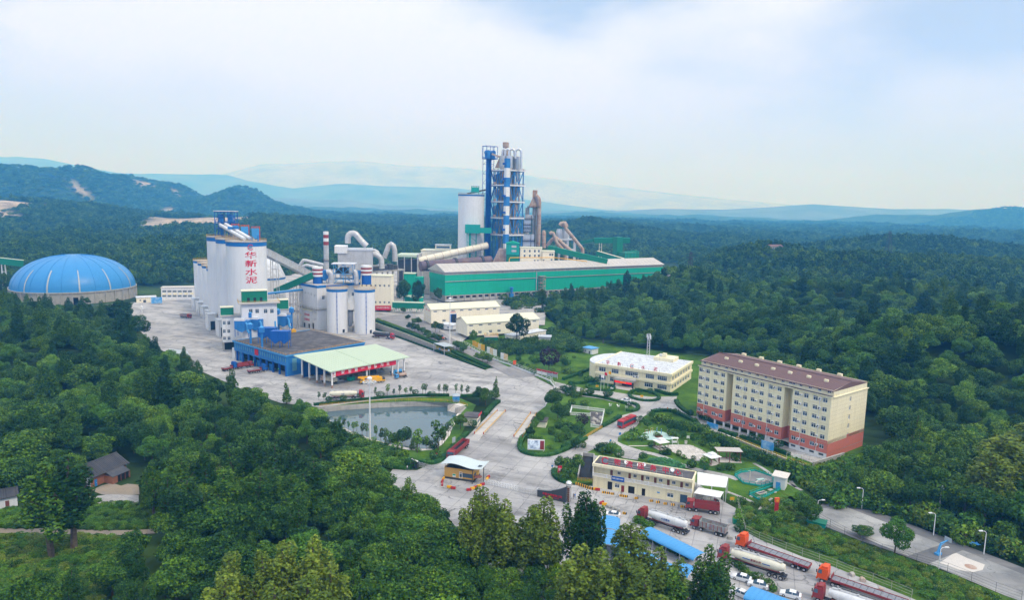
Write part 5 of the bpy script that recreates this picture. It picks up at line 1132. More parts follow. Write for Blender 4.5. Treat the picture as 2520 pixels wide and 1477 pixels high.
c=AT(1,692,1300,577);t=thing('stockpile_dome','large blue ribbed dome on a grey concrete ring wall','dome',(c.x,c.y,0));r=45.5
a0=PI*1.5-math.atan2(c.x,c.y)+R(-1)
mb=MB();n=72
dr=R(4.5);
for i in range(n):
 a,b=2*PI*i/n,2*PI*(i+1)/n;m_=(a+b)/2;gap=abs(((m_-a0-R(.5)+PI)%(2*PI))-PI)<R(3.0)
 P0,P1=V3((r*COS(a),r*SIN(a),0)),V3((r*COS(b),r*SIN(b),0));zb=5.6 if gap else 0
 mb.quad(P0+V3((0,0,zb)),P1+V3((0,0,zb)),P1+V3((0,0,9)),P0+V3((0,0,9)))
mb.build('ring_wall',CON,t)
mb=MB();[mb.cbox(((r+.3)*COS(2*PI*i/36),(r+.3)*SIN(2*PI*i/36),0),1,1,8.9,2*PI*i/36)for i in range(36)];mb.build('pier',CON,t)
mb=MB();mb.cyl((0,0),r+.8,8.9,9.9,72);mb.build('ring_beam',CON,t);mb=MB();mb.cyl((0,0),r-4,.05,8.6,40);mb.build('interior',DIN,t)
prof=[(r*COS(q)**.92,9.4+27.6*SIN(q))for q in LSP(0,PI/2,15)];prof[-1]=(.01,37.0)
mb=MB();mb.lathe((0,0,0),prof,72);mb.build('shell',M['dome_blue'],t,50)
M['rooflight']=mat('grey_rooflight_strip',(.40,.46,.50),.5,.1,.4)
for i in range(24):
 a=2*PI*i/24+R(6);seg=[p for p in prof[:-1]];mb=MB()
 pts=[V3((q*COS(a)*1.002,q*SIN(a)*1.002,z+.1))for q,z in seg]
 [mb.bar(u_,v_,.24,.2)for u_,v_ in zip(pts,pts[1:])];mb.build('rib',M['dome_blue'],t)
for a in(a0-R(48),a0-R(24),a0+R(4),a0+R(33),a0+R(62)):
 ang_=[a,a+R(1.5)];mb=MB();sel=prof[0:7]
 for(q,z),(q2,z2)in zip(sel,sel[1:]):mb.quad(*[V3((qq*COS(g)*1.004,qq*SIN(g)*1.004,zz+.14))for qq,zz,g in((q,z,ang_[0]),(q,z,ang_[1]),(q2,z2,ang_[1]),(q2,z2,ang_[0]))])
 mb.build('rooflight',M['rooflight'],t)
gallery('conveyor_gallery','green conveyor gallery entering the blue dome from the left',AT(1,-40,1018,600),AT(1,215,1045,610),4,5.5,'green_dark','green_roof',legs=(.28,),lz=0,lm='white')

def box_house(name,label,k,lb,rb,depth,yt,mwall,mroof,wins,D=None,z0=0.0,cat='building',ww=1.2,wh=1.4,cols=2,ov=.5,doors=()):
 A,B=G(k,*lb,z0),G(k,*rb,z0);f=Frame(A,B);h=ZT(A,k,lb[0],yt)-z0;t=fthing(name,label,cat,f);hs=[]
 for x,y in wins:s,z=f.on(k,x,y);hs.append((s-ww/2,s+ww/2,max(.3,z-wh/2),max(.3,z-wh/2)+wh))
 mb=MB();mb.wall(0,f.L,0,h,0,hs,.25);mb.box(0,.2,.02,depth,0,h);mb.box(f.L-.2,f.L,.02,depth,0,h);mb.box(.2,f.L-.2,depth-.2,depth,0,h);mb.build('wall',M[mwall],t);mb=MB();mb.box(-ov,f.L+ov,-ov,depth+ov,h,h+.3);mb.build('roof',M[mroof],t)
 for a,b,c_,d in hs:win(t,(a+b)/2,.15,c_,ww,wh,0,cols,False)
 for x,y,w_,hh,m in doors:s,z=f.on(k,x,y);door(t,s,-.06,0,w_,hh,m)
 return t,f,h
t,f,h=box_house('staff_block','grey two storey block with yellow panels behind the yard',1,(1485,1385),(1790,1378),12,1272,'white','grey_roof',[(1510+i*47,y)for i in range(6)for y in(1302,1345)],ww=3.2,wh=1.8,cols=4)
for i in range(6):mb=MB();mb.box(f.L*i/6+.8,f.L*(i+1)/6-.8,-.12,-.01,h*.44,h*.58);mb.build('panel',M['cream'],t)
box_house('store_hut','small pale yellow flat-roofed hut right of the dome',1,(1255,1408),(1435,1400),10,1362,'cream_pale','white_roof',[(1290,1385),(1400,1383)],doors=[(1330,1395,2,2.2,'dark_steel')])
p=G(1,1390,1425);q=G(1,1492,1421);f=Frame(p,q);t=fthing('billboard','blue sky-print hoarding standing by the pale yellow hut','billboard',f);mb=MB();mb.box(0,f.L,0,.2,1,6);mb.build('panel',M['bill_blue'],t);mb=MB();[mb.box(x,x+.25,.2,.45,0,5.5)for x in(1,f.L/2,f.L-1.2)];mb.build('post',STL,t)


def pylon(label,x,yt,yb,D):
 p=AT(0,x,yb,D);p.z=Tz(p.x,p.y);h=ZT(p,0,x,yt)-p.z;t=thing('power_pylon',label,'pylon',p,.4);mb=MB();q=h*.09
 for a,b in((-1,-1),(1,-1),(1,1),(-1,1)):mb.bar((a*q,b*q,0),(a*q*.2,b*q*.2,h),.35)
 for i in range(8):z0,z1=h*i/8,h*(i+1)/8;w0,w1=q*(1-.8*i/8),q*(1-.8*(i+1)/8);[mb.bar((a*w0,b*w0,z0),(c*w1,d*w1,z1),.2)for a,b,c,d in((-1,-1,1,-1),(1,-1,1,1),(1,1,-1,1),(-1,1,-1,-1))]
 mb.build('lattice',DST,t);mb=MB();[mb.bar((-q*1.6,0,z),(q*1.6,0,z),.3)for z in(h*.75,h*.86,h*.95)];mb.build('crossarm',DST,t)
pylon('dark lattice pylon beyond the right end of the green hall',1696,620,690,720);pylon('faint lattice pylon in the woods above the dormitory',2183,568,640,1000)
for i,(x,y,L_,m,lab)in enumerate(((1648,685,12,'white','white village house beyond the hall end, left of the pylon'),(1668,680,9,'pink_white','pink village house beyond the hall end, by the pylon'),(1900,668,20,'concrete_wall','long grey village house in the far right woods'))):
 p=AT(0,x,y,700 if i<2 else 840);p.z=Tz(p.x,p.y);t=thing('village_house',lab,'house',p,.2*i);h=6;mb=MB();mb.box(-L_/2,L_/2,-4,4,0,h+6*(i<2));mb.build('wall',M[m],t);mb=MB();z=h+6*(i<2);mb.prism([(-4.6,z),(4.6,z),(0,z+2.4)],-L_/2-.5,L_/2+.5);mb.build('roof',M['brown_roof'],t);mb=MB();[mb.box(q-.7,q+.7,-4.08,-4.0,z-2.6,z-1)for q in np.arange(-L_/2+2,L_/2-1,3)];mb.build('window',GLS,t)
 # ---------------------------------------------------------------- yard hall with open shed
A,B=G(4,285,603),G(4,765,757);fY=Frame(A,B);LY=fY.L;HY=ZT(B,4,765,568)if False else 10.2;DY=47.0
t=fthing('loading_hall','blue loading hall with flat dark roof and truck bays facing the yard','building',fY);YH=t
zb=5.4;bays=[(LY*(i+.12)/8+5,LY*(i+.88)/8+5)for i in range(0)]
xs=LSP(3,LY-.6,9)
mb=MB();sl=[(LY*(i+.30)/24,LY*(i+.70)/24,zb+1.4,zb+3.6)for i in range(24)if i not in(10,11)]
mb.wall(0,LY,zb,HY,0,sl,.3);mb.box(0,.3,.02,DY,zb,HY);mb.box(LY-.3,LY,.02,DY,0,HY);mb.box(.3,LY-.3,DY-.3,DY,0,HY);mb.box(0,LY,.3,.6,zb-.4,zb);mb.build('wall',BLU,t)
M['slot_glass']=mat('pale_green_glazing',(.22,.50,.48),.3,.1,.5)
mb=MB();mb.box(.1,LY-.1,.24,.28,zb+1.2,zb+3.8);mb.build('glazing_strip',M['slot_glass'],t)
mb=MB();mb.box(LY*10.1/24,LY*11.7/24,-.16,-.02,zb+.9,zb+4);o=mb.build('emblem_board',RSN,t)
for x in xs:mb=MB();mb.box(x-.35,x+.35,-.3,.6,0,zb-.02);mb.build('column',BLD,t)
for i in(0,3,5):mb=MB();mb.box(xs[i]+.5,xs[i+1]-.5,.9,1.1,0,3.4 if i else 4.6);[mb.box(xs[i]+.5,xs[i+1]-.5,.84,.9,z,z+.12)for z in(.8,1.6,2.4)];mb.build('bay_shutter',BLU,t)
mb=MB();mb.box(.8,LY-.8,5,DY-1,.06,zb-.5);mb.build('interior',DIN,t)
M['lamp_green']=mat('green_signal',(.05,.7,.2),.5,.02);e=M['lamp_green'].node_tree.nodes['Principled BSDF'];e.inputs['Emission Color'].default_value=(.1,1,.3,1);e.inputs['Emission Strength'].default_value=1.5
for i in(3,5,7):mb=MB();mb.box(xs[i]-.18,xs[i]+.18,-.5,-.31,2.2,3.1);o=mb.build('signal_lamp',DST,t);mb=MB();mb.cyl((xs[i],0),.14,0,.06,8);mb.v=[(x,-.5-z,2.8+y)for x,y,z in mb.v];mb.build('lens',M['lamp_green'],o)
mb=MB();mb.box(-.4,LY+.4,-.5,DY+.4,HY,HY+.25);mb.build('roof',M['dark_roof'],t);mb=MB();mb.box(-.5,LY+.5,-.62,-.5,HY-.3,HY+.5);mb.box(LY+.4,LY+.52,-.5,DY,HY-.3,HY+.5);mb.box(-.52,-.4,-.5,DY,HY-.3,HY+.5);mb.build('roof_edge',RBL,t)
mb=MB();railing(mb,[(LY+.1,2,HY+.25),(LY+.1,DY,HY+.25),(0,DY,HY+.25)],1.1,2,2.2,.07);railing(mb,[(.1,0,HY+.25),(LY-.2,0,HY+.25)],.9,1,2.5,.06);mb.build('railing',YRL,t)
s0=3.2;mb=MB();mb.box(LY+.02,LY+.12,s0,s0+2.4,2.2,8.4);mb.build('side_glazing',M['slot_glass'],t);mb=MB();[mb.box(LY+.13,LY+.18,s0+.02,s0+2.38,z,z+.12)for z in np.arange(2.4,8.3,.6)];mb.build('glazing_bar',BLD,t)
mb=MB();mb.box(-3,-.05,.4,9,0,6.2);mb.build('side_block',WPT,t)

def collector(name,label,x,y,L_,W_,H_,m,leg=1.6,rz=0.0,group=None,hops=2):
 p=fY.w(x,y,HY+.25);t=thing(name,label,'filter',p,fY.rz+rz,group);mb=MB();mb.box(-L_/2,L_/2,-W_/2,W_/2,leg+1.9,leg+1.9+H_);mb.build('housing',M[m],t)
 mb=MB()
 for i in range(hops):a,b=-L_/2+L_*i/hops,-L_/2+L_*(i+1)/hops;c=(a+b)/2;mb.prism([(a,leg+1.9),(c-.2,leg),(c+.2,leg),(b,leg+1.9)],-W_/2,W_/2,'y')
 mb.build('hopper',M[m],t);mb=MB();[mb.bar((a,b,0),(a,b,leg+2),.25)for a in LSP(-L_/2+.15,L_/2-.15,hops+1)for b in(-W_/2+.15,W_/2-.15)];mb.build('stand',BLD,t)
 mb=MB();n=int(L_/.9);[mb.box(-L_/2+L_*i/n-.06,-L_/2+L_*i/n+.06,-W_/2-.1,-W_/2,leg+1.9,leg+1.9+H_)for i in range(n+1)];mb.build('rib',M[m],t);return t
def stackpipe(label,x,y,h,m='blue',z0=None):
 p=fY.w(x,y,HY+.25 if z0 is None else z0);t=thing('vent_pipe',label,'pipe',p,0,'square-headed blue vent pipes');mb=MB();mb.tube([(0,0,0),(0,0,h)],.55,10);mb.build('pipe',M[m],t,40)
 mb=MB();mb.box(-1.1,1.1,-1.1,1.1,h-2.6,h);mb.build('head_box',M[m],t);mb=MB();mb.lathe((0,0,h),[(1.5,0),(1.3,.2),(0,1.1)],4);mb.build('cap',RBL,t);return t
def yl(k,x,y,z):return fY.to(G(k,x,y,z))
a=yl(4,690,490,HY+.25);collector('dust_collector','deep blue dust collector at the roof front, nearest of the pair',a[0],a[1]+1.5,9,4.4,4.6,'blue_dark',2.2,R(42),'blue collectors on the hall roof',2)
a=yl(4,560,450,HY+.25);collector('dust_collector','deep blue dust collector behind the nearest pair member',a[0],a[1]+2,9,4.4,4.2,'blue_dark',2.2,R(42),'blue collectors on the hall roof',2)
a=yl(4,540,490,HY+.25);stackpipe('square-headed blue vent pipe between the two dark collectors',*a,10.5)
a=yl(4,435,455,HY+.25);stackpipe('square-headed blue vent pipe left of the dark collectors',*a,10.5)
for i,(x,lab)in enumerate(((365,'blue bag filter on the hall roof, leftmost in the back row'),(490,'blue bag filter on the hall roof, second in the back row'),(620,'blue bag filter on the hall roof, third in the back row'),(745,'blue bag filter on the hall roof, rightmost in the back row'))):
 a=yl(4,x,385-i*17,HY+.25);t=collector('bag_filter',lab,*a,7.5,4.6,4.4,'blue',2.6,R(42),'back row of bag filters',1);mb=MB();mb.box(-3.9,1.6,-2.4,-.4,8.9,10.2);mb.build('fan_box',WPT,t);mb=MB();mb.tube([(2.6,-2.4,8),(3.4,-2.9,7),(3.6,-2.9,3.4),(4.6,-3.0,2.2)],.6,10);mb.build('outlet_duct',RBL,t,40)
 a=yl(4,x+68,372-i*17,HY+.25);stackpipe(['square-headed blue vent pipe beside the leftmost back filter','square-headed blue vent pipe beside the second back filter','square-headed blue vent pipe beside the third back filter','square-headed blue vent pipe beside the rightmost back filter'][i],*a,12.5)
for x,y,lab in((712,355,'yellow fan unit among the blue filters'),(830,350,'yellow fan unit right of the last blue filter')):
 p=G(4,x,y,HY+.25);t=thing('fan_unit',lab,'fan',p,.5,'yellow fan units');mb=MB();mb.box(-1.2,1.2,-.9,.9,0,1.5);mb.tube([(0,-1.0,1.2),(0,.9,1.2)],1.0,12);mb.build('casing',M['yellow'],t);mb=MB();mb.box(-1.5,1.5,-1.2,1.2,-.02,.15);mb.build('base',DST,t)

A,B=G(4,1180,868),G(4,1850,728);fS=Frame(A,B);LS=fS.L;DS=fS.at(4,890,775)[1];h1=ZT(A,4,1180,700);h2=h1+2.2
t=fthing('repair_shed','open-sided shed with pale green sheet roof on white columns','shed',fS);
x_in=DS+1.0
mb=MB()
o1,o2=-1.8,LS+2.0
mb.add([(o1,-1.6,h1),(o2,-1.6,h1),(o2,x_in,h2),(o1,x_in+3,h2+.2),(o1,-1.6,h1-.45),(o2,-1.6,h1-.45),(o2,x_in,h2-.45),(o1,x_in+3,h2-.25)],[(0,1,2,3),(7,6,5,4),(0,4,5,1),(1,5,6,2),(2,6,7,3),(3,7,4,0)]);mb.build('roof',M['green_roof'],t)
mb=MB();n=26;[mb.bar((o1+(o2-o1)*i/n,-1.6,h1+.05),(o1+(o2-o1)*i/n,x_in,h2+.05),.12,.1)for i in range(1,n)];mb.bar((LS*.47,-1.6,h1+.12),(LS*.47,x_in,h2+.12),.7,.25);mb.build('roof_seam',M['green_roof'],t)
def post(x,y,h):mb=MB();mb.box(x-.32,x+.32,y-.32,y+.32,.02 if False else 0,h);o=mb.build('column',WHT,t);mb=MB();mb.box(x-.36,x+.36,y-.36,y+.36,0,1.5);mb.build('column_base',RST,o)
for i in range(1,5):post(.3,DS*i/4,h1+2.1*i/4-.5)
post(.3,.3,h1-.46)
for x in(LS*.46,LS*.82,LS*.9,LS-.2):post(x,.3,h1-.46)
for x in(LS*.3,LS*.6,LS*.85):post(x,DS*.8,h2-1.0)
mb=MB();[mb.bar((0,DS*i/4,h1-.9+1.9*i/4),(LS,DS*i/4,h1-.9+1.9*i/4),.5)for i in range(0,5)];mb.bar((.3,.3,h1-1),(.3,DS,h2-1),.5);mb.build('beam',WHT,t)
mb=MB();mb.box(1,LS*.99,DS+.6,DS+.9,0,h2-1);mb.build('back_wall',BLD,t)
sb0,zb0=fS.on(4,1215,715,-.5);sb1,zb1=fS.on(4,1768,635,-.5)
mb=MB();mb.box(sb0,sb1,-.62,-.5,h1-3.0,h1-.55);o=mb.build('banner',RSN,t)
for ch,x in zip('安全第一预防为主',(1280,1343,1403,1463,1523,1582,1640,1695)):s,z=fS.on(4,x,670,-.6);letters(o,ch,2.0,(s,-.66,h1-1.78),WHT,name='letter',depth=.06)
mb=MB();mb.box(-.4,sb0-.1,-.6,-.5,h1-3.4,h1-.6);o=mb.build('emblem_board',WHT,t);emblem(o,.55,(sb0/2-.3,-.68,h1-1.5));letters(o,'华新水泥',.42,(sb0/2-.3,-.63,h1-2.75),RSN,depth=.03)

for i,(x,y,sx,sy,sz,m,lab)in enumerate(((1355,790,3.2,2.4,2.4,'green','green machine cabinet standing under the shed'),(1250,800,4,2,1.2,'steel','long grey steel box lying under the shed front'),(1560,730,3,2.6,3,'dark_steel','dark machinery unit at the shed middle'),(1440,745,2.2,2.2,2.2,'rust','rusty machine part under the shed middle'),(1000,770,3,2,1.6,'steel','grey machine under the shed near the blue wall'),(1630,715,3.4,2,2,'concrete_wall','pale concrete block unit under the shed right half'))):
 p=G(4,x,y);t2=thing('machine_unit',lab,'machine',p,RU(0,1));mb=MB();mb.box(-sx/2,sx/2,-sy/2,sy/2,0,sz*.7);mb.build('casing',M[m],t2);mb=MB();mb.cyl((sx*.1,0),sy*.3,sz*.7,sz,12);mb.bar((-sx*.3,0,sz*.7),(-sx*.3,0,sz*1.1),.3);mb.build('fitting',DST,t2)
 # ---------------------------------------------------------------- dormitory block
A,B=G(7,1050,660),G(7,2068,985);fD=Frame(A,B);LD=fD.L;DD=fD.at(7,2388,885)[1]
zr0,zr1,zt1,zt2=[ZT(B,7,2080,y)for y in(938,838,497,446)]
t=fthing('dormitory','long cream and red dormitory block with brown tiled roof','building',fD)
sl=[(fD.on(7,1286,430)[0],fD.on(7,1334,440)[0]),(fD.on(7,1733,560)[0],fD.on(7,1797,580)[0])]
blocks=[(0,sl[0][0]),(sl[0][1],sl[1][0]),(sl[1][1],LD)]
cx=[[fD.on(7,*p)[0]for p in q]for q in([(1087,258),(1143,272),(1203,287),(1260,303)],[(1378,337),(1440,352),(1500,368),(1567,384),(1633,402),(1703,420)],[(1838,457),(1912,477),(1985,497),(2060,518)])]
rows=[fD.on(7,x,y)[1]for x,y in((2060,518),(2053,590),(2047,661),(2041,733),(2035,804),(2030,878))]
WW,WH=1.75,1.65;RC=4.2
wc,wr,ac=MB(),MB(),[]
AC=MB();AC.box(-.48,.48,-.42,0,0,.62);acm=AC.mesh('air_conditioner',WHT);fan=MB();fan.cyl((0,0),.24,0,.03,12);fan.v=[(x-.1,-.42-z,y+.31)for x,y,z in fan.v];fanm=fan.mesh('fan_grille',DST)
for(x0,x1),cs in zip(blocks,cx):
 hs=[(c-WW/2,c+WW/2,z-WH/2,z+WH/2)for c in cs for z in rows]
 wc.wall(x0,x1,zr1,zt1,0,[h for h in hs if h[2]>zr1],.28);wr.wall(x0,x1,zr0,zr1,0,[h for h in hs if h[2]<zr1],.28)
 for s,sg in((x0,-1),(x1,1)):
  if 0<s<LD-.1:wc.wall(0,RC,zr1,zt1,s,[],.2,'y',sg);wr.wall(0,RC,zr0,zr1,s,[],.2,'y',sg)
 for i,c in enumerate(cs):
  for z in rows:
   win(t,c,.2,z-WH/2,WW,WH,0,2)
   if i%2==0:o=inst('air_conditioner',acm,t,(c+WW/2+.75,-.02,z-.35));inst('fan_grille',fanm,o)
   elif random.random()<.35:o=inst('air_conditioner',acm,t,(c-WW/2-.75,-.02,z+.05));inst('fan_grille',fanm,o)
for x0,x1 in sl:wc.wall(x0,x1,zr1,zt1,RC,[],.2);wr.wall(x0,x1,0,zr1,RC,[],.2)
sw=[]
for x,y in((2265,440),(2260,507),(2254,577),(2249,648),(2242,718),(2236,790)):
 d=ray(7,x,y);p0=fD.w(LD,0);tt=(p0-V3((0,0,CAM_H))).dot(fD.x)/d.dot(fD.x);p=V3((0,0,CAM_H))+d*tt;sw.append((fD.to(p)[1],p.z))
hs=[(y-.6,y+.6,z-.85,z+.85)for y,z in sw]
wc.wall(0,DD,zr1,zt1,LD,[h for h in hs if h[3]<zt1],.28,'y',1);wr.wall(0,DD,zr0*0-0,zr1,LD,[],.28,'y',1)
wc.wall(0,DD,zr1,zt1,0,[],.28,'y',-1);wr.wall(0,DD,0,zr1,0,[],.28,'y',-1);wc.box(0,LD,DD-.2,DD,zr1,zt1);wr.box(0,LD,DD-.2,DD,0,zr1)
for y,z in sw:win(t,LD-.22,y,z-.85,1.2,1.7,PI/2,2)

g0,g1,yr=1.3,DD-.8,DD*.52;zrd=ZT(fD.w(LD,yr),7,2265,372)
ax_=[fD.on(7,x,y,g0)[0]for x,y in((1117,205),(1170,219),(1228,235),(1287,250),(1335,262),(1360,268),(1407,280),(1468,295),(1531,312),(1596,328),(1662,346),(1730,363),(1788,377),(1813,383),(1870,398),(1942,416),(2017,435),(2092,454))]
zA=fD.on(7,2017,435,g0)[1];hs=[(x-.62,x+.62,zA-.42,zA+.42)for x in ax_ if .8<x<LD-.7]
wc.wall(0,LD,zt1,zt2,g0,hs,.25)
for h in hs:win(t,(h[0]+h[1])/2,g0+.18,h[2],1.24,.84,0,2,False)
wc.add([(LD,g0,zt1),(LD,g1,zt1),(LD,g1,zt2),(LD,yr,zrd),(LD,g0,zt2)],[(0,1,2,3,4)]);wc.add([(0,g0,zt1),(0,g1,zt1),(0,g1,zt2),(0,yr,zrd),(0,g0,zt2)],[(4,3,2,1,0)]);wc.box(0,LD,g1-.2,g1,zt1,zt2)
wc.build('upper_wall',M['cream'],t);wr.build('lower_wall',M['red_brick_paint'],t)
mb=MB();mb.box(-.35,LD+.3,-.55,g0+.2,zt1,zt1+.28);mb.box(LD,LD+.4,g0,DD+.2,zt1-.3,zt1);mb.build('cornice',M['cream'],t);mb=MB();mb.box(-.3,LD+.2,-.5,g0,zt1+.285,zt1+.33);mb.build('stained_ledge',M['dark_roof'],t)
mb=MB();mb.add([(-.5,g0-.6,zt2-.25),(LD+.02,g0-.6,zt2-.25),(LD+.02,yr,zrd+.12),(-.5,yr,zrd+.12),(-.5,g1+.6,zt2-.2),(LD+.02,g1+.6,zt2-.2),(-.5,g0-.6,zt2-.45),(LD+.02,g0-.6,zt2-.45),(-.5,g1+.6,zt2-.4),(LD+.02,g1+.6,zt2-.4)],[(0,1,2,3),(3,2,5,4),(6,7,1,0),(4,5,9,8),(0,3,4,8,6),(1,7,9,5,2)]);ro=mb.build('roof',M['brown_roof'],t)
mb=MB();n=60;[mb.bar((LD*i/n,g0-.6,zt2-.2),(LD*i/n,yr,zrd+.17),.09,.06)for i in range(1,n)];mb.build('tile_ridge',M['brown_roof'],ro)
mb=MB();mb.box(-.5,LD,yr-.25,yr+.25,zrd+.13,zrd+.38);mb.build('ridge_cap',M['brown_roof'],ro)
for x,y in((1290,168),(1400,194),(1527,225),(1655,256),(1788,289),(1935,323),(2072,356)):
 s=fD.on(7,x,y,yr*.62)[0];zz_=zt2+(zrd-zt2)*(.62*yr-g0)/(yr-g0);mb=MB();mb.box(s-.7,s+.7,yr*.62-.5,yr*.62+.4,zz_-.2,zz_+.75);mb.build('roof_vent',M['cream'],t)
for s in np.arange(4,LD-3,8.3):mb=MB();mb.box(s-.8,s+.8,g1-1,g1+.2,zt2-.2,zt2+.9);mb.build('roof_vent',M['cream'],t)
M['joint']=mat('render_joint',(.60,.50,.30),.8,.05)
mb=MB();[mb.box(x0+.02,x1-.02,-.015,0,z-.03,z+.03)for x0,x1 in blocks for z in[(rows[i]+rows[i+1])/2 for i in range(5)]+[rows[0]+1.3]];[mb.box(LD,LD+.015,.1,DD-.1,z-.03,z+.03)for z in np.arange(zr1+1.5,zt1,1.45)];mb.build('wall_joint',M['joint'],t)
mb=MB();[mb.tube([(x,-.12,zr0),(x,-.12,zt1)],.07,6)for x in(blocks[0][0]+3.4,blocks[1][0]+5.6,blocks[1][1]-6,blocks[2][0]+4.0,blocks[2][1]-4)];mb.build('drainpipe',WHT,t)
hs=[(c-.9,c+.9,zr0*.42,zr0*.78)for c in cx[2]]
mb=MB();mb.wall(blocks[2][0],LD,0,zr0,.25,hs,.3);mb.wall(.2,DD,0,zr0-.02,LD-.25,[],.3,'y',1);s1,_=fD.on(7,1600,800);mb.wall(s1,blocks[1][1],0,zr0,.25,[(s1+1.2,s1+2.8,zr0*.42,zr0*.78),(s1+4,s1+5.6,zr0*.42,zr0*.78)],.3);mb.build('base_wall',WPT,t)
for h in hs:win(t,(h[0]+h[1])/2,.45,h[2],h[1]-h[0],h[3]-h[2],0,2,False,'dark_steel')
for a in(1.2,4):win(t,s1+a+.8,.45,zr0*.42,1.6,zr0*.36,0,2,False,'dark_steel')
for x in list(LSP(blocks[0][0]+.4,blocks[0][1]-.4,4))+list(LSP(blocks[1][0]+.4,s1-.4,5)):mb=MB();mb.box(x-.32,x+.32,.1,.7,0,zr0-.01);mb.build('pier',WPT,t)
mb=MB();mb.box(0,LD,.3,DD-.3,zr0-.2,zr0-.02);mb.box(.3,s1,4,DD-1,.05,zr0-.2);mb.build('undercroft',CON,t)
for(x0,x1)in sl:door(t,(x0+x1)/2,RC-.1,0,1.6,2.4,'white_clean')
p=fD.w(sl[1][0]-.6,-.3,zr0*.55);tl=thing('paper_lantern','round red paper lantern hanging by the dormitory stair door','lantern',p);mb=MB();mb.lathe((0,0,0),[(0,-.45),(.3,-.38),(.48,0),(.3,.38),(0,.45)],12);mb.build('globe',RSN,tl,60);mb=MB();mb.cyl((0,0),.12,.42,.55,8);mb.tube([(0,0,.5),(0,.1,1.0)],.03,5);mb.cyl((0,0),.05,-.9,-.45,6);mb.build('tassel',M['yellow'],tl)
# ---------------------------------------------------------------- office with white seamed roof
A=G(7,262,368);hO=ZT(A,7,250,228);B=G(7,852,314,hO);B.z=0;fO=Frame(A,B);LO=fO.L;DO=fO.to(G(7,1038,214,hO))[1]
t=fthing('office_building','cream two storey office with white seamed roof and red entrance banner','building',fO);OF=t
fl=hO*.5
def wins_on(f,k,pts):return[f.on(k,*p)for p in pts]
hs=[]
for x,y,w2_ in((312,275,3.6),(412,290,3.6),(541,305,6.4),(685,328,4.2),(782,345,4.6)):s,z=fO.on(7,x,y);hs.append((s-w2_/2,s+w2_/2,hO*.60,hO*.84))
for x,y,w2_ in((312,338,3.6),(392,350,2.6),(675,395,4.2),(780,412,4.6)):s,z=fO.on(7,x,y);hs.append((s-w2_/2,s+w2_/2,hO*.14,hO*.38))
se,_=fO.on(7,505,370)
mb=MB();mb.wall(0,LO,0,hO,0,hs+[(se-2.6,se+2.6,0,hO*.36)],.35);rs=[(2+i*4.2,4.9+i*4.2,z0*hO,z1*hO)for i in range(int((DO-4)/4.2))for z0,z1 in((.14,.38),(.60,.84))]
mb.wall(0,DO,0,hO,LO,rs,.35,'y',1);mb.wall(0,DO,0,hO,0,[],.3,'y',-1);mb.box(0,LO,DO-.2,DO,0,hO);mb.build('wall',M['cream'],t)
for a,b,c,d in hs:win(t,(a+b)/2,.25,c,b-a,d-c,0,max(3,int((b-a)/.9)))
for a,b,c,d in rs:win(t,LO-.27,(a+b)/2,c,b-a,d-c,PI/2,3)
mb=MB();mb.box(-.6,LO+.6,-.6,0,fl*.88,fl*1.1);mb.box(LO,LO+.6,0,DO,fl*.88,fl*1.1);mb.box(-.7,LO+.7,-.7,.1,hO*.90,hO+.35);mb.box(LO-.1,LO+.7,.1,DO,hO*.90,hO+.35);mb.box(-.7,.1,.1,DO,hO*.90,hO+.35);mb.build('cornice',M['cream'],t)
mb=MB();mb.box(.1,LO-.1,.1,DO,hO-.02,hO+.16);mb.build('roof',WRF,t);mb=MB();n=34;[mb.box(.5+(LO-1)*i/n-.07,.5+(LO-1)*i/n+.07,.2,DO-.2,hO+.16,hO+.30)for i in range(n+1)];mb.build('roof_seam',WRF,t)
mb=MB();mb.box(se-2.5,se+2.5,1.2,1.3,0,hO*.34);mb.build('entrance_glass',GLS,t)
mb=MB();mb.box(se-5.2,se+5.2,-4.6,-.02,hO*.40,hO*.47);mb.box(se-5.4,se+5.4,-4.8,-4.6,hO*.38,hO*.50);mb.build('canopy',CON,t)
for x in(-4.6,4.6):mb=MB();mb.box(se+x-.35,se+x+.35,-4.4,-3.7,0,hO*.40);mb.build('column',M['slate'],t)
M['led_red']=mat('red_led_face',(.7,.01,.02),.5,.02);e=M['led_red'].node_tree.nodes['Principled BSDF'];e.inputs['Emission Color'].default_value=(1,.02,.03,1);e.inputs['Emission Strength'].default_value=.5
mb=MB();mb.box(se-4.3,se+4.3,-4.9,-4.82,hO*.27,hO*.375);o=mb.build('led_banner',M['led_red'],t);letters(o,'欢迎光临',.75,(se,-4.92,hO*.322),M['yellow'],depth=.02)
for i in range(4):mb=MB();mb.box(se-5.5+.3*i,se+5.5-.3*i,-7.0+i*.5,-2,.15*i,.15*(i+1));mb.build('step',PAV,t)
for ch,x in(('华',357),('新',447),('水',635),('泥',733)):s,z=fO.on(7,x,240);letters(t,ch,2.0,(s,-.2,hO+1.35),RSN,name='letter',depth=.15)
emblem(t,1.05,(fO.on(7,548,240)[0],-.2,hO+1.3))
mb=MB();[mb.bar((s,.2,hO+.2),(s,.2,hO+1.4),.07)for s in LSP(3,LO*.85,12)];mb.build('sign_stand',DST,t)
for x in(566,590):s,z=fO.on(7,x,325);o=inst('air_conditioner',acm,t,(s,-.05,fl*1.12));o.scale=(1.4,1.4,1.6);inst('fan_grille',fanm,o)
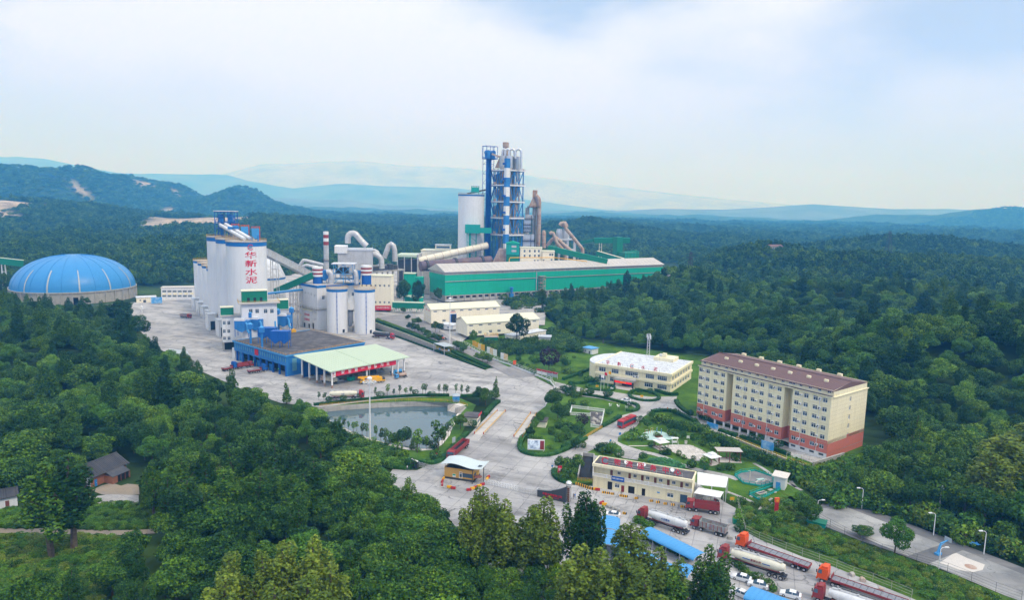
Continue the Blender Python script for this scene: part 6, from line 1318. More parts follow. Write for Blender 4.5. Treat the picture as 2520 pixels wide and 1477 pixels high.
mb=MB();mb.box(LO*.55,LO*.82,DO*.72,DO*.98,hO+.16,hO+1.8);mb.box(LO*.66,LO*.71,DO*.75,DO*.8,hO+1.8,hO+4);mb.build('roof_plant_room',M['cream'],t);mb=MB();mb.tube([(LO*.42,DO*.9,hO+.3),(LO*.52,DO*.9,hO+.3)],.7,10);mb.box(LO*.6,LO*.64,DO*.8,DO*.86,hO+1.8,hO+3);mb.build('water_tank',STB,t)

mb=MB();n=14;q=[(-8+8*(1-COS(0)),0)];R_w=DO*.42;cpt=(.2,DO*.46)
arcp=[(cpt[0]-R_w*SIN(a)*.62,cpt[1]-R_w*COS(a))for a in LSP(.12,PI-.2,n)]
for(a,b),(c,d)in zip(arcp,arcp[1:]):
 mb.quad((a,b,0),(a,b,hO*.93),(c,d,hO*.93),(c,d,0))
mb.build('curved_wall',M['cream'],t);mb=MB();mb.slab([(0,arcp[-1][1])]+arcp[::-1]+[(0,arcp[0][1])],hO*.93,hO*.97);mb.build('wing_roof',WRF,t)
for i in range(2,n-3,2):
 (a,b),(c,d)=arcp[i],arcp[i+1];rz_=math.atan2(d-b,c-a)
 for z in(.14,.56):win(t,(a+c)/2-.02*SIN(-rz_),(b+d)/2,hO*z,math.hypot(c-a,d-b)*.8,hO*.24,rz_+PI,2)

p=fO.w(LO*.36,DO+2.5);t=thing('telecom_mast','blue-grey lattice telecom mast with white antennas behind the office roof','mast',p);hT=ZT(p,7,490,-8)
mb=MB();[mb.bar((a*.9,b*.9,0),(a*.45,b*.45,hT),.14)for a in(-1,1)for b in(-1,1)]
for i in range(14):
 z0_,z1_=hT*i/14,hT*(i+1)/14;w0,w1=.9-.45*i/14,.9-.45*(i+1)/14;[mb.bar((a*w0,b*w0,z0_),(c*w1,d*w1,z1_),.08)for a,b,c,d in((-1,-1,1,-1),(1,-1,1,1),(1,1,-1,1),(-1,1,-1,-1))]
mb.build('lattice',STL,t)
for i in range(6):a=i*PI/3;mb=MB();mb.cbox((1.0*COS(a),1.0*SIN(a),hT-3.2+(i%2)*1.0),.35,.22,2.0,a);mb.build('antenna',WHT,t)
box_house('pump_hut','small grey hut with blue roof in the trees left of the office',7,(160,145),(228,160),6,102,'white','roof_blue',[(180,128)],doors=[(212,150,.9,2,'dark_steel')])
# ---------------------------------------------------------------- logistics service centre
A,B=G(7,240,1196),G(7,1008,1336);fV=Frame(A,B);LV=fV.L;hV=ZT(A,7,240,1016);DV=fV.to(G(7,1055,1083,hV))[1]
t=fthing('service_centre','cream two storey service centre with balcony and red rooftop characters','building',fV);SV=t
z2=hV*.50
up_d=[fV.on(7,x,y)[0]for x,y in((377,1085),(520,1110),(620,1127),(722,1147),(825,1165),(930,1182))];up_w=[fV.on(7,x,y)[0]for x,y in((436,1092),(562,1112),(662,1132),(765,1150),(868,1168),(972,1187))]
hs=[(s-.42,s+.42,z2+.05,z2+2.15)for s in up_d];hw=[(s-.55,s+.55,z2+.95,z2+2.05)for s in up_w]
mb=MB();mb.wall(0,LV,z2,hV,1.3,hs+hw,.2)
g_d=[(fV.on(7,372,1180)[0],.75,2.6),(fV.on(7,472,1210)[0],.5,2.1),(fV.on(7,540,1222)[0],1.0,2.3),(fV.on(7,635,1240)[0],.55,2.3),(fV.on(7,950,1290)[0],1.05,2.6)];g_w=[(fV.on(7,428,1180)[0],.75),(fV.on(7,846,1258)[0],.95)]
ghd=[(s-a,s+a,0,h)for s,a,h in g_d];ghw=[(s-a,s+a,.95,2.35)for s,a in g_w]
mb.wall(0,LV,0,z2,0,ghd+ghw,.3);mb.wall(0,DV,0,hV,LV,[],.3,'y',1);mb.wall(0,DV,0,hV,0,[],.3,'y',-1);mb.box(0,LV,DV-.2,DV,0,hV);mb.build('wall',M['cream'],t)
mb=MB();mb.box(-.2,LV+.02,-.35,1.3,z2-.16,z2);mb.build('balcony_floor',M['cream'],t)
mb=MB();mb.box(-.35,LV+.25,-.5,.05,hV-.55,hV+.32);mb.box(LV-.1,LV+.25,.05,DV,hV-.3,hV+.32);mb.box(-.35,0,.05,DV,hV-.3,hV+.32);mb.box(0,LV,DV-.2,DV+.1,hV,hV+.32);mb.build('parapet',M['cream'],t);mb=MB();mb.box(0,LV-.1,.05,DV-.2,hV-.02,hV+.1);mb.build('roof',M['dark_roof'],t)
for a,b,c,d in hs:mb=MB();mb.box(a+.04,b-.04,1.42,1.47,c,d);mb.build('door',M['wood'],t)
for a,b,c,d in hw:win(t,(a+b)/2,1.42,c,b-a,d-c,0,2,False)
for i,(a,b,c,d)in enumerate(ghd):mb=MB();mb.box(a+.04,b-.04,.22,.28,0,d);mb.build('door',M['dark_in' if i in(0,2,3)else('red_dull' if i==1 else 'glass')],t)
for a,b,c,d in ghw:win(t,(a+b)/2,.22,c,b-a,d-c,0,2)
mb=MB();mb.box(-.1,LV,-.34,-.2,z2+.92,z2+1.05);mb.box(-.1,LV,-.34,-.2,z2,z2+.1);mb.build('balcony_rail',WHT,t)
mb=MB();n=int(LV/.2);[mb.cyl((LV*(i+.5)/n,-.27),.055,z2+.1,z2+.92,6)for i in range(n)];o=mb.build('balusters',WHT,t);o['kind']='stuff'
for s in LSP(0,LV,8):mb=MB();mb.box(s-.14,s+.14,-.40,-.14,z2,z2+1.15);mb.build('baluster_post',WHT,t)
sa,sb=fV.on(7,388,1140)[0],fV.on(7,488,1155)[0];mb=MB();mb.box(sa,sb,-.52,-.42,z2-.35,z2+1.1);o=mb.build('signboard',BLD,t);letters(o,'司机之家',.5,((sa+sb)/2-.75,-.55,z2+.4),WHT,depth=.03);letters(o,'物流服务',.36,((sa+sb)/2+1.0,-.55,z2+.4),WHT,depth=.03)
s,z=fV.on(7,753,1240);mb=MB();mb.box(s-.4,s+.4,-.06,-.01,z-.2,z+.2);mb.build('notice_plate',RBL,t)
for ch,x in zip('物流服务中心',(430,523,615,712,810,905)):s,z=fV.on(7,x,1060,.6);letters(t,ch,2.05,(s,.55,hV+1.45),RSN,name='letter',depth=.18)
emblem(t,1.15,(fV.on(7,337,1015,.6)[0],.55,hV+1.4));mb=MB();[mb.bar((s,.8,hV+.1),(s,.8,hV+1.5),.06)for s in LSP(2,LV-3,14)];[mb.bar((2,.8,z),(LV-3,.8,z),.05)for z in(hV+.6,hV+1.3)];mb.build('sign_frame',STL,t)
for x,y in((500,1000),(600,1022),(640,1018),(862,1060)):
 s,yy=fV.to(G(7,x,y,hV+.8));mb=MB();mb.lathe((0,0,0),[(0,0),(.35,.05),(.6,.18),(.62,.2),(.35,.1),(0,.05)],14);o=mb.build('satellite_dish',WHT,t,None,(s,min(yy,DV-.8),hV+.7));o.rotation_euler=(R(55),0,R(20));mb=MB();mb.cyl((0,0),.05,-.6,0,6);mb.build('dish_post',STL,o).rotation_euler=(R(-55),0,0)

q=[G(7,1060,1078,5.2),G(7,1300,1120,5.2),G(7,1285,1200,4.6),G(7,1058,1175,4.6)]
t=thing('canopy','large white sheet canopy beside the service centre','canopy',(q[3].x,q[3].y,0),fV.rz);mb=MB();mb.add([*q,*[p-V3((0,0,.2))for p in q]],[(3,2,1,0),(4,5,6,7),(0,1,5,4),(1,2,6,5),(2,3,7,6),(3,0,4,7)]);W(mb,'roof',WHT,t)
for p in(*q,q[2].lerp(q[3],.5),q[0].lerp(q[1],.5)):mb=MB();mb.bar(p-V3((0,0,.2)),(p.x,p.y,0),.2);W(mb,'post',STL,t)
mb=MB();[mb.bar(q[3].lerp(q[2],s)+V3((0,0,.03)),q[0].lerp(q[1],s)+V3((0,0,.03)),.1,.05)for s in LSP(.05,.95,9)];W(mb,'seam',WHT,t)
q=[G(7,1068,1200,3.6),G(7,1265,1235,3.6),G(7,1238,1280,3.2),G(7,1030,1244,3.2)]
t=thing('canopy','small low white canopy over the motorbike stand beside the service centre','canopy',(q[3].x,q[3].y,0),fV.rz);mb=MB();mb.add([*q,*[p-V3((0,0,.15))for p in q]],[(3,2,1,0),(4,5,6,7),(0,1,5,4),(1,2,6,5),(2,3,7,6),(3,0,4,7)]);W(mb,'roof',WHT,t)
for p in(*q,q[2].lerp(q[3],.5)):mb=MB();mb.bar(p-V3((0,0,.15)),(p.x,p.y,0),.14);W(mb,'post',STL,t)
# ---------------------------------------------------------------- vehicles (x forward, y to the left, z up)
def wheel_mesh(r,w_):
 a=MB();n=14
 a.add([(x*r*COS(2*PI*j/n),y,x*r*SIN(2*PI*j/n))for y,x in((-w_/2,.93),(-w_/2+.05,1),(w_/2-.05,1),(w_/2,.93))for j in range(n)],[(i*n+j,i*n+(j+1)%n,(i+1)*n+(j+1)%n,(i+1)*n+j)for i in range(3)for j in range(n)]+[tuple(range(n)),tuple(range(4*n-1,3*n-1,-1))])
 b=MB();b.add([(.55*r*COS(2*PI*j/10),y,.55*r*SIN(2*PI*j/10))for y in(-w_/2-.02,w_/2+.02)for j in range(10)],[(j,(j+1)%10,10+(j+1)%10,10+j)for j in range(10)]+[tuple(range(10)),tuple(range(19,9,-1))])
 return a.mesh('wheel',M['black']),b.mesh('rim',STL)
_wm={}
def wheels(t,xs,half,r=.52,w_=.34,z=None):
 if(r,w_)not in _wm:_wm[(r,w_)]=wheel_mesh(r,w_)
 a,b=_wm[(r,w_)]
 for x in xs:
  for s in(-1,1):o=inst('wheel',a,t,(x,s*(half-w_/2),r));inst('rim',b,o)
def vthing(name,label,k,front,rear,width,cat,group=None,z=0.05,L=None):
 F_,R__=G(k,*front,z),G(k,*rear,z);d=F_-R__;d.z=0;ln=d.length;d.normalize();n=V3((-d.y,d.x,0));mid=(F_+R__)/2
 if n.dot(mid)<0:n=-n
 p=mid+n*width/2;p.z=z;t=thing(name,label,cat,p,math.atan2(d.y,d.x),group);return t,(L or ln)
def cab(t,xf,L_,W_,z0,H_,m,sleeper=True,deflector=True):
 b=MB();x1=xf;x0=xf-L_;b.prism([(x0,z0),(x1-.05,z0),(x1,z0+.4),(x1,z0+H_*.45),(x1-.28,z0+H_*.95),(x1-.5,z0+H_),(x0,z0+H_)],-W_/2,W_/2,'y')
 o=b.build('cab',M[m],t)
 b=MB();b.add([(x1+.012,y,z0+H_*.47)for y in(-W_*.44,W_*.44)]+[(x1-.255,y,z0+H_*.90)for y in(W_*.42,-W_*.42)],[(0,1,2,3)]);b.build('windscreen',GLS,o)
 for s in(-1,1):b=MB();y=s*(W_/2+.01);b.add([(x1-.15,y,z0+H_*.48),(x1-1.05,y,z0+H_*.48),(x1-1.05,y,z0+H_*.86),(x1-.36,y,z0+H_*.86)],[(0,1,2,3)]);b.build('side_window',GLS,o);b=MB();b.box(x1-.02,x1+.2,y-.1 if s>0 else y-.05,y+.05 if s>0 else y+.1,z0+H_*.5,z0+H_*.8);b.build('mirror',DST,o)
 b=MB();b.box(x1-.1,x1+.12,-W_/2,W_/2,z0-.35,z0+.12);b.build('bumper',M[m],t)
 b=MB();b.box(x1+.01,x1+.04,-W_*.36,W_*.36,z0+.3,z0+H_*.36);b.build('grille',DST,o)
 for s in(-1,1):b=MB();b.box(x1+.12,x1+.15,s*W_*.38-.16,s*W_*.38+.16,z0-.2,z0);b.build('headlight',WHT,t)
 if deflector:b=MB();b.prism([(x0+.1,z0+H_),(x1-.6,z0+H_),(x1-1.0,z0+H_+.5),(x0+.1,z0+H_+.62)],-W_*.42,W_*.42,'y');b.build('roof_deflector',M[m],o)
def chassis(t,x0,x1,z=.95,w_=.9):b=MB();b.box(x0,x1,-w_/2,-w_/2+.2,z-.15,z+.15);b.box(x0,x1,w_/2-.2,w_/2,z-.15,z+.15);[b.box(x,x+.2,-w_/2+.2,w_/2-.2,z-.12,z+.12)for x in np.arange(x0+.3,x1-.3,1.6)];b.box(x0,x0+.25,-1.2,1.2,z-.5,z-.1);b.build('chassis',DST,t)
def tanker(label,k,front,rear,mcab,mtank,L=None,stripe=None,mline='red_dull',letters_=None,side=1,group='cement tanker lorries'):
 t,L=vthing('tanker_truck',label,k,front,rear,2.5,'truck',group,L=L);f=L/2;cab(t,f-.1,2.2,2.45,1.0,2.4,mcab)
 chassis(t,-f,f-.6);tx0,tx1=-f+.4,f-3.2;n=9;prof=[]
 b=MB();rings=[];m_=(tx0+tx1)/2
 for i in range(n):
  q=i/(n-1);x=tx0+(tx1-tx0)*q;r=1.22*(.62 if i in(0,n-1)else(.95 if i in(1,n-2)else 1));drop=-.75*max(0,1-abs(q-.45)*2.6)
  rings.append([(x,r*COS(a),2.75+(r*SIN(a)if SIN(a)>0 else r*SIN(a)*(1-drop*.55)))for a in LSP(0,2*PI,17)[:-1]])
 b.add([p for rg in rings for p in rg],[(i*16+j,(i+1)*16+j,(i+1)*16+(j+1)%16,i*16+(j+1)%16)for i in range(n-1)for j in range(16)]+[tuple(range(16)),tuple(range(n*16-1,(n-1)*16-1,-1))]);tank=b.build('tank',M[mtank],t,50)
 b=MB();railing(b,[(tx0+.6,-.45,3.98),(tx1-.6,-.45,3.98)],.35,1,1.6,.05);railing(b,[(tx0+.6,.45,3.98),(tx1-.6,.45,3.98)],.35,1,1.6,.05);b.box(tx0+.6,tx1-.6,-.4,.4,3.94,3.99);b.build('walkway',STL,tank);[MB().cyl((x,0),.3,3.97,4.2,12).build('hatch',STL,tank)for x in(tx0+2,m_,tx1-2)]
 b=MB();[b.box(tx0+.8,tx1-.8,s*1.16-.03,s*1.16+.03,1.72,1.86)for s in(-1,1)];b.build('skirt_line',M[mline],t)
 if stripe:[MB().box(x-.9,x+.9,s*1.225-.02,s*1.225+.02,2.62,2.82).build('stripe',M[stripe],tank)for s in(-1,1)for x in(m_-2.2,m_+2.4)]
 if letters_:[letters(tank,letters_,.62,(m_-.2 if s<0 else m_+.2,s*1.26,2.75),RDL if stripe else BLD,0 if s<0 else PI,depth=.02)for s in(-1,1)]
 b=MB();b.bar((tx0+2,0,1.2),(tx0+2,0,2.0),.8);b.bar((tx1-1.5,0,1.2),(tx1-1.5,0,2.0),.8);b.build('saddle',DST,t)
 wheels(t,[f-1.3,f-4.0,f-5.2,-f+1.0,-f+2.3,-f+3.6],1.22);return t
def dump(label,k,front,rear,mcab,mbody,L=None,load=None,group='tipper lorries'):
 t,L=vthing('dump_truck',label,k,front,rear,2.5,'truck',group,L=L);f=L/2;cab(t,f-.1,2.0,2.45,1.05,2.0,mcab,deflector=False);chassis(t,-f,f-.6)
 x0,x1=-f+.1,f-2.4;b=MB();w_=1.22
 for s in(-1,1):b.box(x0,x1,s*w_-.06,s*w_+.06,1.35,2.85)
 b.box(x1-.1,x1,-w_+.06,w_-.06,1.35,3.2);b.box(x0,x0+.08,-w_+.06,w_-.06,1.35,2.75);b.box(x0,x1,-w_,w_,1.2,1.36);body=b.build('tipper_body',M[mbody],t)
 b=MB();[b.box(x,x+.12,s*w_+(-.14 if s<0 else .06),s*w_+(-.06 if s<0 else .14),1.35,2.85)for s in(-1,1)for x in LSP(x0,x1-.12,8)];b.box(x1-.1,x1+.5,-w_,w_,3.1,3.2);b.build('body_rib',M[mcab if load is None else mbody],body)
 b=MB();b.box(x0+.1,x1-.12,-w_+.08,w_-.08,1.37,1.55 if not load else 1.7);b.build('bed_floor' if not load else 'load',M[load or 'dump_bed'],body)
 wheels(t,[f-1.2,f-3.0,-f+1.2,-f+2.5],1.22);return t
def flatbed(label,k,front,rear,mcab,L=None,group='flat trailer lorries'):
 t,L=vthing('flatbed_truck',label,k,front,rear,2.5,'truck',group,L=L);f=L/2;cab(t,f-.1,2.3,2.5,1.05,2.5,mcab);chassis(t,-f+.2,f-.6)
 b=MB();x0,x1=-f,f-3.1;b.box(x0,x1,-1.25,1.25,1.32,1.5);bed=b.build('flatbed',RDL,t);b=MB();[b.box(x0,x1,s*1.28-.05,s*1.28+.05,1.2,1.75)for s in(-1,1)];b.box(x1-.1,x1,-1.2,1.2,1.5,2.5);b.box(x0-.02,x0+.08,-1.2,1.2,1.2,1.75);b.build('side_rail',RDL,bed);b=MB();b.box(x0+.1,x1-.12,-1.2,1.2,1.51,1.62);b.build('load',M['cargo'],bed)
 b=MB();[b.box(x-.04,x+.04,-1.3,1.3,1.625,1.66)for x in np.arange(x0+1,x1-.5,1.4)];b.build('lashing',DST,bed)
 wheels(t,[f-1.3,f-3.6,f-4.8,-f+1.0,-f+2.3,-f+3.6],1.24);return t
def car(label,k,front,rear,L=4.6,m='car_white',group='white cars'):
 t,_=vthing('car',label,k,front,rear,1.8,'car',group);s=L/4.6
 b=MB();pr=[(-2.28,.35),(-2.3,.7),(-2.15,.98),(-1.5,1.05),(1.05,.98),(2.0,.78),(2.28,.6),(2.25,.3),(1.9,.22),(-2.0,.22)];b.prism([(x*s,z)for x,z in pr],-.88,.88,'y');body=b.build('body',M[m],t,35)
 b=MB();a=[(-1.75,1.03),(-1.1,1.46),(.25,1.48),(1.1,.99)];V=[(x*s,y*(.84 if z<1.2 else .66),z)for x,z in a for y in(-1,1)];b.add(V,[(0,2,4,6),(7,5,3,1),(0,1,3,2),(4,5,7,6),(2,3,5,4)]);b.build('glasshouse',GLS,body);b=MB();V=[((x)*s,y*.665,z)for x,z in((-1.12,1.46),(.27,1.48),(.2,1.53),(-1.05,1.52))for y in(-1,1)];b.add(V,[(0,1,3,2),(2,3,5,4),(4,5,7,6),(6,7,1,0),(0,2,4,6),(7,5,3,1)]);b.build('roof',M[m],body)
 b=MB();[b.bar((-.35*s,y*.83,1.02),(-.35*s,y*.67,1.47),.09)for y in(-1,1)];b.build('pillar',M[m],body)
 for y in(-.62,.62):MB().box(2.2*s,2.27*s,y-.2,y+.2,.6,.74).build('headlight',STB,body);MB().box(-2.3*s,-2.25*s,y-.2,y+.2,.72,.88).build('tail_light',M['red'],body)
 wheels(t,[1.4*s,-1.4*s],.9,.33,.22);return t
def bus(label,k,front,rear):
 t,L=vthing('bus',label,k,front,rear,2.5,'bus',L=11.0);f=L/2;b=MB();b.prism([(-f,.45),(f-.05,.45),(f,.9),(f-.12,3.0),(f-.4,3.2),(-f,3.2)],-1.25,1.25,'y');body=b.build('body',M['red'],t)
 for s in(-1,1):b=MB();y=s*1.262;b.add([(-f+.5,y,1.6),(f-.5,y,1.6),(f-.5,y,2.75),(-f+.5,y,2.75)],[(0,1,2,3)]);b.build('side_window',GLS,body);b=MB();[b.box(x-.04,x+.04,y-.015,y+.015,1.55,2.8)for x in LSP(-f+1.5,f-1.5,7)];b.build('window_bar',DST,body)
 b=MB();b.add([(f-.01,-1.1,1.2),(f-.01,1.1,1.2),(f-.115,1.1,2.75),(f-.115,-1.1,2.75)],[(0,1,2,3)]);b.v=[(x+.03,y,z)for x,y,z in b.v];b.build('windscreen',GLS,body);b=MB();b.box(-2.5,-.3,-.8,.8,3.2,3.45);b.box(1.2,2.6,-.7,.7,3.2,3.36);b.build('roof_unit',RDL,body);b=MB();[b.box(f-.02,f+.04,y-.18,y+.18,.62,.82)for y in(-.9,.9)];b.build('headlight',WHT,body);wheels(t,[f-2.3,-f+2.6],1.22,.5,.3);return t

tanker('white tanker lorry with red cab parked in front of the service centre',8,(665,805),(1030,922),'red_dull','tank_white',L=14.5,letters_='水泥散装')
tanker('cream tanker lorry with two blue stripes, beside the flat trailer',8,(1360,1150),(1872,1312),'red_dull','tank_cream',L=16.0,stripe='blue_dark',letters_='散装水泥')
tanker('white tanker lorry with red cab at the bottom edge behind the foliage',9,(345,1500),(900,1690),'red_dull','tank_white',L=15)
tanker('cream tanker lorry with red cab standing behind the pond hedge',4,(1478,968),(1150,978),'red','tank_cream',letters_='水泥')
tanker('dark dusty tanker lorry with pink-red cab by the mill silos',4,(1742,420),(1545,398),'red','dark_steel')
dump('red tipper lorry with tall cab at the service centre canopy',8,(1062,712),(1345,752),'red_dull','red_dull',L=9.4)
dump('worn red tipper lorry with empty grey bed in mid car park',8,(1112,868),(1380,945),'red_dull','dump_bed',L=9.6)
dump('beige tipper lorry parked under the repair shed',4,(1068,805),(1200,832),'pink_white','tank_cream',L=9.0)
dump('small red tipper lorry at the blue loading bays',4,(455,672),(320,690),'red_dull','red_dull',L=8.4)
flatbed('orange lorry with long dark-red flat trailer, upper of two',8,(1515,1040),(2072,1240),'orange',L=18.0)
flatbed('orange lorry with long dark-red flat trailer at the bottom right',9,(320,1312),(1130,1590),'orange',L=18.5)
flatbed('small blue flat lorry with green light by the loading bays',4,(570,712),(440,732),'blue_dark',L=9.5)
flatbed('small dark blue flat lorry left of the red tipper',4,(308,690),(205,712),'blue_dark',L=8)
t=dump('long dark red open trailer lorry queueing at the weighbridge',6,(1255,800),(1415,655),'red_dull','red_dull',L=15,load='black')
dump('red lorry at the far left loading bays under the small silos',2,(75,1272),(-20,1262),'red','dump_bed',L=9)
for lab,k,a,b in(('white saloon car beside the blue arched carport near the tipper',8,(352,762),(498,782)),('white hatchback parked beside the cream tanker',8,(1460,1302),(1602,1342)),('white car behind the white hatchback by the bottom carport',8,(1592,1362),(1762,1404)),('white saloon car nearest the bottom right corner',8,(1868,1446),(2045,1492)),('white car at the bottom carport edge',8,(1480,1440),(1545,1470)),('white car parked in front of the office steps',7,(458,528),(535,534))):car(lab,k,a,b)
bus('red bus driving down the garden road',7,(468,748),(582,692))

t,L=vthing('mobile_crane','yellow mobile crane lorry parked before the repair shed',4,(1450,830),(1665,812),2.5,'crane lorry',L=12);f=L/2
cab(t,f-.1,2.0,2.4,.9,1.7,'yellow',deflector=False);b=MB();b.box(-f,f-2.2,-1.2,1.2,.9,1.5);b.build('carrier',M['yellow'],t);b=MB();b.box(-4.5,-1.0,-1.1,1.1,1.55,2.7);b.box(-1.2,.6,.2,1.15,1.55,3.2);ut=b.build('superstructure',M['yellow'],t);b=MB();b.add([(.62,.3,2.2),(.62,1.05,2.2),(.62,1.05,3.0),(.62,.3,3.0)],[(0,1,2,3)]);b.build('crane_cab_window',GLS,ut)
b=MB();b.bar((-3.2,-.2,2.9),(6.6,-.2,3.1),.75,.85);b.bar((2,-.2,3.15),(6.9,-.2,3.05),.5,.6);b.build('boom',M['yellow'],ut);b=MB();b.bar((6.7,-.2,3.0),(6.7,-.2,2.0),.35);b.build('hook_block',DST,ut);b=MB();[b.box(x,x+.4,-1.45,1.45,.7,1.0)for x in(-f+.4,1.2)];b.build('outrigger',DST,t);b=MB();b.box(-f+.2,-4.6,-1.15,1.15,1.5,2.4);b.build('counterweight',DST,ut);wheels(t,[f-1.2,f-2.9,-f+1.6,-f+3.0],1.2)
for lab,a,b_,mt in(('small blue water tank lorry with rusty tank by the shed corner',(1760,785),(1885,765),'rust'),('blue and white tank lorry parked deeper under the shed corner',(1730,752),(1842,730),'roof_blue')):
 t,L=vthing('tank_truck',lab,4,a,b_,2.2,'truck','small tank lorries',L=6.4);f=L/2;cab(t,f-.1,1.5,2.0,.8,1.4,'roof_blue',deflector=False);chassis(t,-f,f-.4,.8);b=MB();b.tube([(-f+.1,0,1.75),(-f+.3,0,1.75),(f-2.2,0,1.75),(f-2.0,0,1.75)],[.5,.82,.82,.5],16);b.build('tank',M[mt],t,40);b=MB();[b.box(x-.05,x+.05,-.9,.9,.95,1.2)for x in(-f+.8,f-2.6)];b.build('saddle',DST,t);wheels(t,[f-.9,-f+1.2],1.0,.42,.28)
def motorbike(label,P,rz,m):
 t=thing('motorbike',label,'motorbike',P,rz,'motorbikes under the canopies');wheels(t,[.65,-.65],.09,.3,.12);b=MB();b.prism([(-.7,.55),(.2,.45),(.45,.75),(.3,.95),(-.15,.78),(-.75,.85)],-.14,.14,'y');b.build('body',M[m],t);b=MB();b.bar((.45,-.32,1.05),(.45,.32,1.05),.05);b.bar((.65,0,.3),(.45,0,1.05),.07);b.build('handlebar',DST,t);b=MB();b.box(-.7,.0,-.15,.15,.86,.95);b.build('seat',M['black'],t)
for i,s in enumerate(LSP(.35,.97,11)):
 p=G(8,760,960).lerp(G(8,1195,1165),s);motorbike(['red','black','white','blue'][i%4]+' motorbike parked under the long blue arched canopy',p+V3((0,1.2,.05)),1.9,['red','dark_steel','white_clean','blue_dark'][i%4])
for i,(x,y)in enumerate(((1190,640),(1212,645),(1310,632),(1330,640))):motorbike(['blue','black','red','black'][i]+' motorbike under the low white canopy',G(8,x,y,.05),1.2+i*.2,['blue_dark','dark_steel','red','dark_steel'][i])

def person(label,P,rz,shirt,trousers,h=1.72,walk=.22):
 t=thing('person',label,'person',P,rz);t.scale=(h/1.72,)*3;me=bpy.data.meshes.new('body')
 J={'pelvis':(0,0,.93),'spine':(0,.01,1.15),'chest':(0,0,1.34),'neck':(0,.0,1.47),'head':(.0,.02,1.56),'crown':(0,.02,1.70)}
 for s,q in((-1,1),(1,-1)):
  J[f'hip{s}']=(s*.1,0,.88);J[f'knee{s}']=(s*.1,q*walk*.5+.02,.49);J[f'ankle{s}']=(s*.1,q*walk,.09);J[f'toe{s}']=(s*.11,q*walk+.15,.04)
  J[f'sho{s}']=(s*.19,0,1.38);J[f'elb{s}']=(s*.25,-q*walk*.3,1.10);J[f'wri{s}']=(s*.26,-q*walk*.7+.05,.86);J[f'han{s}']=(s*.26,-q*walk*.8+.06,.76)
 E_=[('pelvis','spine'),('spine','chest'),('chest','neck'),('neck','head'),('head','crown')]
 for s in(-1,1):E_+=[('pelvis',f'hip{s}'),(f'hip{s}',f'knee{s}'),(f'knee{s}',f'ankle{s}'),(f'ankle{s}',f'toe{s}'),('chest',f'sho{s}'),(f'sho{s}',f'elb{s}'),(f'elb{s}',f'wri{s}'),(f'wri{s}',f'han{s}')]
 ks=list(J);rad={'pelvis':.15,'spine':.14,'chest':.16,'neck':.06,'head':.105,'crown':.08,'hip':.095,'knee':.065,'ankle':.045,'toe':.045,'sho':.07,'elb':.045,'wri':.034,'han':.045}
 me.from_pydata([J[k]for k in ks],[(ks.index(a),ks.index(b))for a,b in E_],[]);o=bpy.data.objects.new('body',me);COL.objects.link(o);md=o.modifiers.new('skin','SKIN');sk=me.skin_vertices[0].data
 for i,k in enumerate(ks):r_=rad[k.rstrip('-1')]if k.rstrip('-1')in rad else .06;sk[i].radius=(r_,r_*.85);sk[i].use_root=(k=='pelvis')
 o.modifiers.new('sub','SUBSURF').levels=1;bpy.context.view_layer.update();m2=bpy.data.meshes.new_from_object(o.evaluated_get(bpy.context.evaluated_depsgraph_get()));bpy.data.objects.remove(o)
 m2.materials.clear()
 for m in('skin','shirt_'+shirt,'trousers_'+trousers,'hair','shoe'):m2.materials.append(M[m])
 for p in m2.polygons:
  z,x=p.center.z,abs(p.center.x);p.material_index=4 if z<.09 else(2 if z<.95 and x<.2 else(3 if z>1.62 else(0 if z>1.45 or z<1.02 else 1)))
 b=inst('body',m2,t);return t
M['skin']=mat('skin',(.50,.30,.20),.6,.03);M['hair']=mat('black_hair',(.02,.017,.015),.7,.03);M['shoe']=mat('dark_shoes',(.03,.03,.035),.6,.03)
for nme,c in(('blue',(.05,.20,.55)),('orange',(.80,.20,.03)),('white',(.7,.7,.7)),('grey',(.2,.22,.25))):M['shirt_'+nme]=mat(nme+'_shirt',c,.8,.03);M['trousers_'+nme]=mat(nme+'_trousers',tuple(v*.5 for v in c),.8,.03)
person('person in a blue work suit standing by the gate pillar',G(8,108,606,.04),.5,'blue','blue');person('person in dark clothes beside the blue-suited person at the gate',G(8,97,607,.04),2.5,'grey','grey')
person('person in an orange vest walking on the upper road',G(5,760,760,1.9),.8,'orange','grey');person('person in white shirt walking behind the orange vest on the upper road',G(5,797,775,1.7),.8,'white','grey');person('person in white standing at the left gate bush',G(6,840,880,.04),1,'white','grey')
person('person in grey walking on the road before the office',G(7,765,597,.08),2,'grey','grey');person('person in orange top on the road before the office',G(7,824,600,.08),3,'orange','grey')
# ---------------------------------------------------------------- gate area
A,B=G(6,1180,950,.05),G(6,1447,988,.05);f=Frame(A,B);L=f.L;D_=5.6;hw=3.6
t=fthing('gatehouse','ochre gatehouse with wavy pale blue metal roof','building',f)
sa,sb=f.on(6,1312,930)[0],L-.15;sd0,sd1=f.on(6,1316,930)[0],f.on(6,1345,935)[0]
mb=MB();mb.wall(0,L,.55,hw,0,[(sa,sb,.95,2.35)],.2);mb.wall(0,D_,.55,hw,L,[(.3,2.6,.95,2.35)],.2,'y',1);mb.box(0,.15,.02,D_,.55,hw);mb.box(.15,L-.15,D_-.15,D_,.55,hw);mb.build('wall',M['gold'],t)
mb=MB();[mb.box(x-.012,x+.012,-.012,0,.56,hw)for x in np.arange(.5,sa,.5)];[mb.box(.01,L,-.01,0,z-.012,z+.012)for z in(2.45,3.0)];mb.build('panel_joint',RST,t)
mb=MB();mb.box(-.25,L+.25,-.25,D_+.2,0,.55);mb.build('plinth',M['slate'],t)
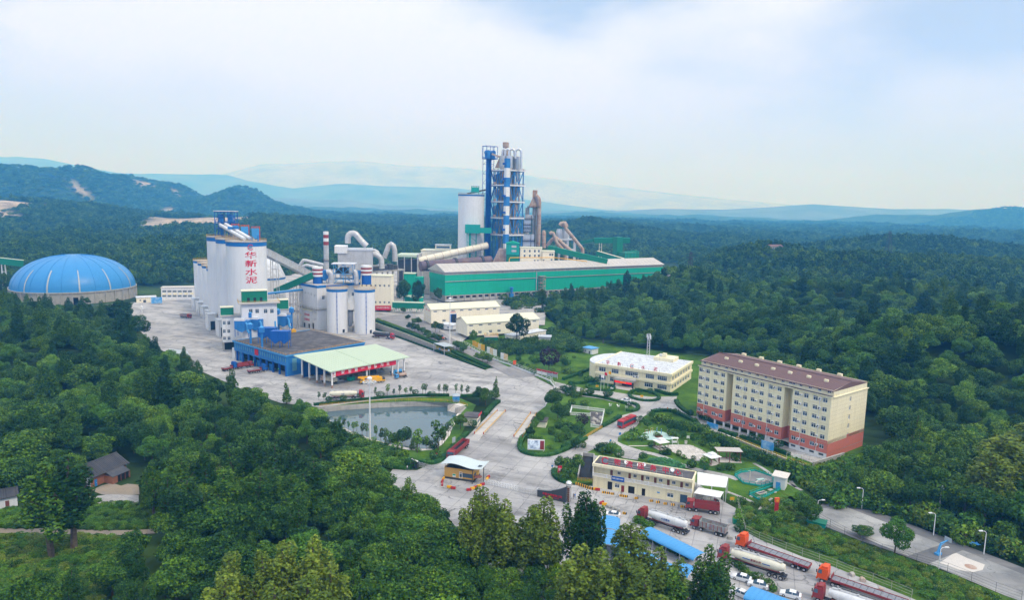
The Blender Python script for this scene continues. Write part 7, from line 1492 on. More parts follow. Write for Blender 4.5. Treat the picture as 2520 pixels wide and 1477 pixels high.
mb=MB();mb.box(sd1,sb,.12,.16,.95,2.35);mb.box(L-.16,L-.12,.3,2.6,.95,2.35);mb.build('glazing',GLS,t);win(t,(sd0+sd1)/2,-.02,.6,sd1-sd0,2.1,0,1,True,name='door')
s0,z0_=f.on(6,1270,930);mb=MB();mb.box(s0-.55,s0+.55,-.07,-.01,.75,1.75);o=mb.build('notice_plate',WHT,t);mb=MB();mb.box(s0-.5,s0+.5,-.09,-.07,1.25,1.7);mb.build('notice_print',M['green'],o)
mb=MB();mb.box(.3,L-.3,.8,D_-.3,.6,hw-.2);mb.build('interior',DIN,t)
n=26;xs=LSP(-1.0,L+3.0,n);wz=lambda x:4.75+.55*SIN((x+1.1)/(L+4.7)*2*PI*1.02-.25)+.02*x
mb=MB();V=[(x,y,wz(x)+dz)for x in xs for y in(-.9,D_+.7)for dz in(0,.14)];Fc=[]
for i in range(n-1):k,l=i*4,i*4+4;Fc+=[(k,k+2,l+2,l),(k+1,l+1,l+3,k+3),(k,l,l+1,k+1),(k+2,k+3,l+3,l+2)]
mb.add(V,Fc+[(0,1,3,2),(n*4-4,n*4-2,n*4-1,n*4-3)]);mb.build('wave_roof',M['wave_roof'],t)
mb=MB();[mb.bar((x,-.85,wz(x)+.15),(x,D_+.65,wz(x)+.15),.06,.05)for x in xs[1:-1:2]];mb.build('roof_seam',M['wave_roof'],t)
mb=MB();mb.box(L+1.0,L+2.2,1.0,2.4,wz(L+1.6)+.16,wz(L+1.6)+.24);mb.build('roof_hatch',M['slate'],t)
mb=MB();[mb.bar((x,y,hw),(x,y,wz(x)),.1)for x in LSP(.2,L-.2,5)for y in(.15,D_-.15)];mb.build('roof_strut',DST,t)
for x,y in((L+.2,-1.6),(L+2.9,1.2)):mb=MB();mb.cyl((x,y),.13,-.04,wz(x),12);mb.build('column',DST,t)
p=f.w(L+1.5,-.2);t=thing('parasol','faded brown parasol beside the gatehouse','parasol',p);mb=MB();mb.lathe((0,0,0),[(1.4,2.0),(.7,2.35),(0,2.55)],8);mb.build('canopy',M['wood'],t);mb=MB();mb.cyl((0,0),.04,0,2.5,6);mb.build('pole',STL,t)
def barrier(label,P,rz,m):
 t=thing('water_barrier',label,'barrier',P,rz,'red and yellow road barriers');mb=MB();mb.prism([(-.28,0),(.28,0),(.24,.25),(.14,.75),(-.14,.75),(-.24,.25)],-.72,.72);mb.build('body',M[m],t);mb=MB();[mb.box(x-.16,x+.16,-.3,.3,.02,.14)for x in(-.42,.42)];mb.build('foot_slot',DST,t)
BR=[(6,1172,965,'yellow','at the left end of the kerb by the gatehouse',1.3),(6,1160,990,'red','below the yellow one left of the gatehouse',1.4),(6,1160,1018,'red','nearest on the left curve of the gatehouse island',1.6),(6,1226,1042,'yellow','in front of the gatehouse, left of its red partner',-.15),(6,1262,1052,'red','in front of the gatehouse, right of its yellow partner',-.15),(6,1405,1068,'red','leftmost of the row right of the gatehouse',.3),(6,1438,1056,'yellow','second of the row right of the gatehouse',.3),(6,1470,1044,'red','third of the row right of the gatehouse',.35),(6,1500,1032,'yellow','fourth of the row right of the gatehouse',.4),(6,1530,1018,'red','at the gate end of the row right of the gatehouse',.5),(6,1570,968,'yellow','behind the gate leaf, nearer one',1.0),(6,1583,950,'red','behind the gate leaf, farther one',1.0),(8,338,650,'red','at the corner below the service centre',.6),(8,362,664,'yellow','next to the red one below the service centre',-.1),(8,283,532,'yellow','at the left corner foot of the service centre',-.1),(8,303,537,'red','small one at the left corner foot of the service centre',-.1)]
for k,x,y,m,lab,rz in BR:barrier(f'{m} road barrier {lab}',G(k,x,y,.04),rz,m)
def gate(name,label,k,p,q,h,m,dense=.35):
 A,B=G(k,*p,.04),G(k,*q,.04);f=Frame(A,B);t=fthing(name,label,'gate',f);mb=MB();[mb.box(0,f.L,-.04,.04,z,z+.09)for z in(.25,h*.6,h-.1)];mb.build('rail',M[m],t);nb_=int(f.L/dense)
 for i in range(nb_+1):mb=MB();x=f.L*i/nb_;mb.box(x-.05,x+.05,-.05,.05,.1,h+(.15 if i%2 else 0));mb.build('bar',M[m],t)
 mb=MB();[mb.bar((f.L*i/nb_,-.06,.3),(f.L*(i+1)/nb_,-.06,h-.15),.045)for i in range(nb_)];mb.build('lattice',M[m],t);return t
gate('sliding_gate','white extending gate leaf right of the gatehouse',6,(1545,1005),(1855,1075),1.6,'white_clean',.55)
gate('sliding_gate','grey steel gate leaf beside the dark slate sign wall',6,(1860,1085),(2038,1120),1.7,'steel',.5)
gate('sliding_gate','white gate leaf on the left of the gatehouse by the hedge',6,(938,850),(1065,882),1.7,'steel',.55)
A,B=G(6,880,850,.03),G(6,938,862,.03);f=Frame(A,B);t=fthing('gate_wall','short dark slate gate wall with white edge in the left hedge','wall',f);h=ZT(A,6,880,775);mb=MB();mb.prism([(0,0),(f.L,0),(f.L,h*.8),(0,h)],-.3,.3,'y');mb.build('slab',M['slate'],t);mb=MB();mb.add([(0,-.32,h),(f.L,-.32,h*.8),(f.L,.32,h*.8),(0,.32,h),(0,-.32,h+.08),(f.L,-.32,h*.8+.08),(f.L,.32,h*.8+.08),(0,.32,h+.08)],[(4,5,6,7),(0,1,5,4),(3,7,6,2),(0,4,7,3),(1,2,6,5)]);mb.build('coping',WHT,t)
A,B=G(6,2038,1118,.03),G(6,2300,1175,.03);f=Frame(A,B);t=fthing('sign_wall','dark slate entrance sign wall with red lettering and curved top','sign',f);h0,h1_=ZT(A,6,2040,1055),ZT(B,6,2300,1032)
prof=[(0,0),(f.L,0)]+[(f.L*(1-q),h0+(h1_-h0)*(1-q)**2.2)for q in LSP(0,1,9)];mb=MB();mb.prism(prof,-.4,.4,'y');mb.build('slab',M['slate'],t);mb=MB();mb.bar((0,-.42,h0),(f.L*.5,-.42,h0+(h1_-h0)*.22),.1);mb.box(-.2,0,-.45,.45,0,h0+.2);mb.build('edge_trim',STL,t)
letters(t,'华新水泥有限公司',.78,(f.L*.53,-.44,h0*.62),RSN,depth=.05);letters(t,'HUAXIN CEMENT CO., LTD',.34,(f.L*.53,-.44,h0*.30),RSN,depth=.04)
p=G(6,2320,1172,.03);t=thing('gate_pillar','steel lattice gate pillar topped with a mirror ball','pillar',p,f.rz);hp=ZT(p,6,2320,1038);mb=MB();[mb.bar((a*.55,b*.4,0),(a*.55,b*.4,hp),.16)for a in(-1,1)for b in(-1,1)];[mb.bar((-.55,-.4,z),(.55,-.4,z+.5),.06)for z in np.arange(.2,hp-.6,.55)];mb.box(-.65,.65,-.5,.5,hp,hp+.15);mb.build('frame',M['silver'],t);mb=MB();mb.box(-.3,.3,-.25,.25,0,hp);mb.build('core',M['wood'],t)
mb=MB();mb.lathe((0,0,hp+1.0),[(.02,-.95)]+[(1.0*COS(q),1.0*SIN(q))for q in LSP(-1.3,1.45,12)]+[(.01,1.0)],20);mb.build('ball',M['silver'],t,60)

def weighbridge(label,q,post_m):
 P=[G(6,*p,.06)for p in q];t=thing('weighbridge',label,'weighbridge',P[0],0);up=V3((0,0,.45));a0_,a1_,b1_,b0_=P
 i0,i1=a0_.lerp(a1_,.14),a0_.lerp(a1_,.9);j0,j1=b0_.lerp(b1_,.14),b0_.lerp(b1_,.9)
 mb=MB();mb.add([i0+up,j0+up,j1+up,i1+up,i0,j0,j1,i1],[(0,1,2,3),(0,4,5,1),(1,5,6,2),(2,6,7,3),(3,7,4,0)]);W(mb,'deck',GRF,t)
 mb=MB();mb.add([a0_,b0_,j0,i0,i0+up,j0+up],[(0,1,5,4),(0,4,3),(1,2,5)]);mb.add([i1,j1,b1_,a1_,i1+up,j1+up],[(4,5,2,3),(0,4,3),(1,2,5)]);W(mb,'ramp',RDC,t)
 for u_,v_ in((i0,i1),(j0,j1)):mb=MB();railing(mb,[u_+up,v_+up],.7,2,2.4,.1);W(mb,'rail',YRL,t);mb=MB();[mb.cbox(u_.lerp(v_,s)+up,.3,.3,.9)for s in(0,1)];W(mb,'end_post',M[post_m],t)
 mb=MB();[mb.bar(i0.lerp(i1,s)+up*1.01,j0.lerp(j1,s)+up*1.01,.08,.03)for s in(.25,.5,.75)];W(mb,'deck_joint',DST,t)
weighbridge('long weighbridge with yellow rails beside the pond-side hut',[(1412,600),(1690,322),(1762,325),(1498,604)],'red')
weighbridge('long weighbridge with yellow rails beside the right-hand hut',[(1788,628),(1990,345),(2038,352),(1872,640)],'red')
t,f,h=box_house('weigh_hut','pale weighing hut with dark roof and red letters by the pond',6,(1356,470),(1480,480),5.5,388,'cream_pale','dark_roof',[(1380,436)],ww=.9,wh=1.0,cat='hut')
mb=MB();[mb.box(f.L+.0,f.L+.06,y,y+1.0,1.1,2.3)for y in(.8,2.2,3.8)];mb.build('side_window',GLS,t);mb=MB();[mb.box(f.L+.5,f.L+.62,.2+i*.75,.75+i*.75,h+.4,h+1.15)for i in range(7)];o=mb.build('sign_letters',RSN,t);o['kind']='stuff';mb=MB();mb.box(f.L+.52,f.L+.58,.1,5.5,h+.3,h+.38);mb.build('sign_rail',STL,t)
t,f,h=box_house('weigh_hut','weighing hut with dark roof half hidden by garden shrubs',6,(1985,480),(2110,490),5,428,'cream_pale','dark_roof',[(2010,455)],ww=.9,wh=1.0,cat='hut')
def sign_post(label,k,x,y,w_,h_,m,hp,cat='sign',rz=0.0,name='sign',z=.03,txt=None,tm='white_clean',back='steel'):
 t=thing(name,label,cat,G(k,x,y,z),rz);mb=MB();[mb.bar((a*w_*.35,.06,0),(a*w_*.35,.06,hp+h_*.8),.09)for a in((-1,1)if w_>.9 else(0,))];mb.build('post',M[back],t);mb=MB();mb.box(-w_/2,w_/2,-.05,.05,hp,hp+h_);o=mb.build('panel',M[m],t)
 if txt:letters(o,txt,min(h_*.6,w_/max(1,len(txt))*.85),(0,-.07,hp+h_/2),M[tm],depth=.02)
 return t
M['screen_pic']=mat('screen_picture',(.55,.62,.72),.4,.45,.9,col2=(.04,.10,.22));e=M['screen_pic'].node_tree;bs=e.nodes['Principled BSDF'];e.links.new(bs.inputs['Base Color'].links[0].from_socket,bs.inputs['Emission Color']);bs.inputs['Emission Strength'].default_value=.5
t=thing('led_screen','white framed outdoor screen with picture and red side column on the lawn','screen',G(6,2022,705,.02),-.08);mb=MB();mb.box(-3.0,3.0,-.25,.25,.5,4.2);mb.build('frame',WHT,t);mb=MB();mb.box(-2.75,1.3,-.3,-.26,.8,3.95);mb.build('picture',M['screen_pic'],t);mb=MB();mb.box(1.4,2.8,-.3,-.26,.8,3.95);mb.build('red_column',RDL,t);mb=MB();[mb.box(x-.15,x+.15,-.1,.1,0,.5)for x in(-2.6,2.6)];mb.build('post',STL,t)
sign_post('red board with white writing in the hedge by the underpass',6,2240,925,1.3,2.6,'red_sign',.5,txt='安',rz=.1);sign_post('small blue traffic sign at the hedge corner',6,2170,890,.6,.6,'blue',1.5);sign_post('blue traffic sign at the garden road edge, upper of two',7,450,815,.8,.9,'blue',1.3);sign_post('blue traffic sign at the garden road edge, lower of two',7,377,860,.6,.7,'blue',1.0)
sign_post('orange hazard sign on the fence by the park',5,1245,955,1.6,2.2,'orange',1.6,z=.2);sign_post('blue hoarding leaning by the pond corner lawn',6,1266,650,1.6,2.4,'rooflight',.6,rz=.9);sign_post('red plate on the pond lawn',6,1104,748,.9,.9,'red_sign',.5)
for i,(x,y,m,lab)in enumerate(((800,742,'yellow','yellow'),(828,757,'yellow','yellow'),(862,773,'posterY','orange and white'),(895,784,'yellow','yellow'),(960,812,'white_clean','white'),(993,826,'posterY','orange and white'),(1028,840,'white_clean','white'),(1112,880,'white_clean','white'),(1147,893,'posterY','orange and white'))):
 sign_post(f'{lab} poster board behind the road fence, number {["one","two","three","four","five","six","seven","eight","nine"][i]} from the workshop end',5,x,y,3.0,3.6,m,.8,'poster board',-.75,'poster_board',.8)['group']='poster boards along the road fence'
A,B=G(5,1490,1040,.05),G(5,1718,1088,.05);f=Frame(A,B);t=fthing('notice_board','long roofed notice board with four panels by the park fence','notice board',f)
for i in range(4):mb=MB();mb.box(f.L*i/4+.2,f.L*(i+1)/4-.2,-.1,.1,.9,3.0);o=mb.build('panel',M['rooflight' if i>1 else 'white_clean'],t);mb=MB();mb.box(f.L*i/4+.2,f.L*(i+1)/4-.2,-.12,-.1,2.5,3.0);mb.build('panel_header',RSN,o)
mb=MB();mb.box(-.2,f.L+.2,-.7,.5,3.15,3.35);mb.build('roof',RDL,t);mb=MB();[mb.box(f.L*i/4-.1,f.L*i/4+.1,-.1,.1,0,3.15)for i in range(5)];mb.build('post',STL,t)

def fence(name,label,pts,h,m,step=3,rails=3,low=None,w_=.07,cat='fence',panel=False):
 t=thing(name,label,cat,pts[0]);P=resample(pts,step);mb=MB()
 for p in P:mb.bar(p,p+V3((0,0,h)),w_*1.5)
 W(mb,'posts',M[m],t)['kind']='stuff';mb=MB();[mb.bar(a+V3((0,0,h*(i+1)/rails)),b+V3((0,0,h*(i+1)/rails)),w_)for a,b in zip(P,P[1:])for i in range(rails)];W(mb,'rail',M[m],t)
 if low:
  mb=MB();[mb.bar(a+V3((0,0,low[0]/2)),b+V3((0,0,low[0]/2)),.3,low[0])for a,b in zip(P,P[1:])];W(mb,'low_wall',M[low[1]],t)
 return t
rf=[G(5,645,683,2.4),G(5,890,812,1.4),G(5,1060,888,.8),G(5,1180,925,.4),G(5,1245,955,.1),G(5,1500,1052,.05),G(5,1640,1112,.05),G(5,1690,1180,.05)]
fence('road_fence','white-green mesh fence on a low white wall along the upper road',rf,2.4,'white_clean',3.2,3,(.8,'white'))
fence('guard_rail','white guard rail along the lawn side of the entrance road',[G(5,1690,1185,.05),G(5,1660,1260,.05),G(5,1600,1350,.05),G(6,2110,290,.05)],1.0,'white_clean',2.4,2)
rb=[G(0,918,807.6),G(0,1000,836.5),G(0,1072.8,863.4)];rt_=[G(0,918,790,4.2),G(0,1000,822,3.6),G(0,1072.8,851,2.8)]
t=thing('retaining_wall','grey stone retaining wall between the cement yard and upper road','wall',rb[0]);mb=MB();ap_=[V3((p.x,p.y,q.z))for p,q in zip(rb,rt_)];off=V3((.45,.85,0))
for i in range(2):mb.quad(rb[i],rb[i+1],ap_[i+1],ap_[i]);mb.quad(ap_[i],ap_[i+1],ap_[i+1]+off,ap_[i]+off)
W(mb,'wall',M['stone'],t);mb=MB()
for i in range(2):mb.bar(ap_[i]+V3((0,0,.1)),ap_[i+1]+V3((0,0,.1)),.6,.2)
W(mb,'coping',CON,t)
bank_l=[p+V3((0,0,.1))for p in ap_]+[G(0,1140,885,1.0),G(0,1200,908,.06)];bank_r=[G(0,928,782,TZ),G(0,1008,812,3.6),G(0,1080,842,2.6),G(0,1150,872,1.5),G(0,1206,900,.3)]
ribbon('grass_bank',bank_r,bank_l,M['rough_grass']);ribbon('grass_bank',bank_l[2:],[G(0,1072.8,865,.04),G(0,1140,889,.04),G(0,1201,909.5,.04)],M['rough_grass'])
road_l=[p+V3((0,0,.06))for p in bank_r];road_r=[G(0,1010,770,TZ),G(0,1060,800,3.6),G(5,640,683,2.45),G(5,890,812,1.45),G(5,1180,925,.45)];ribbon('road',[V3(p)for p in road_r],road_l,M['asphalt'])
ribbon('road',[G(5,1180,925,.45),G(5,1500,1052,.07)],[G(0,1206,900,.36),G(0,1260,930,.06)],M['asphalt'])
ribbon('park_slope',[G(0,1345,780,TZ),G(0,1420,850,1.0),G(0,1470,880,0)],[G(0,1131,842,2.4),G(0,1200,878,1.3),G(0,1275,915,0)],M['lawn'])
q=[G(5,355,685,5.2),G(5,470,725,5.2),G(5,588,715,5.6),G(5,470,675,5.6)];t=thing('stair_canopy','raised platform with pale blue mono-pitch roof on the yard edge','shelter',(q[1].x,q[1].y,0));mb=MB();mb.add([*q,*[p-V3((0,0,.2))for p in q]],[(3,2,1,0),(0,1,2,3),(0,1,5,4),(1,2,6,5),(2,3,7,6),(3,0,4,7)]);W(mb,'roof',RBL if False else M['rooflight'],t)
mb=MB();[mb.bar(p-V3((0,0,.2)),(p.x,p.y,0),.28)for p in q];W(mb,'post',STL,t);c_=sum(q,V3())/4;qq=[c_+(p-c_)*.85 for p in q];mb=MB();mb.add([V3((p.x,p.y,z))for z in(2.1,2.3)for p in qq],[(3,2,1,0),(4,5,6,7),(0,1,5,4),(1,2,6,5),(2,3,7,6),(3,0,4,7)]);W(mb,'deck',CON,t)
mb=MB();railing(mb,[V3((p.x,p.y,2.3))for p in qq+qq[:1]],1.1,2,1.5,.08);W(mb,'railing',YRL,t);mb=MB();[mb.bar(qq[2].lerp(qq[1],.5)+V3((-.2+.9*i,-1.2*0-.9*i*.3,2.1-5-i*.35+.0)),qq[2].lerp(qq[1],.5)+V3((1.0+.9*i,.4-.9*i*.3,2.1-5-i*.35)),.5,.1)for i in range(6)];W(mb,'stair',CON,t)
mb=MB();[mb.cbox(qq[i].lerp(qq[i+1],.5)+V3((0,0,-c_.z+2.5)),1.1,.1,.9,.3)for i in(0,1)];W(mb,'notice',M['bill_blue'],t)

def mast(label,P,k,ytop,r=.32):
 t=thing('high_mast_lamp',label,'lamp mast',P,0,'white high mast lamps');h=ZT(P,k,0 if k==0 else CR[k][1]*0+P.x*0,ytop);mb=MB();mb.tube([(0,0,0),(0,0,h*.5),(0,0,h)],[r,r*.8,r*.55],12);mb.build('pole',WHT,t,40)
 mb=MB();[mb.tube(ring_pts((0,0),q,h-1.6,18)[:],.09,6,False)for q in(1.0,2.2)];[mb.bar((0,0,h-1.6),(2.2*COS(a),2.2*SIN(a),h-1.6),.1)for a in np.arange(0,6.28,PI/4)];mb.build('lamp_ring',WHT,t)
 for a in np.arange(0,6.28,PI/4):mb=MB();mb.cbox((2.3*COS(a),2.3*SIN(a),h-2.0),.7,.5,.35,a);mb.build('floodlight',STL,t)
 mb=MB();mb.lathe((0,0,h),[(.9,-.6),(.9,-.1),(.3,.3),(.04,.4),(.04,3.0),(0,3.0)],14);mb.build('cap',WHT,t)
mast('tall white high mast lamp standing by the pond',G(6,497,625),6,25);mast('tall white high mast lamp by the cream workshops',G(5,530,692,2.8),5,240,.35)
p=G(1,1305,1500);mast('white high mast lamp at the far left yard edge by the trees',p,1,1440)

def workshop(label,k,corner,right,eave,ridge,gwid,rows,doorx=None,zt_=TZ):
 A=G(k,*corner,zt_);h=ZT(A,k,corner[0],eave[1])-zt_;B=G(k,*right,h+zt_);B.z=zt_;f=Frame(A,B);D=f.to(G(k,*gwid,h+zt_))[1];rz=ZT(f.w(0,D/2),k,*ridge)-zt_
 t=fthing('workshop',label,'building',f);hs=[(f.on(k,*p)[0]-1.3,f.on(k,*p)[0]+1.3,h-2.1,h-1.1)for p in rows]
 lo=[(f.on(k,*p)[0]-1.2,f.on(k,*p)[0]+1.2,1.2,2.9)for p in(doorx or[])]
 mb=MB();mb.wall(0,f.L,0,h,0,hs+lo,.3);mb.add([(0,0,0),(0,D,0),(0,D,h),(0,D/2,rz),(0,0,h)],[(4,3,2,1,0)]);mb.add([(f.L,0,0),(f.L,D,0),(f.L,D,h),(f.L,D/2,rz),(f.L,0,h)],[(0,1,2,3,4)]);mb.box(0,f.L,D-.2,D,0,h);mb.build('wall',CRM,t)
 mb=MB();mb.add([(-.6,-.6,h-.1),(f.L+.6,-.6,h-.1),(f.L+.6,D/2,rz+.1),(-.6,D/2,rz+.1),(-.6,D+.6,h-.1),(f.L+.6,D+.6,h-.1)],[(0,1,2,3),(3,2,5,4)]);mb.add([(-.6,-.6,h-.3),(f.L+.6,-.6,h-.3),(f.L+.6,D/2,rz-.1),(-.6,D/2,rz-.1),(-.6,D+.6,h-.3),(f.L+.6,D+.6,h-.3)],[(3,2,1,0),(4,5,2,3)]);mb.quad((-.6,-.6,h-.3),(f.L+.6,-.6,h-.3),(f.L+.6,-.6,h-.1),(-.6,-.6,h-.1));mb.add([(-.6,-.6,h-.3),(-.6,-.6,h-.1),(-.6,D/2,rz+.1),(-.6,D/2,rz-.1)],[(0,1,2,3)]);mb.add([(f.L+.6,-.6,h-.3),(f.L+.6,-.6,h-.1),(f.L+.6,D/2,rz+.1),(f.L+.6,D/2,rz-.1)],[(3,2,1,0)]);mb.build('roof',M['cream_roof'],t);mb=MB();n=int(f.L/2.4);[mb.bar((f.L*i/n,-.6,h-.06),(f.L*i/n,D/2,rz+.14),.1,.08)for i in range(n+1)];mb.build('roof_seam',M['cream_roof'],t)
 for a,b,c,d in hs:win(t,(a+b)/2,.2,c,b-a,d-c,0,4,False)
 for a,b,c,d in lo:win(t,(a+b)/2,.2,c,b-a,d-c,0,3)
 return t,f,h,D
t,f,h,D=workshop('cream workshop with pale roof nearer the green hall',5,(325,478),(1080,280),(325,315),(262,252),(195,280),[(372,330),(470,326),(568,320),(663,314),(755,309),(846,303),(938,298),(1026,293)],[(468,420)])
s,_=f.on(5,565,440);mb=MB();mb.box(s-2.6,s+2.6,-.12,.1,0,h*.62);o=mb.build('roller_door',BLD,t);mb=MB();mb.box(s-1.1,s+2.2,-.16,-.12,0,h*.58);mb.build('door_opening',DIN,o);letters(t,'华新水泥',1.0,(f.on(5,565,365)[0],-.05,h*.74),RSN,depth=.04)
for y in LSP(D*.15,D*.85,4):
 for z in(.2,.52):win(t,-.02,y,h*z,1.5,1.5,-PI/2,2,False)
for i,y in enumerate((D*.28,D*.62)):o=letters(t,'安全生产',1.0,(-.06,y,h*.86),RSN,-PI/2,depth=.03)
t,f,h,D=workshop('cream workshop with pale green roof behind the lone dark tree',5,(722,612),(1515,415),(722,470),(645,395),(570,425),[(768,482),(872,474),(972,467),(1074,461),(1464,436)],[(766,552),(865,545),(980,535),(1075,530)])
q=[G(5,805,500,4.2+TZ),G(5,880,540,3.4+TZ),G(5,1180,500,3.4+TZ),G(5,1170,470,4.2+TZ)];t=thing('lean_to','blue-grey lean-to roof on posts in front of the second workshop','canopy',(q[1].x,q[1].y,TZ));mb=MB();mb.add([*q,*[p-V3((0,0,.2))for p in q]],[(0,1,2,3),(7,6,5,4),(0,4,5,1),(1,5,6,2),(2,6,7,3)]);W(mb,'roof',M['rooflight'],t);mb=MB();[mb.bar(q[1].lerp(q[2],s),V3((q[1].lerp(q[2],s).x,q[1].lerp(q[2],s).y,TZ)),.22)for s in LSP(.02,.98,5)];W(mb,'post',M['wood'],t);mb=MB();[mb.bar(q[0].lerp(q[3],s)+V3((0,0,.03)),q[1].lerp(q[2],s)+V3((0,0,.03)),.1,.06)for s in LSP(.03,.97,16)];W(mb,'seam',M['rooflight'],t)
box_house('store_shed','white low store between the two workshops',5,(420,525),(565,540),8,478,'white','white_roof',[(510,515)],z0=TZ)
box_house('compressor_house','pale flat-roofed block right of the lone dark tree',5,(1230,665),(1590,600),7,610,'cream_pale','white_roof',[(1300,640),(1420,620)],z0=3)
box_house('water_cooler','grey louvred cooling unit block beside the dark trees',5,(1510,695),(1640,700),6,618,'steel','steel_bright',[(1550,650),(1600,652)],z0=2)
t,f,h=box_house('fuel_station','dark green tank enclosure with yellow rails below the workshops',5,(920,690),(1062,690),6,622,'green_dark','concrete_wall',[(960,660)],z0=2.2);mb=MB();railing(mb,[(0,0,h+.3),(f.L,0,h+.3),(f.L,6,h+.3),(0,6,h+.3),(0,0,h+.3)],1.2,2,2,.12);railing(mb,[(f.L+1,-1,0),(f.L+8,-1,0),(f.L+8,4,0)],1.4,3,2,.12);mb.build('railing',M['yellow'],t);mb=MB();mb.cyl((2,3),1.0,h+.3,h+2.6,12);mb.build('tank',M['tank_cream'],t)
for i,(x,y)in enumerate(((105,215),(165,228))):t=thing('green_tank',['green round tank with pale lid by the trees, left of two','green round tank with pale lid by the trees, right of two'][i],'tank',G(5,x,y+6,TZ),0,'green round tanks');mb=MB();mb.cyl((0,0),5.6,0,4.2,24,caps=False);mb.build('shell',M['green'],t,40);mb=MB();mb.lathe((0,0,4.2),[(5.8,0),(5.8,.2),(0,.8)],24);mb.build('lid',M['green_roof'],t)
t=gallery('covered_bridge','green covered conveyor bridge with small windows left of the workshops',G(5,-95,262,8.5),G(5,250,272,8.5),5,4.2,'green_dark','green_roof','conveyor',legs=(.15,.5,.85),lz=TZ,lm='green_dark')
A,B=G(2,2108,1150,9),G(2,2312,1150,9);f=Frame(A-V3((0,3.2,0)),B-V3((0,3.2,0)));t=thing('banner','red banner with white characters on the green covered bridge','banner',f.o,f.rz);mb=MB();mb.box(f.L*.14,f.L,-.1,.1,-1.5,1.9);mb.build('cloth',RSN,t);mb=MB();mb.box(0,f.L*.14,-.1,.1,-1.5,1.9);o=mb.build('emblem_panel',WHT,t);emblem(o,.9,(f.L*.07,-.15,.2));letters(t,'百年品质 信誉保证',1.15,(f.L*.57,-.14,.3),WHT,depth=.03)
t=thing('loader','orange wheel loader on the upper road by the high mast','loader',G(5,447,648,3.0),.4);mb=MB();mb.box(-1.8,.2,-.9,.9,.8,1.7);mb.box(.2,1.6,-.7,.7,.7,1.3);mb.build('body',M['orange'],t);mb=MB();mb.box(-.7,.5,-.7,.7,1.7,3.0);mb.build('cab',GLS,t);mb=MB();mb.prism([(2.2,.2),(3.2,.2),(2.4,.8),(2.2,1.2)],-1.2,1.2,'y');mb.bar((1.2,-.5,1.2),(2.3,-.5,.8),.2);mb.bar((1.2,.5,1.2),(2.3,.5,.8),.2);mb.build('bucket',DST,t);wheels(t,[1.1,-1.1],1.1,.65,.45)

q=[G(0,413,868,3.4),G(0,466,878,3.4),G(0,462,864,3.8),G(0,415,858,3.8)];t=thing('shelter','pale blue roofed open shelter at the left yard edge','shelter',(q[0].x,q[0].y,0));mb=MB();mb.add([*q,*[p-V3((0,0,.2))for p in q]],[(0,1,2,3),(7,6,5,4),(0,4,5,1),(1,5,6,2),(2,6,7,3),(3,7,4,0)]);W(mb,'roof',M['rooflight'],t);mb=MB();[mb.bar(p,(p.x,p.y,0),.22)for p in q];W(mb,'post',RST,t);mb=MB();[mb.bar(q[i].lerp(q[(i+1)%4],0)-V3((0,0,2.4)),q[(i+1)%4]-V3((0,0,2.4)),.15)for i in range(4)];W(mb,'rail',YRL,t)
p=G(6,1287,243);t=thing('kiosk','small blue kiosk with pyramid roof at the pond head','kiosk',p,.2);mb=MB();mb.box(-1.4,1.4,-1.4,1.4,0,2.5);mb.build('wall',RBL,t);mb=MB();mb.lathe((0,0,2.5),[(2.4,0),(2.3,.15),(0,1.1)],4);o=mb.build('roof',M['rooflight'],t);o.rotation_euler.z=R(45);door(t,0,-1.44,0,.9,2.0,'blue')
t=thing('steps','pale concrete steps down to the pond at its head','steps',G(6,1300,285),R(-40));mb=MB();[mb.box(-2.2,2.2,-3.4+i*.5,-2.8+i*.5+2.4,-2.2+i*.28,-1.92+i*.28)for i in range(8)];mb.build('flight',PAV,t);mb=MB();[mb.box(a,a+.3,-3.6,1.4,-2.2,.25)for a in(-2.5,2.2)];mb.build('side_wall',CON,t)
fence('pond_railing','yellow-green railing along the far bank of the pond',[G(6,*p)+V3((.3,1.2,.02))for k,*p in far_rim[1:]],1.1,'yellow_rail',2.5,3,None,.05)
ribbon('path',offset(gp(near_rim,.05),.35)[::-1],offset(gp(near_rim,.05),-1.4)[::-1],PAV)
# ---------------------------------------------------------------- gardens
def hedge(label,pts,w_=1.2,h=1.0,m='topiary',closed=False,z=0.0,name='hedge',dens=7,sz=.34,group=None):
 P=resample(pts,1.0,closed);L_,R__=offset(P,w_/2-.12),offset(P,-w_/2+.12)
 r=np.random.default_rng(len(P)*7+int(w_*10));t=thing(name,label,'hedge',P[0],0,group);mb=MB()
 for i in range(len(P)-1):
  a,b,c,d=L_[i],L_[i+1],R__[i+1],R__[i];u=V3((0,0,h-.12));mb.add([a,b,c,d,a+u,b+u,c+u,d+u],[(0,4,5,1),(2,6,7,3),(4,7,6,5)]+([(3,7,4,0)]if i==0 else[])+([(1,5,6,2)]if i==len(P)-2 else[]))
 W(mb,'stems',LM[m],t)
 C,Nn=[],[]
 for i in range(len(P)-1):
  a=P[i];d=(P[i+1]-a);d.z=0;ln=d.length;d.normalize();s=V3((-d.y,d.x,0));k=max(3,int(ln*(w_+2*h)*dens))
  for _ in range(k):
   q=r.random()*(w_+2*h);al=r.random()*ln
   if q<h:o,n_=s*(w_/2)+V3((0,0,q)),s
   elif q<h+w_:o,n_=s*(w_/2-(q-h))+V3((0,0,h)),V3((0,0,1))
   else:o,n_=-s*(w_/2)+V3((0,0,q-h-w_)),-s
   p=a+d*al+o-t.location;C.append((p.x,p.y,p.z));Nn.append(tuple(n_*1.2+V3(r.normal(size=3)*.55)))
 V=tri_fan_quads(np.array(C),np.array(Nn),sz,r);o=inst('leaves',np_mesh('leaves',V,np.arange(len(V)).reshape(-1,4),LM[m]),t);o['kind']='stuff';return t
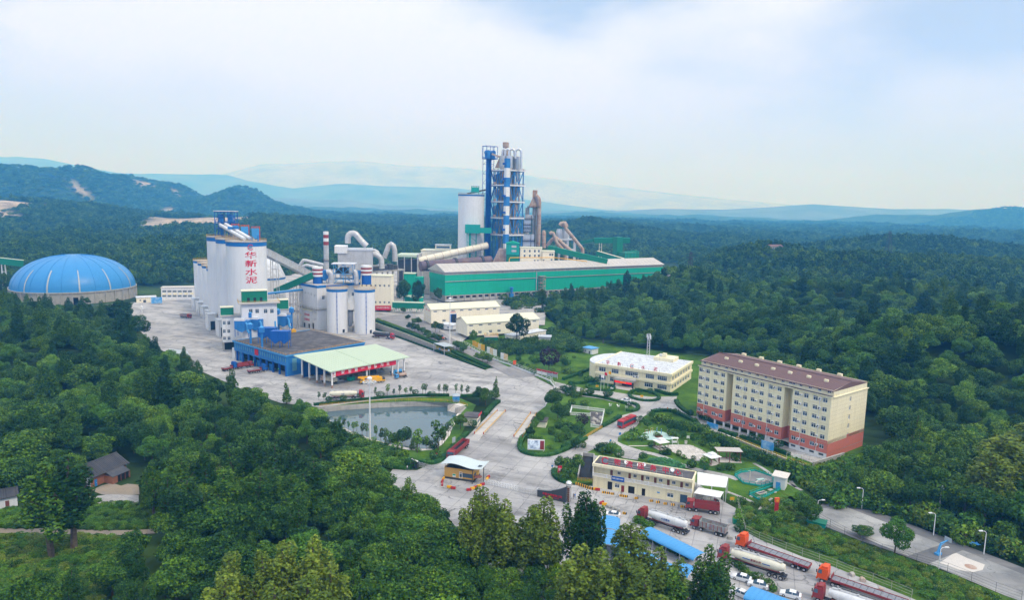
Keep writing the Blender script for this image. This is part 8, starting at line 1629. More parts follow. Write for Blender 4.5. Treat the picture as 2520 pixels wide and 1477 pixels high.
def H(label,k,pts,*a,sm=1,**kw):
 P=gp([(k,*p)for p in pts]);P=smooth(P,sm,kw.get('closed',False))if sm else P;return hedge(label,P,*a,**kw)
H('clipped hedge along the cement yard above the pond',6,[(-20,285),(200,262),(450,235),(700,212),(1000,197),(1225,198)],1.6,1.1)
H('clipped hedge right of the blue kiosk by the yard',6,[(1330,205),(1440,200),(1520,205)],1.6,1.1)
H('tall clipped hedge beside the pond-side weighbridge hut',6,[(1560,375),(1620,300),(1680,255)],2.0,1.4)
H('long hedge at the foot of the pond lawn beside the entrance road',6,[(945,808),(1060,828),(1150,800),(1200,745),(1290,640),(1390,545)],1.8,1.1)
H('rounded hedge round the lawn tip with the screen',6,[(1955,545),(1895,590),(1870,660),(1890,715),(1990,748),(2130,752),(2260,715),(2380,650),(2480,590)],2.0,1.1,sm=2)
H('hedge along the garden road below the white balustrade',7,[(0,895),(90,848),(165,808)],1.6,1.2);H('hedge along the garden road beside the rock pool',7,[(315,728),(390,690),(455,650)],1.6,1.2)
H('hedge round the lower lawn before the office',7,[(20,455),(180,480),(300,497),(430,530),(500,548)],1.5,1.1);H('curved hedge at the lawn tip near the parked white car',7,[(500,600),(560,608),(598,590),(590,560),(540,545)],1.6,1.1,sm=2)
H('hedge round the flag island before the office',7,[(190,405),(200,428),(300,445),(395,445),(410,415),(330,395),(230,392)],1.5,1.0,closed=True);H('hedge ring of the round island right of the entrance',7,[(515,478),(560,512),(660,528),(745,522),(765,495),(720,465),(640,445),(560,440)],1.5,1.0,closed=True)
H('hedge left of the flag island by the park',7,[(55,380),(100,392),(180,385),(250,372)],1.5,1.1);H('hedge in the park corner below the notice board',5,[(1840,1130),(1950,1140),(2080,1120),(2130,1085)],1.8,1.3);H('hedge from the park to the curved office wing',5,[(1780,1095),(1900,1050),(2000,1010),(2095,975)],1.8,1.3)
H('hedge below the office right half',7,[(705,428),(760,455),(830,478),(905,475)],1.8,1.3);H('curved hedge between the office road and the dormitory trees',7,[(890,525),(905,560),(950,600),(1010,640)],1.8,1.2)
H('hedge along the upper garden edge below the dormitory',7,[(700,612),(780,602),(860,605),(940,640),(1040,690)],1.8,1.2);H('hedge in front of the dormitory colonnade',7,[(1230,760),(1290,780),(1370,800)],2,1.2)
H('hedge behind the yellow railing below the dormitory',7,[(1400,810),(1520,860),(1650,905),(1780,950)],1.8,1.2);H('hedge curving round the underpass lawn',6,[(2190,880),(2185,925),(2220,970),(2300,1002)],1.8,1.0,sm=2)
H('hedge along the left of the gate by the white gate leaf',6,[(700,858),(800,872),(880,868)],1.8,1.2)
H('long hedge on top of the bank above the cement yard',0,[(925,787),(1005,817),(1075,846),(1145,876),(1198,898)],1.8,1.2,z=0)if False else None
P_=[p.lerp(q,.3)+V3((0,0,.05))for p,q in zip(bank_l,bank_r)];hedge('long hedge on top of the stone wall above the cement yard',P_,2.0,1.2)
P_=[p+V3((0,-.6,.05))for p in(G(0,918,809),G(0,1000,838),G(0,1073,865),G(0,1140,890),G(0,1195,910))];hedge('low hedge at the foot of the stone wall beside the cement yard',P_,1.3,.8)
H('hedge inside the road fence behind the poster boards',5,[(900,800),(1000,850),(1150,905),(1250,945),(1480,1040)],1.8,1.2)
for i,(x,y)in enumerate(((360,480),(480,462))):H(['hedge before the first workshop gable','hedge patch beside the second workshop gable'][i],5,[(x,y),(x+120,y+(-8 if i==0 else 60))],2.2,1.2)

def gpath(pts,w_=1.4,m='paving',name='path',z=.03):c=[V3((p.x,p.y,z))for p in resample(smooth(gp([(7,*p)for p in pts]),2),2)];ribbon(name,offset(c,w_/2),offset(c,-w_/2),M[m])
M['gpave']=RDC
sheet('garden_path',gp([(7,*p)for p in((430,838),(470,860),(540,885),(620,910),(630,930),(600,960),(590,985),(480,970),(420,940),(470,910),(460,880),(420,858))],.045),RDC)
gpath([(520,875),(620,876),(740,872)],.8);gpath([(620,920),(700,935),(790,960),(900,1010),(1010,1050),(1120,1075),(1300,1110),(1380,1140)],2.6,'road');gpath([(1500,1010),(1580,1055),(1640,1100),(1720,1150),(1800,1180),(1830,1200)],1.3,'road');gpath([(1280,1230),(1400,1275),(1480,1310),(1560,1345)],1.2,'road');gpath([(1660,1290),(1590,1340),(1550,1400),(1520,1480)],2.0,'road')
gpath([(1790,1150),(1820,1195),(1880,1225)],1.3,'road');gpath([(1640,690+300),(1690,1020)],1.0,'road')
sheet('playground_pad',gp([(7,*p)for p in((588,800),(640,770),(700,755),(790,765),(870,795),(900,815),(840,826),(690,830),(610,822))],.05),M['playground'])

plaza=gp([(7,*p)for p in((800,870),(880,862),(1000,866),(1075,895),(1140,935),(1150,960),(1110,1000),(1040,990),(950,965),(870,925),(820,895))],.04)
sheet('stone_plaza',plaza,CON);PZ=bpy.data.objects['stone_plaza'];r=np.random.default_rng(4);cx0,cx1=min(p.x for p in plaza),max(p.x for p in plaza);cy0,cy1=min(p.y for p in plaza),max(p.y for p in plaza);st=1.15;nx,ny=int((cx1-cx0)/st)+2,int((cy1-cy0)/st)+2
J_=[[(cx0+st*(i+r.uniform(-.33,.33)),cy0+st*(j+r.uniform(-.33,.33)))for j in range(ny+1)]for i in range(nx+1)];cnt=0
for i in range(nx):
 for j in range(ny):
  q=[J_[i][j],J_[i+1][j],J_[i+1][j+1],J_[i][j+1]];c=(sum(p[0]for p in q)/4,sum(p[1]for p in q)/4)
  if cnt<300 and float(poly_sd(plaza,np.array([c[0]]),np.array([c[1]]))[0])<-.35:
   cnt+=1;mb=MB();mb.slab([((p[0]-c[0])*.9,(p[1]-c[1])*.9)for p in q],0,r.uniform(.03,.07));mb.build('stone',PAV,PZ,None,(c[0],c[1],.045))
def gazebo(label,k,x,y,s=2.0,h=2.6):
 t=thing('gazebo',label,'gazebo',G(k,x,y,.03),R(25),'white-roofed garden gazebos');mb=MB();mb.lathe((0,0,h),[(s*1.45,0),(s*1.42,.12),(s*.55,.75),(s*.5,.78)],4);o=mb.build('roof',WHT,t);o.rotation_euler.z=R(45);mb=MB();mb.lathe((0,0,h+.86),[(s*.75,0),(s*.72,.1),(0,.6)],4);o2=mb.build('roof_cap',WHT,t);o2.rotation_euler.z=R(45)
 for a in(-1,1):
  for b in(-1,1):mb=MB();mb.box(a*s*.8-.08,a*s*.8+.08,b*s*.8-.08,b*s*.8+.08,0,h);mb.build('post',M['wood'],t)
 mb=MB();mb.box(-s*.95,s*.95,-s*.95,s*.95,0,.12);mb.build('floor',PAV,t);mb=MB();mb.box(-s*.7,s*.7,s*.6,s*.75,.4,.48);mb.box(-s*.75,-s*.6,-s*.7,s*.6,.4,.48);mb.build('bench',M['wood'],t)
gazebo('white-roofed gazebo between the playground and the stone plaza',7,772,892,2.2);gazebo('white-roofed gazebo beside the red pergola',7,1170,1010,2.2)
A,B=G(7,1220,1003,.03),G(7,1402,1008,.03);f=Frame(A,B);t=fthing('pergola','red timber pergola with pale flat roof','pergola',f);h=ZT(A,7,1230,925)
for x in(.3,f.L*.5,f.L-.3):
 for y in(.2,3.6):mb=MB();mb.box(x-.12,x+.12,y-.12,y+.12,0,h);mb.build('post',M['wood'],t)
mb=MB();[mb.box(-.3,f.L+.3,y-.1,y+.1,h,h+.22)for y in(.2,3.6)];mb.build('beam',M['wood'],t);mb=MB();mb.box(-.4,f.L+.4,-.2,4.0,h+.32,h+.40);mb.build('roof',PAV,t)
for x in LSP(0,f.L,13):mb=MB();mb.box(x-.05,x+.05,-.4,4.2,h+.22,h+.32);mb.build('slat',M['wood'],t)
mb=MB();mb.box(-.2,f.L+.2,-.2,4,0,.15);mb.build('floor',PAV,t);mb=MB();mb.box(.5,f.L-.5,3.2,3.6,.4,.5);mb.build('bench',M['wood'],t)
t=thing('garden_swing','white framed garden swing seat by the playground','swing',G(7,880,858,.03),.1);mb=MB();[mb.bar((a*1.1,b*.8,0),(a*1.0,0,2.1),.09)for a in(-1,1)for b in(-1,1)];mb.bar((-1.1,0,2.1),(1.1,0,2.1),.1);mb.build('frame',WHT,t);mb=MB();mb.box(-1.3,1.3,-.7,.7,2.15,2.25);mb.build('canopy',WHT,t);mb=MB();mb.box(-.85,.85,-.25,.25,.5,.6);mb.box(-.85,.85,.25,.3,.55,1.1);[mb.bar((a*.8,0,.6),(a*.8,0,2.1),.04)for a in(-1,1)];mb.build('seat',WHT,t)
for x,y,m in((660,785,'red'),(700,770,'yellow'),(740,768,'blue'),(830,790,'red'),(775,778,'blue')):t=thing('exercise_bar',{'red':'red','yellow':'yellow','blue':'blue'}[m]+' outdoor exercise bars on the playground pad'+{660:', left edge',700:'',740:', centre back',830:', right edge',775:', behind the round bed'}[x],'exercise bars',G(7,x,y,.05),x*.01);mb=MB();[mb.tube([(a,0,0),(a,0,1.9)],.06,6)for a in(-.7,.7)];mb.build('post',M[m],t);mb=MB();mb.tube([(-.7,0,1.85),(.7,0,1.85)],.05,6);mb.tube([(-.7,0,1.1),(.7,0,1.1)],.04,6);mb.build('bar',STL,t)
t=thing('planter','round brown planter bed in the middle of the playground','planter',G(7,755,802,.05));mb=MB();mb.lathe((0,0,0),[(1.5,0),(1.5,.4),(1.3,.4),(1.3,.3),(0,.32)],16);mb.build('rim',M['wood'],t);inst('shrub',PROTO[('bush','mid')][0][0],t,(0,0,.2)).scale=(.5,.5,.5)
t=thing('litter_bin','stone litter bin on the lawn left of the plaza shrubs','bin',G(7,968,858,.03));mb=MB();mb.box(-.4,.4,-.3,.3,0,1.0);mb.build('body',PAV,t);mb=MB();mb.box(-.5,.5,-.4,.4,1.0,1.15);mb.build('lid',CON,t)
for lab,k,x,y in(('yellow notice board in the flag island',7,272,418),('yellow notice board on the round island',7,622,498),('small white board on the lawn right of the swing',7,987,822),('small yellow board on the lawn before the canopy',7,1330,1310),('white and red board at the entrance steps',7,388,440),('pale green board near the lawn tip',7,502,582)):sign_post(lab,k,x,y,1.3,.9,'yellow' if 'yellow' in lab else('white_clean' if 'white' in lab else 'green_roof'),.4)
for i,(x,y0,y1,c,lab)in enumerate(((300,500,345,'white_clean','white flag on the left pole before the office'),(325,480,352,'red_sign','red flag on the middle pole before the office'),(356,470,362,'yellow','yellow flag on the right pole before the office'))):
 p=G(7,x,y0-50,.05);t=thing('flagpole',lab,'flag',p,0,'flags before the office');h=8.5;mb=MB();mb.tube([(0,0,0),(0,0,h)],[.08,.05],8);mb.build('pole',WHT,t);mb=MB();n=8;V=[(.06+1.7*j/n*.75,.14*SIN(j*1.1+i),h-.2-1.4*k_-.35*j/n)for j in range(n+1)for k_ in(0,1)];mb.add(V+[(a,b+.02,c_)for a,b,c_ in V],[(2*j,2*j+1,2*j+3,2*j+2)for j in range(n)]+[(2*j+2+2*n+2,2*j+3+2*n+2,2*j+1+2*n+2,2*j+2*n+2)for j in range(n)]);mb.build('cloth',M[c],t)

bp=[G(7,*p,.02)for p in((60,632),(75,575),(328,605),(300,735),(225,725))]
t=thing('balustrade','white concrete balustrade around the rock pool terrace','balustrade',bp[0])
for a,b in list(zip(bp[:-1],bp[1:]))+[(G(7,60,630,.02),G(7,218,640,.02))]:
 mb=MB();mb.bar(a+V3((0,0,1.05)),b+V3((0,0,1.05)),.28,.16);mb.bar(a+V3((0,0,.1)),b+V3((0,0,.1)),.28,.2);W(mb,'rail',WHT,t);n=int((b-a).length/.42);mb=MB();[mb.cyl(a.lerp(b,(i+.5)/n),.09,.2,1.0,6)for i in range(n)];W(mb,'balusters',WHT,t)['kind']='stuff'
 mb=MB();[mb.cbox(a.lerp(b,s),.38,.38,1.3)for s in LSP(0,1,max(2,int((b-a).length/4)))];W(mb,'pier',WHT,t)
sheet('rock_pool',[G(7,*p,.015)for p in((215,600),(322,610),(295,720),(220,705))],M['dark_roof'])
for i in range(9):a=G(7,225+RU(0,80),625+RU(0,80));t=thing('boulder','rough grey boulder in the rock pool','boulder',a,RU(0,6),'boulders in the rock pool');s=RU(.5,1.1);bm=bmesh.new();bmesh.ops.create_icosphere(bm,subdivisions=2,radius=s);[setattr(v,'co',v.co*RU(.75,1.15))for v in bm.verts];me=bpy.data.meshes.new('rock');bm.to_mesh(me);bm.free();me.materials.append(M['stone']);inst('rock',me,t,(0,0,s*.3))
for i,(x,y)in enumerate(((375,580),(440,585))):t=thing('crane_statue',['white crane bird statue with raised wings on the lawn, left one','white crane bird statue on the lawn, right one'][i],'statue',G(7,x,y,.02),i*.5);mb=MB();mb.tube([(-.5,0,1.0),(-.1,0,1.15),(.3,0,1.25),(.45,0,1.6),(.5,0,2.0),(.75,0,2.0)],[.06,.26,.2,.08,.07,.02],8);mb.build('body',WHT,t,60);mb=MB();mb.quad((-.3,.1,1.2),(.2,.1,1.3),(-.1,.9,2.0),(-.6,.8,1.9));mb.quad((-.3,-.1,1.2),(-.6,-.8,1.9),(-.1,-.9,2.0),(.2,-.1,1.3));mb.build('wing',WHT,t);mb=MB();[mb.tube([(0,s*.08,0),(0,s*.06,1.05)],.03,5)for s in(-1,1)];mb.build('leg',DST,t)
fence('yellow_fence','yellow railing along the garden road below the rock pool',[G(7,165,825,.05),G(7,240,775,.05),G(7,312,735,.05)],1.1,'yellow_rail',1.2,4,None,.06)

up_=gp([(7,*p)for p in((158,950),(248,962),(238,1135),(122,1128))]);sheet('underpass_shade',[p+V3((0,0,.02))for p in up_],DIN);t=thing('underpass','dark sunken ramp with concrete side walls left of the service centre','ramp',up_[0])  # flat ground-level sheet painted near-black for the shade down in the ramp
for i,(a,b)in enumerate(((up_[0],up_[3]),(up_[1],up_[2]),(up_[0],up_[1]))):mb=MB();mb.bar(a+V3((0,0,.6)),b+V3((0,0,.6)),.35,1.2);W(mb,'side_wall',CON,t)
mb=MB();a,b,c,d=[p.copy()for p in up_];[p.__setattr__('z',2.4)for p in(a,b,c,d)];
fence('yellow_fence','yellow railing across the mouth of the dark ramp',[G(7,118,1150,.05),G(7,240,1160,.05)],1.2,'yellow_rail',1.0,4,None,.06);fence('yellow_fence','pale railing at the head of the dark ramp',[G(7,160,950,.05),G(7,250,960,.05)],1.1,'green_roof',.6,2,None,.06)
def striped(label,P,rz,L_=1.1,n=4,group='black and yellow wheel stops',name='wheel_stop',h=.55,d=.5):
 t=thing(name,label,'barrier',P,rz,group)
 for i in range(n):mb=MB();mb.prism([(-d/2,0),(d/2,0),(d/2*.6,h),(-d/2*.6,h)],-L_/2+L_*i/n,-L_/2+L_*(i+1)/n);mb.build('stripe_block',M['yellow' if i%2==0 else 'black'],t)
lab=['at the left end of the row','second along the row','third along the row','fourth along the row, in a trio','middle of the trio','last of the trio','alone at mid facade','left of the blue notice plate','right of the blue notice plate','under the ground floor window','before the dark doorway','by the tipper lorry']
for(x,y),l_ in zip(((325,1245),(357,1250),(392,1256),(462,1271),(480,1274),(498,1277),(580,1291),(697,1312),(750,1322),(808,1334),(868,1342),(942,1358)),lab):striped(f'black and yellow wheel stop before the service centre, {l_}',G(7,x,y,.04),fV.rz+PI/2*0+R(20))
for x,y,l_ in((535,740,'beside the row of stone balls'),(1320,825,'behind the worn tipper lorry')):striped('black and yellow wheel stop '+l_,G(8,x,y,.04),R(-30))
A,B=G(7,105,1178,.03),G(7,240,1222,.03);f=Frame(A,B);striped('long striped black and yellow kerb wall at the ramp mouth',(A+B)/2,f.rz,f.L,16,None,'kerb_wall',.8,.4)
for i,(x,y)in enumerate(((388,682),(420,692),(455,707),(482,719))):t=thing('stone_ball',['grey stone ball bollard nearest the red barrier','grey stone ball bollard second from the red barrier','grey stone ball bollard third from the red barrier','grey stone ball bollard nearest the white car'][i],'bollard',G(8,x,y,.04),0,'stone ball bollards');mb=MB();mb.lathe((0,0,.62),[(.45*COS(q),.45*SIN(q))for q in LSP(-1.5,1.57,9)],14);mb.build('ball',CON,t,60);mb=MB();mb.cyl((0,0),.3,0,.22,12);mb.build('base',CON,t)
for x,y,i in((1440,955,0),(1500,885,1),(645,770,2),(740,1315,3),(900,1400,4)):t=thing('block',['rock block beside the orange lorry','rock block on the car park edge above the orange lorry','concrete block behind the lower orange lorry cab','yellow-grey concrete block on the verge, left','yellow-grey concrete block on the verge, right'][i],'block',G(8 if i<2 else 9,x,y if i!=2 else 770+500,.03),i);mb=MB();mb.prism([(-.6,0),(.6,0),(.5,.7),(.1,.9),(-.5,.6)],-.5,.5,'y');mb.build('stone',M['rust' if i>2 else 'stone'],t);mb=MB();mb.box(-.62,.62,-.3,.3,0,.12);mb.build('foot',CON,t)

t,f,h=box_house('pump_house','small white pump house with flat roof and blue door',7,(1652,1205),(1742,1225),4.2,1112,'white','paving',[],ov=.6,doors=[(1690,1205,1.3,2.2,'roof_blue')],cat='hut')
def basin(name,label,pts,wat_m='court'):
 P=gp([(7,*p)for p in pts],.03);t=fence(name,label,P+P[:1],1.1,'teal',1.6,2,(.4,'teal'),.09,'fence');sheet('basin_floor',[p+V3((0,0,.01))for p in P],M[wat_m])
basin('basin_railing','teal pipe railing round the upper treatment basin',((1350,1110),(1400,1085),(1508,1070),(1650,1118),(1655,1170),(1560,1195),(1420,1170)),'court');basin('basin_railing','teal pipe railing round the lower settling pits',((1465,1258),(1655,1188),(1715,1215),(1540,1300)),'rough_grass')
for i,(x,y,a,b)in enumerate(((1562,1245,3.4,1.4),(1487,1273,1.3,.9),(1540,1286,1.5,.9),(1632,1222,1.5,.8),(1615,1258,1.2,.7),(1665,1240,1.0,.7))):t=thing('settling_pit',['long pale-rimmed settling pit in the teal railing','small pale-rimmed pit at the left corner','small pale-rimmed pit at the front corner','small pale-rimmed pit near the pump house','small pale-rimmed pit beside the long one','small pale-rimmed pit at the right edge'][i],'pit',G(7,x,y,.03),R(28),'pale-rimmed settling pits');mb=MB();[mb.box(*q,0,.25)for q in((-a/2,a/2,-b/2,-b/2+.2),(-a/2,a/2,b/2-.2,b/2),(-a/2,-a/2+.2,-b/2+.2,b/2-.2),(a/2-.2,a/2,-b/2+.2,b/2-.2))];mb.build('rim',PAV,t);mb=MB();mb.box(-a/2+.2,a/2-.2,-b/2+.2,b/2-.2,.02,.06);mb.build('water',M['slate'],t)
t=thing('clutter','pale green sheet and slabs lying in the upper basin','debris',G(7,1560,1145,.05),.3);mb=MB();mb.box(-1.6,1.0,-.6,.5,0,.5);mb.build('sheet_pile',M['playground'],t);mb=MB();[mb.cbox((-3+i*.9,-1.4+(i%3)*.5,0),.7,.5,.35,i)for i in range(6)];mb.build('slab_pile',PAV,t);mb=MB();mb.tube([(-3.6,1,0),(-3.6,1,3.2),(-4.6,.8,3.3)],.06,6);mb.build('pipe',M['tank_cream'],t)

t=thing('lotus_bed','bright green lotus bed behind the service centre','plants',G(7,820,1010,.03));r=np.random.default_rng(9);C=[]
while len(C)<900:
 q=r.uniform(0,1,2);x,y=670+290*q[0],960+95*q[1]
 if abs(y-(985+(x-670)*.16))<36*SIN(PI*min(1,max(0,(x-650)/330)))+6:p=G(7,x,y,.2+r.uniform(0,.9))-t.location;C.append(tuple(p))
V=tri_fan_quads(np.array(C),np.tile([0.,0,1.],(900,1))+r.normal(size=(900,3))*.25,.75,r);inst('leaves',np_mesh('leaves',V,np.arange(len(V)).reshape(-1,4),LM['lotus']),t)['kind']='stuff'
sheet('lotus_pool',gp([(7,*p)for p in((665,985),(760,965),(880,1000),(965,1045),(900,1055),(760,1030))],.02),M['slate'])

for lab,a,b,y0 in(('blue lake hoarding standing left below the dormitory',(1130,745),(1218,770),685),('blue lake hoarding standing right below the dormitory',(1555,925),(1652,952),828)):
 A,B=G(7,*a,.03),G(7,*b,.03);f=Frame(A,B);h=ZT(A,7,a[0],y0);t=fthing('billboard',lab,'billboard',f,'blue lake hoardings');mb=MB();mb.box(0,f.L,-.1,.1,h*.36,h);mb.build('panel',M['bill_blue'],t);mb=MB();[mb.box(x-.1,x+.1,.1,.3,0,h*.9)for x in(.5,f.L*.5,f.L-.5)];mb.build('post',WHT,t)
fence('yellow_fence','long yellow railing on the stone wall below the dormitory',[G(7,1365,826,.6),G(7,1560,905,.6),G(7,1760,985,.6),G(7,1960,1050,.6)],1.1,'yellow_rail',2,3,None,.07)
t=thing('stone_wall','low rubble stone wall under the yellow railing','wall',G(7,1365,830));P=gp([(7,1100,745),(7,1250,785),(7,1365,830),(7,1560,910),(7,1760,990),(7,1960,1056)]);mb=MB();[mb.bar(a+V3((0,0,.28)),b+V3((0,0,.28)),.5,.56)for a,b in zip(P,P[1:])];W(mb,'wall',M['stone'],t);mb=MB();[mb.bar(a+V3((0,.05,.6)),b+V3((0,.05,.6)),.6,.08)for a,b in zip(P,P[1:])];W(mb,'coping',PAV,t)
sheet('dorm_forecourt',[G(7,*p,.025)for p in((1040,640),(1190,700),(1340,740),(1700,855),(2080,985),(1990,1020),(1900,985),(1400,815),(1240,770),(1100,720))],RDC)
A,B=G(7,1962,1085,0),G(7,2200,1010,0);f=Frame(A,B);t=fthing('boundary_wall','weathered grey boundary wall at the dormitory corner','wall',f);h=ZT(A,7,1962,1003);mb=MB();mb.box(0,f.L,-.2,.2,-.3,h);mb.build('wall',CON,t);mb=MB();mb.box(-.1,f.L+.1,-.28,.28,h,h+.15);mb.build('coping',CON,t)
t=thing('drying_rack','white drying racks on the forecourt below the dormitory','rack',G(7,1880,985,.03),R(-22));mb=MB();[mb.bar((x,y,0),(x,y,2.0),.06)for x in LSP(-5,5,7)for y in(-.8,.8)];[mb.bar((-5,y,2),(5,y,2),.05)for y in(-.8,.8)];mb.build('frame',WHT,t);mb=MB();mb.box(-3,-.4,-.85,-.8,.8,1.9);mb.build('hanging_sheet',WHT,t)

t=thing('totem_sign','red and orange upright totem sign on the grass below the garden','sign',G(7,1675,1412,.02));mb=MB();mb.box(-.5,.5,-.25,.25,0,3.6);mb.build('body',M['red'],t);mb=MB();mb.box(-.6,.6,-.3,.3,3.6,4.9);mb.build('head',M['orange'],t);letters(t,'福',.8,(0,-.33,4.2),M['yellow'],depth=.02)
t=thing('wheelie_bin','dark green bin at the grass edge of the car park','bin',G(8,1480,822,.03));mb=MB();mb.prism([(-.45,0),(.45,0),(.55,1.3),(-.55,1.3)],-.5,.5,'y');mb.build('body',M['green_dark'],t);mb=MB();mb.box(-.6,.6,-.55,.55,1.3,1.42);mb.build('lid',M['green_dark'],t)

def carport(label,k,a,b,w_,h=2.5,rise=.9,group='blue arched carports'):
 A,B=G(k,*a,h+rise),G(k,*b,h+rise);A.z=B.z=0;f=Frame(A,B);t=fthing('carport',label,'carport',f,group);n=10;mb=MB();th_=[(-w_/2*COS(PI*i/n),h+rise*SIN(PI*i/n))for i in range(n+1)]
 for dz,fl_ in((0,False),(-.06,True)):
  for(y0,z0),(y1,z1)in zip(th_,th_[1:]):q=[(0,y0,z0+dz),(f.L,y0,z0+dz),(f.L,y1,z1+dz),(0,y1,z1+dz)];mb.quad(*(q[::-1]if fl_ else q))
 mb.build('roof',RBL,t);nb=max(2,int(f.L/4));mb=MB();[mb.tube([(f.L*i/nb,y,z-.12)for y,z in th_],.06,6)for i in range(nb+1)];mb.build('arch_rib',STL,t)
 mb=MB();m2=int(f.L/1.0);[mb.tube([(f.L*i/m2,y,z+.02)for y,z in th_],.035,4)for i in range(1,m2)];mb.build('sheet_seam',RBL,t)
 for i in range(nb+1):
  for s in(-1,1):mb=MB();mb.bar((f.L*i/nb,s*w_*.47,0),(f.L*i/nb,s*w_*.47,h),.11);mb.build('post',STL,t)
carport('blue arched carport roof beside the dark poplars, upper left',8,(330,850),(470,850)if False else(335,930),9)if False else None
carport('blue arched carport beside the dark poplar, farthest of the row',8,(408,752),(395,860),5.6);carport('blue arched carport beside the dark poplar, next to the farthest',8,(398,870),(395,1000),6.2)
carport('long blue arched carport over the motorbikes',8,(722,858),(1185,1085),5.0);carport('blue arched carport half hidden by the yellow-green trees',8,(480,1000),(800,1120),5.4);carport('short blue arched carport with slatted side below the motorbikes',8,(985,1165),(1125,1220),5.4);carport('blue arched carport at the bottom edge beside white cars',8,(1600,1385),(1960,1520),6.0)
carport('blue arched carport deep among the foreground trees',8,(800,1135),(985,1225),5.0)

def lamp(label,base,top,side=-1):
 p=G(9,*base,.03);h=ZT(p,9,*top);t=thing('street_lamp',label,'street lamp',p,0,'white court lamps');mb=MB();mb.tube([(0,0,0),(0,0,h*.6),(0,0,h*.93),(side*.35,0,h),(side*1.1,0,h+.1)],[.12,.1,.08,.07,.06],8);mb.build('pole',WHT,t,40);mb=MB();mb.prism([(side*1.0,h),(side*1.9,h+.02),(side*1.9,h+.2),(side*1.0,h+.25)],-.18,.18,'y');mb.build('lamp_head',WHT,t)
lamp('white street lamp at the far end of the courts',(730,697),(748,520));lamp('white street lamp on the far side beside the court tree',(1347,922),(1362,735));lamp('white street lamp on the far right of the courts',(1780,1086),(1800,890));lamp('white street lamp on the near side by the hoop',(1392,1212),(1412,1030),1);lamp('white street lamp half hidden by the bush at the court corner',(350,720),(352,622),1)
def upole(label,base,top,arms=True):
 p=G(9,*base);h=ZT(p,9,*top);t=thing('utility_pole',label,'utility pole',p,.3,'concrete utility poles');mb=MB();mb.tube([(0,0,-.2),(0,0,h)],[.2,.13],10);mb.build('pole',CON,t,40)
 if arms:mb=MB();[mb.bar((-1.0,0,z),(1.0,0,z),.1)for z in(h-.5,h-1.3)];mb.build('crossarm',STL,t);mb=MB();[mb.cyl((x,0),.07,z+.05,z+.35,6)for x in(-.9,-.3,.3,.9)for z in(h-.5,h-1.3)];mb.build('insulators',WHT,t)['kind']='stuff'
upole('concrete utility pole in the shrubs beyond the courts',(1392,740),(1410,490));upole('bare concrete utility pole at the wood edge',(1842,790),(1852,620),False);upole('concrete utility pole with insulators at the wood edge',(1922,800),(1940,592))
p=G(9,1395,1085,.04);t=thing('basketball_hoop','pale blue basketball hoop stand with long arm on the court','basketball hoop',p,R(25));mb=MB();mb.box(-1.2,.4,-.5,.5,0,.5);mb.build('base',RBL,t);mb=MB();mb.bar((-.8,0,.5),(.3,0,2.9),.3);mb.bar((.1,0,.5),(.3,0,2.9),.25);mb.bar((.2,0,2.9),(3.0,0,3.1),.22);mb.bar((.3,0,2.2),(2.2,0,3.0),.12);mb.build('arm',RBL,t);mb=MB();mb.box(3.0,3.08,-.9,.9,2.75,3.9);mb.build('backboard',M['rooflight'],t);mb=MB();mb.tube([(3.4+.3*COS(a),.3*SIN(a),3.0)for a in LSP(0,6.28,13)],.025,5);mb.build('rim',M['orange'],t)
sheet('court_marking',gp([(9,*p)for p in((1510,1085),(1545,1075),(1640,1120),(1790,1175),(1770,1220),(1690,1240),(1560,1220),(1400,1160))],.05),PAV)
c_=G(9,1668,1193,.065);mb=MB();mb.cyl((0,0),1.3,0,.01,20);o=mb.build('court_marking',RST,None,None,c_);tag(o,kind='structure')
fence('wire_fence','dark wire fence along the near edge of the courts',[G(9,*p,.02)for p in((340,800),(580,930),(900,1080),(1200,1170),(1465,1250),(1670,1330),(1880,1420),(2100,1500))],2.6,'dark_steel',4,4,None,.035);fence('wire_fence','grey wire fence along the car park verge',[G(8,*p,.02)for p in((1500,640),(1570,900),(1690,960),(1920,1050))]+[G(9,*p,.02)for p in((515,1205),(660,1265),(825,1320),(985,1385),(1160,1460))],2.0,'concrete_wall',3.5,3,None,.045)
box_house('green_hut','dark teal low hut under the bush at the court corner',9,(258,830),(415,868),3,800,'teal','green_dark',[],cat='hut',ov=.2,doors=[(330,850,.9,1.2,'green_dark')])
p=G(9,1700,1000,.04);t=thing('tarpaulin','crumpled blue tarpaulin on the far court edge','tarpaulin',p);mb=MB();n=6;V=[(-1.2+2.4*i/n,-.8+1.6*j/n,.25*random.random()+.1)for i in range(n+1)for j in range(n+1)];mb.add(V,[(i*(n+1)+j,(i+1)*(n+1)+j,(i+1)*(n+1)+j+1,i*(n+1)+j+1)for i in range(n)for j in range(n)]);mb.build('cloth',BLU,t)

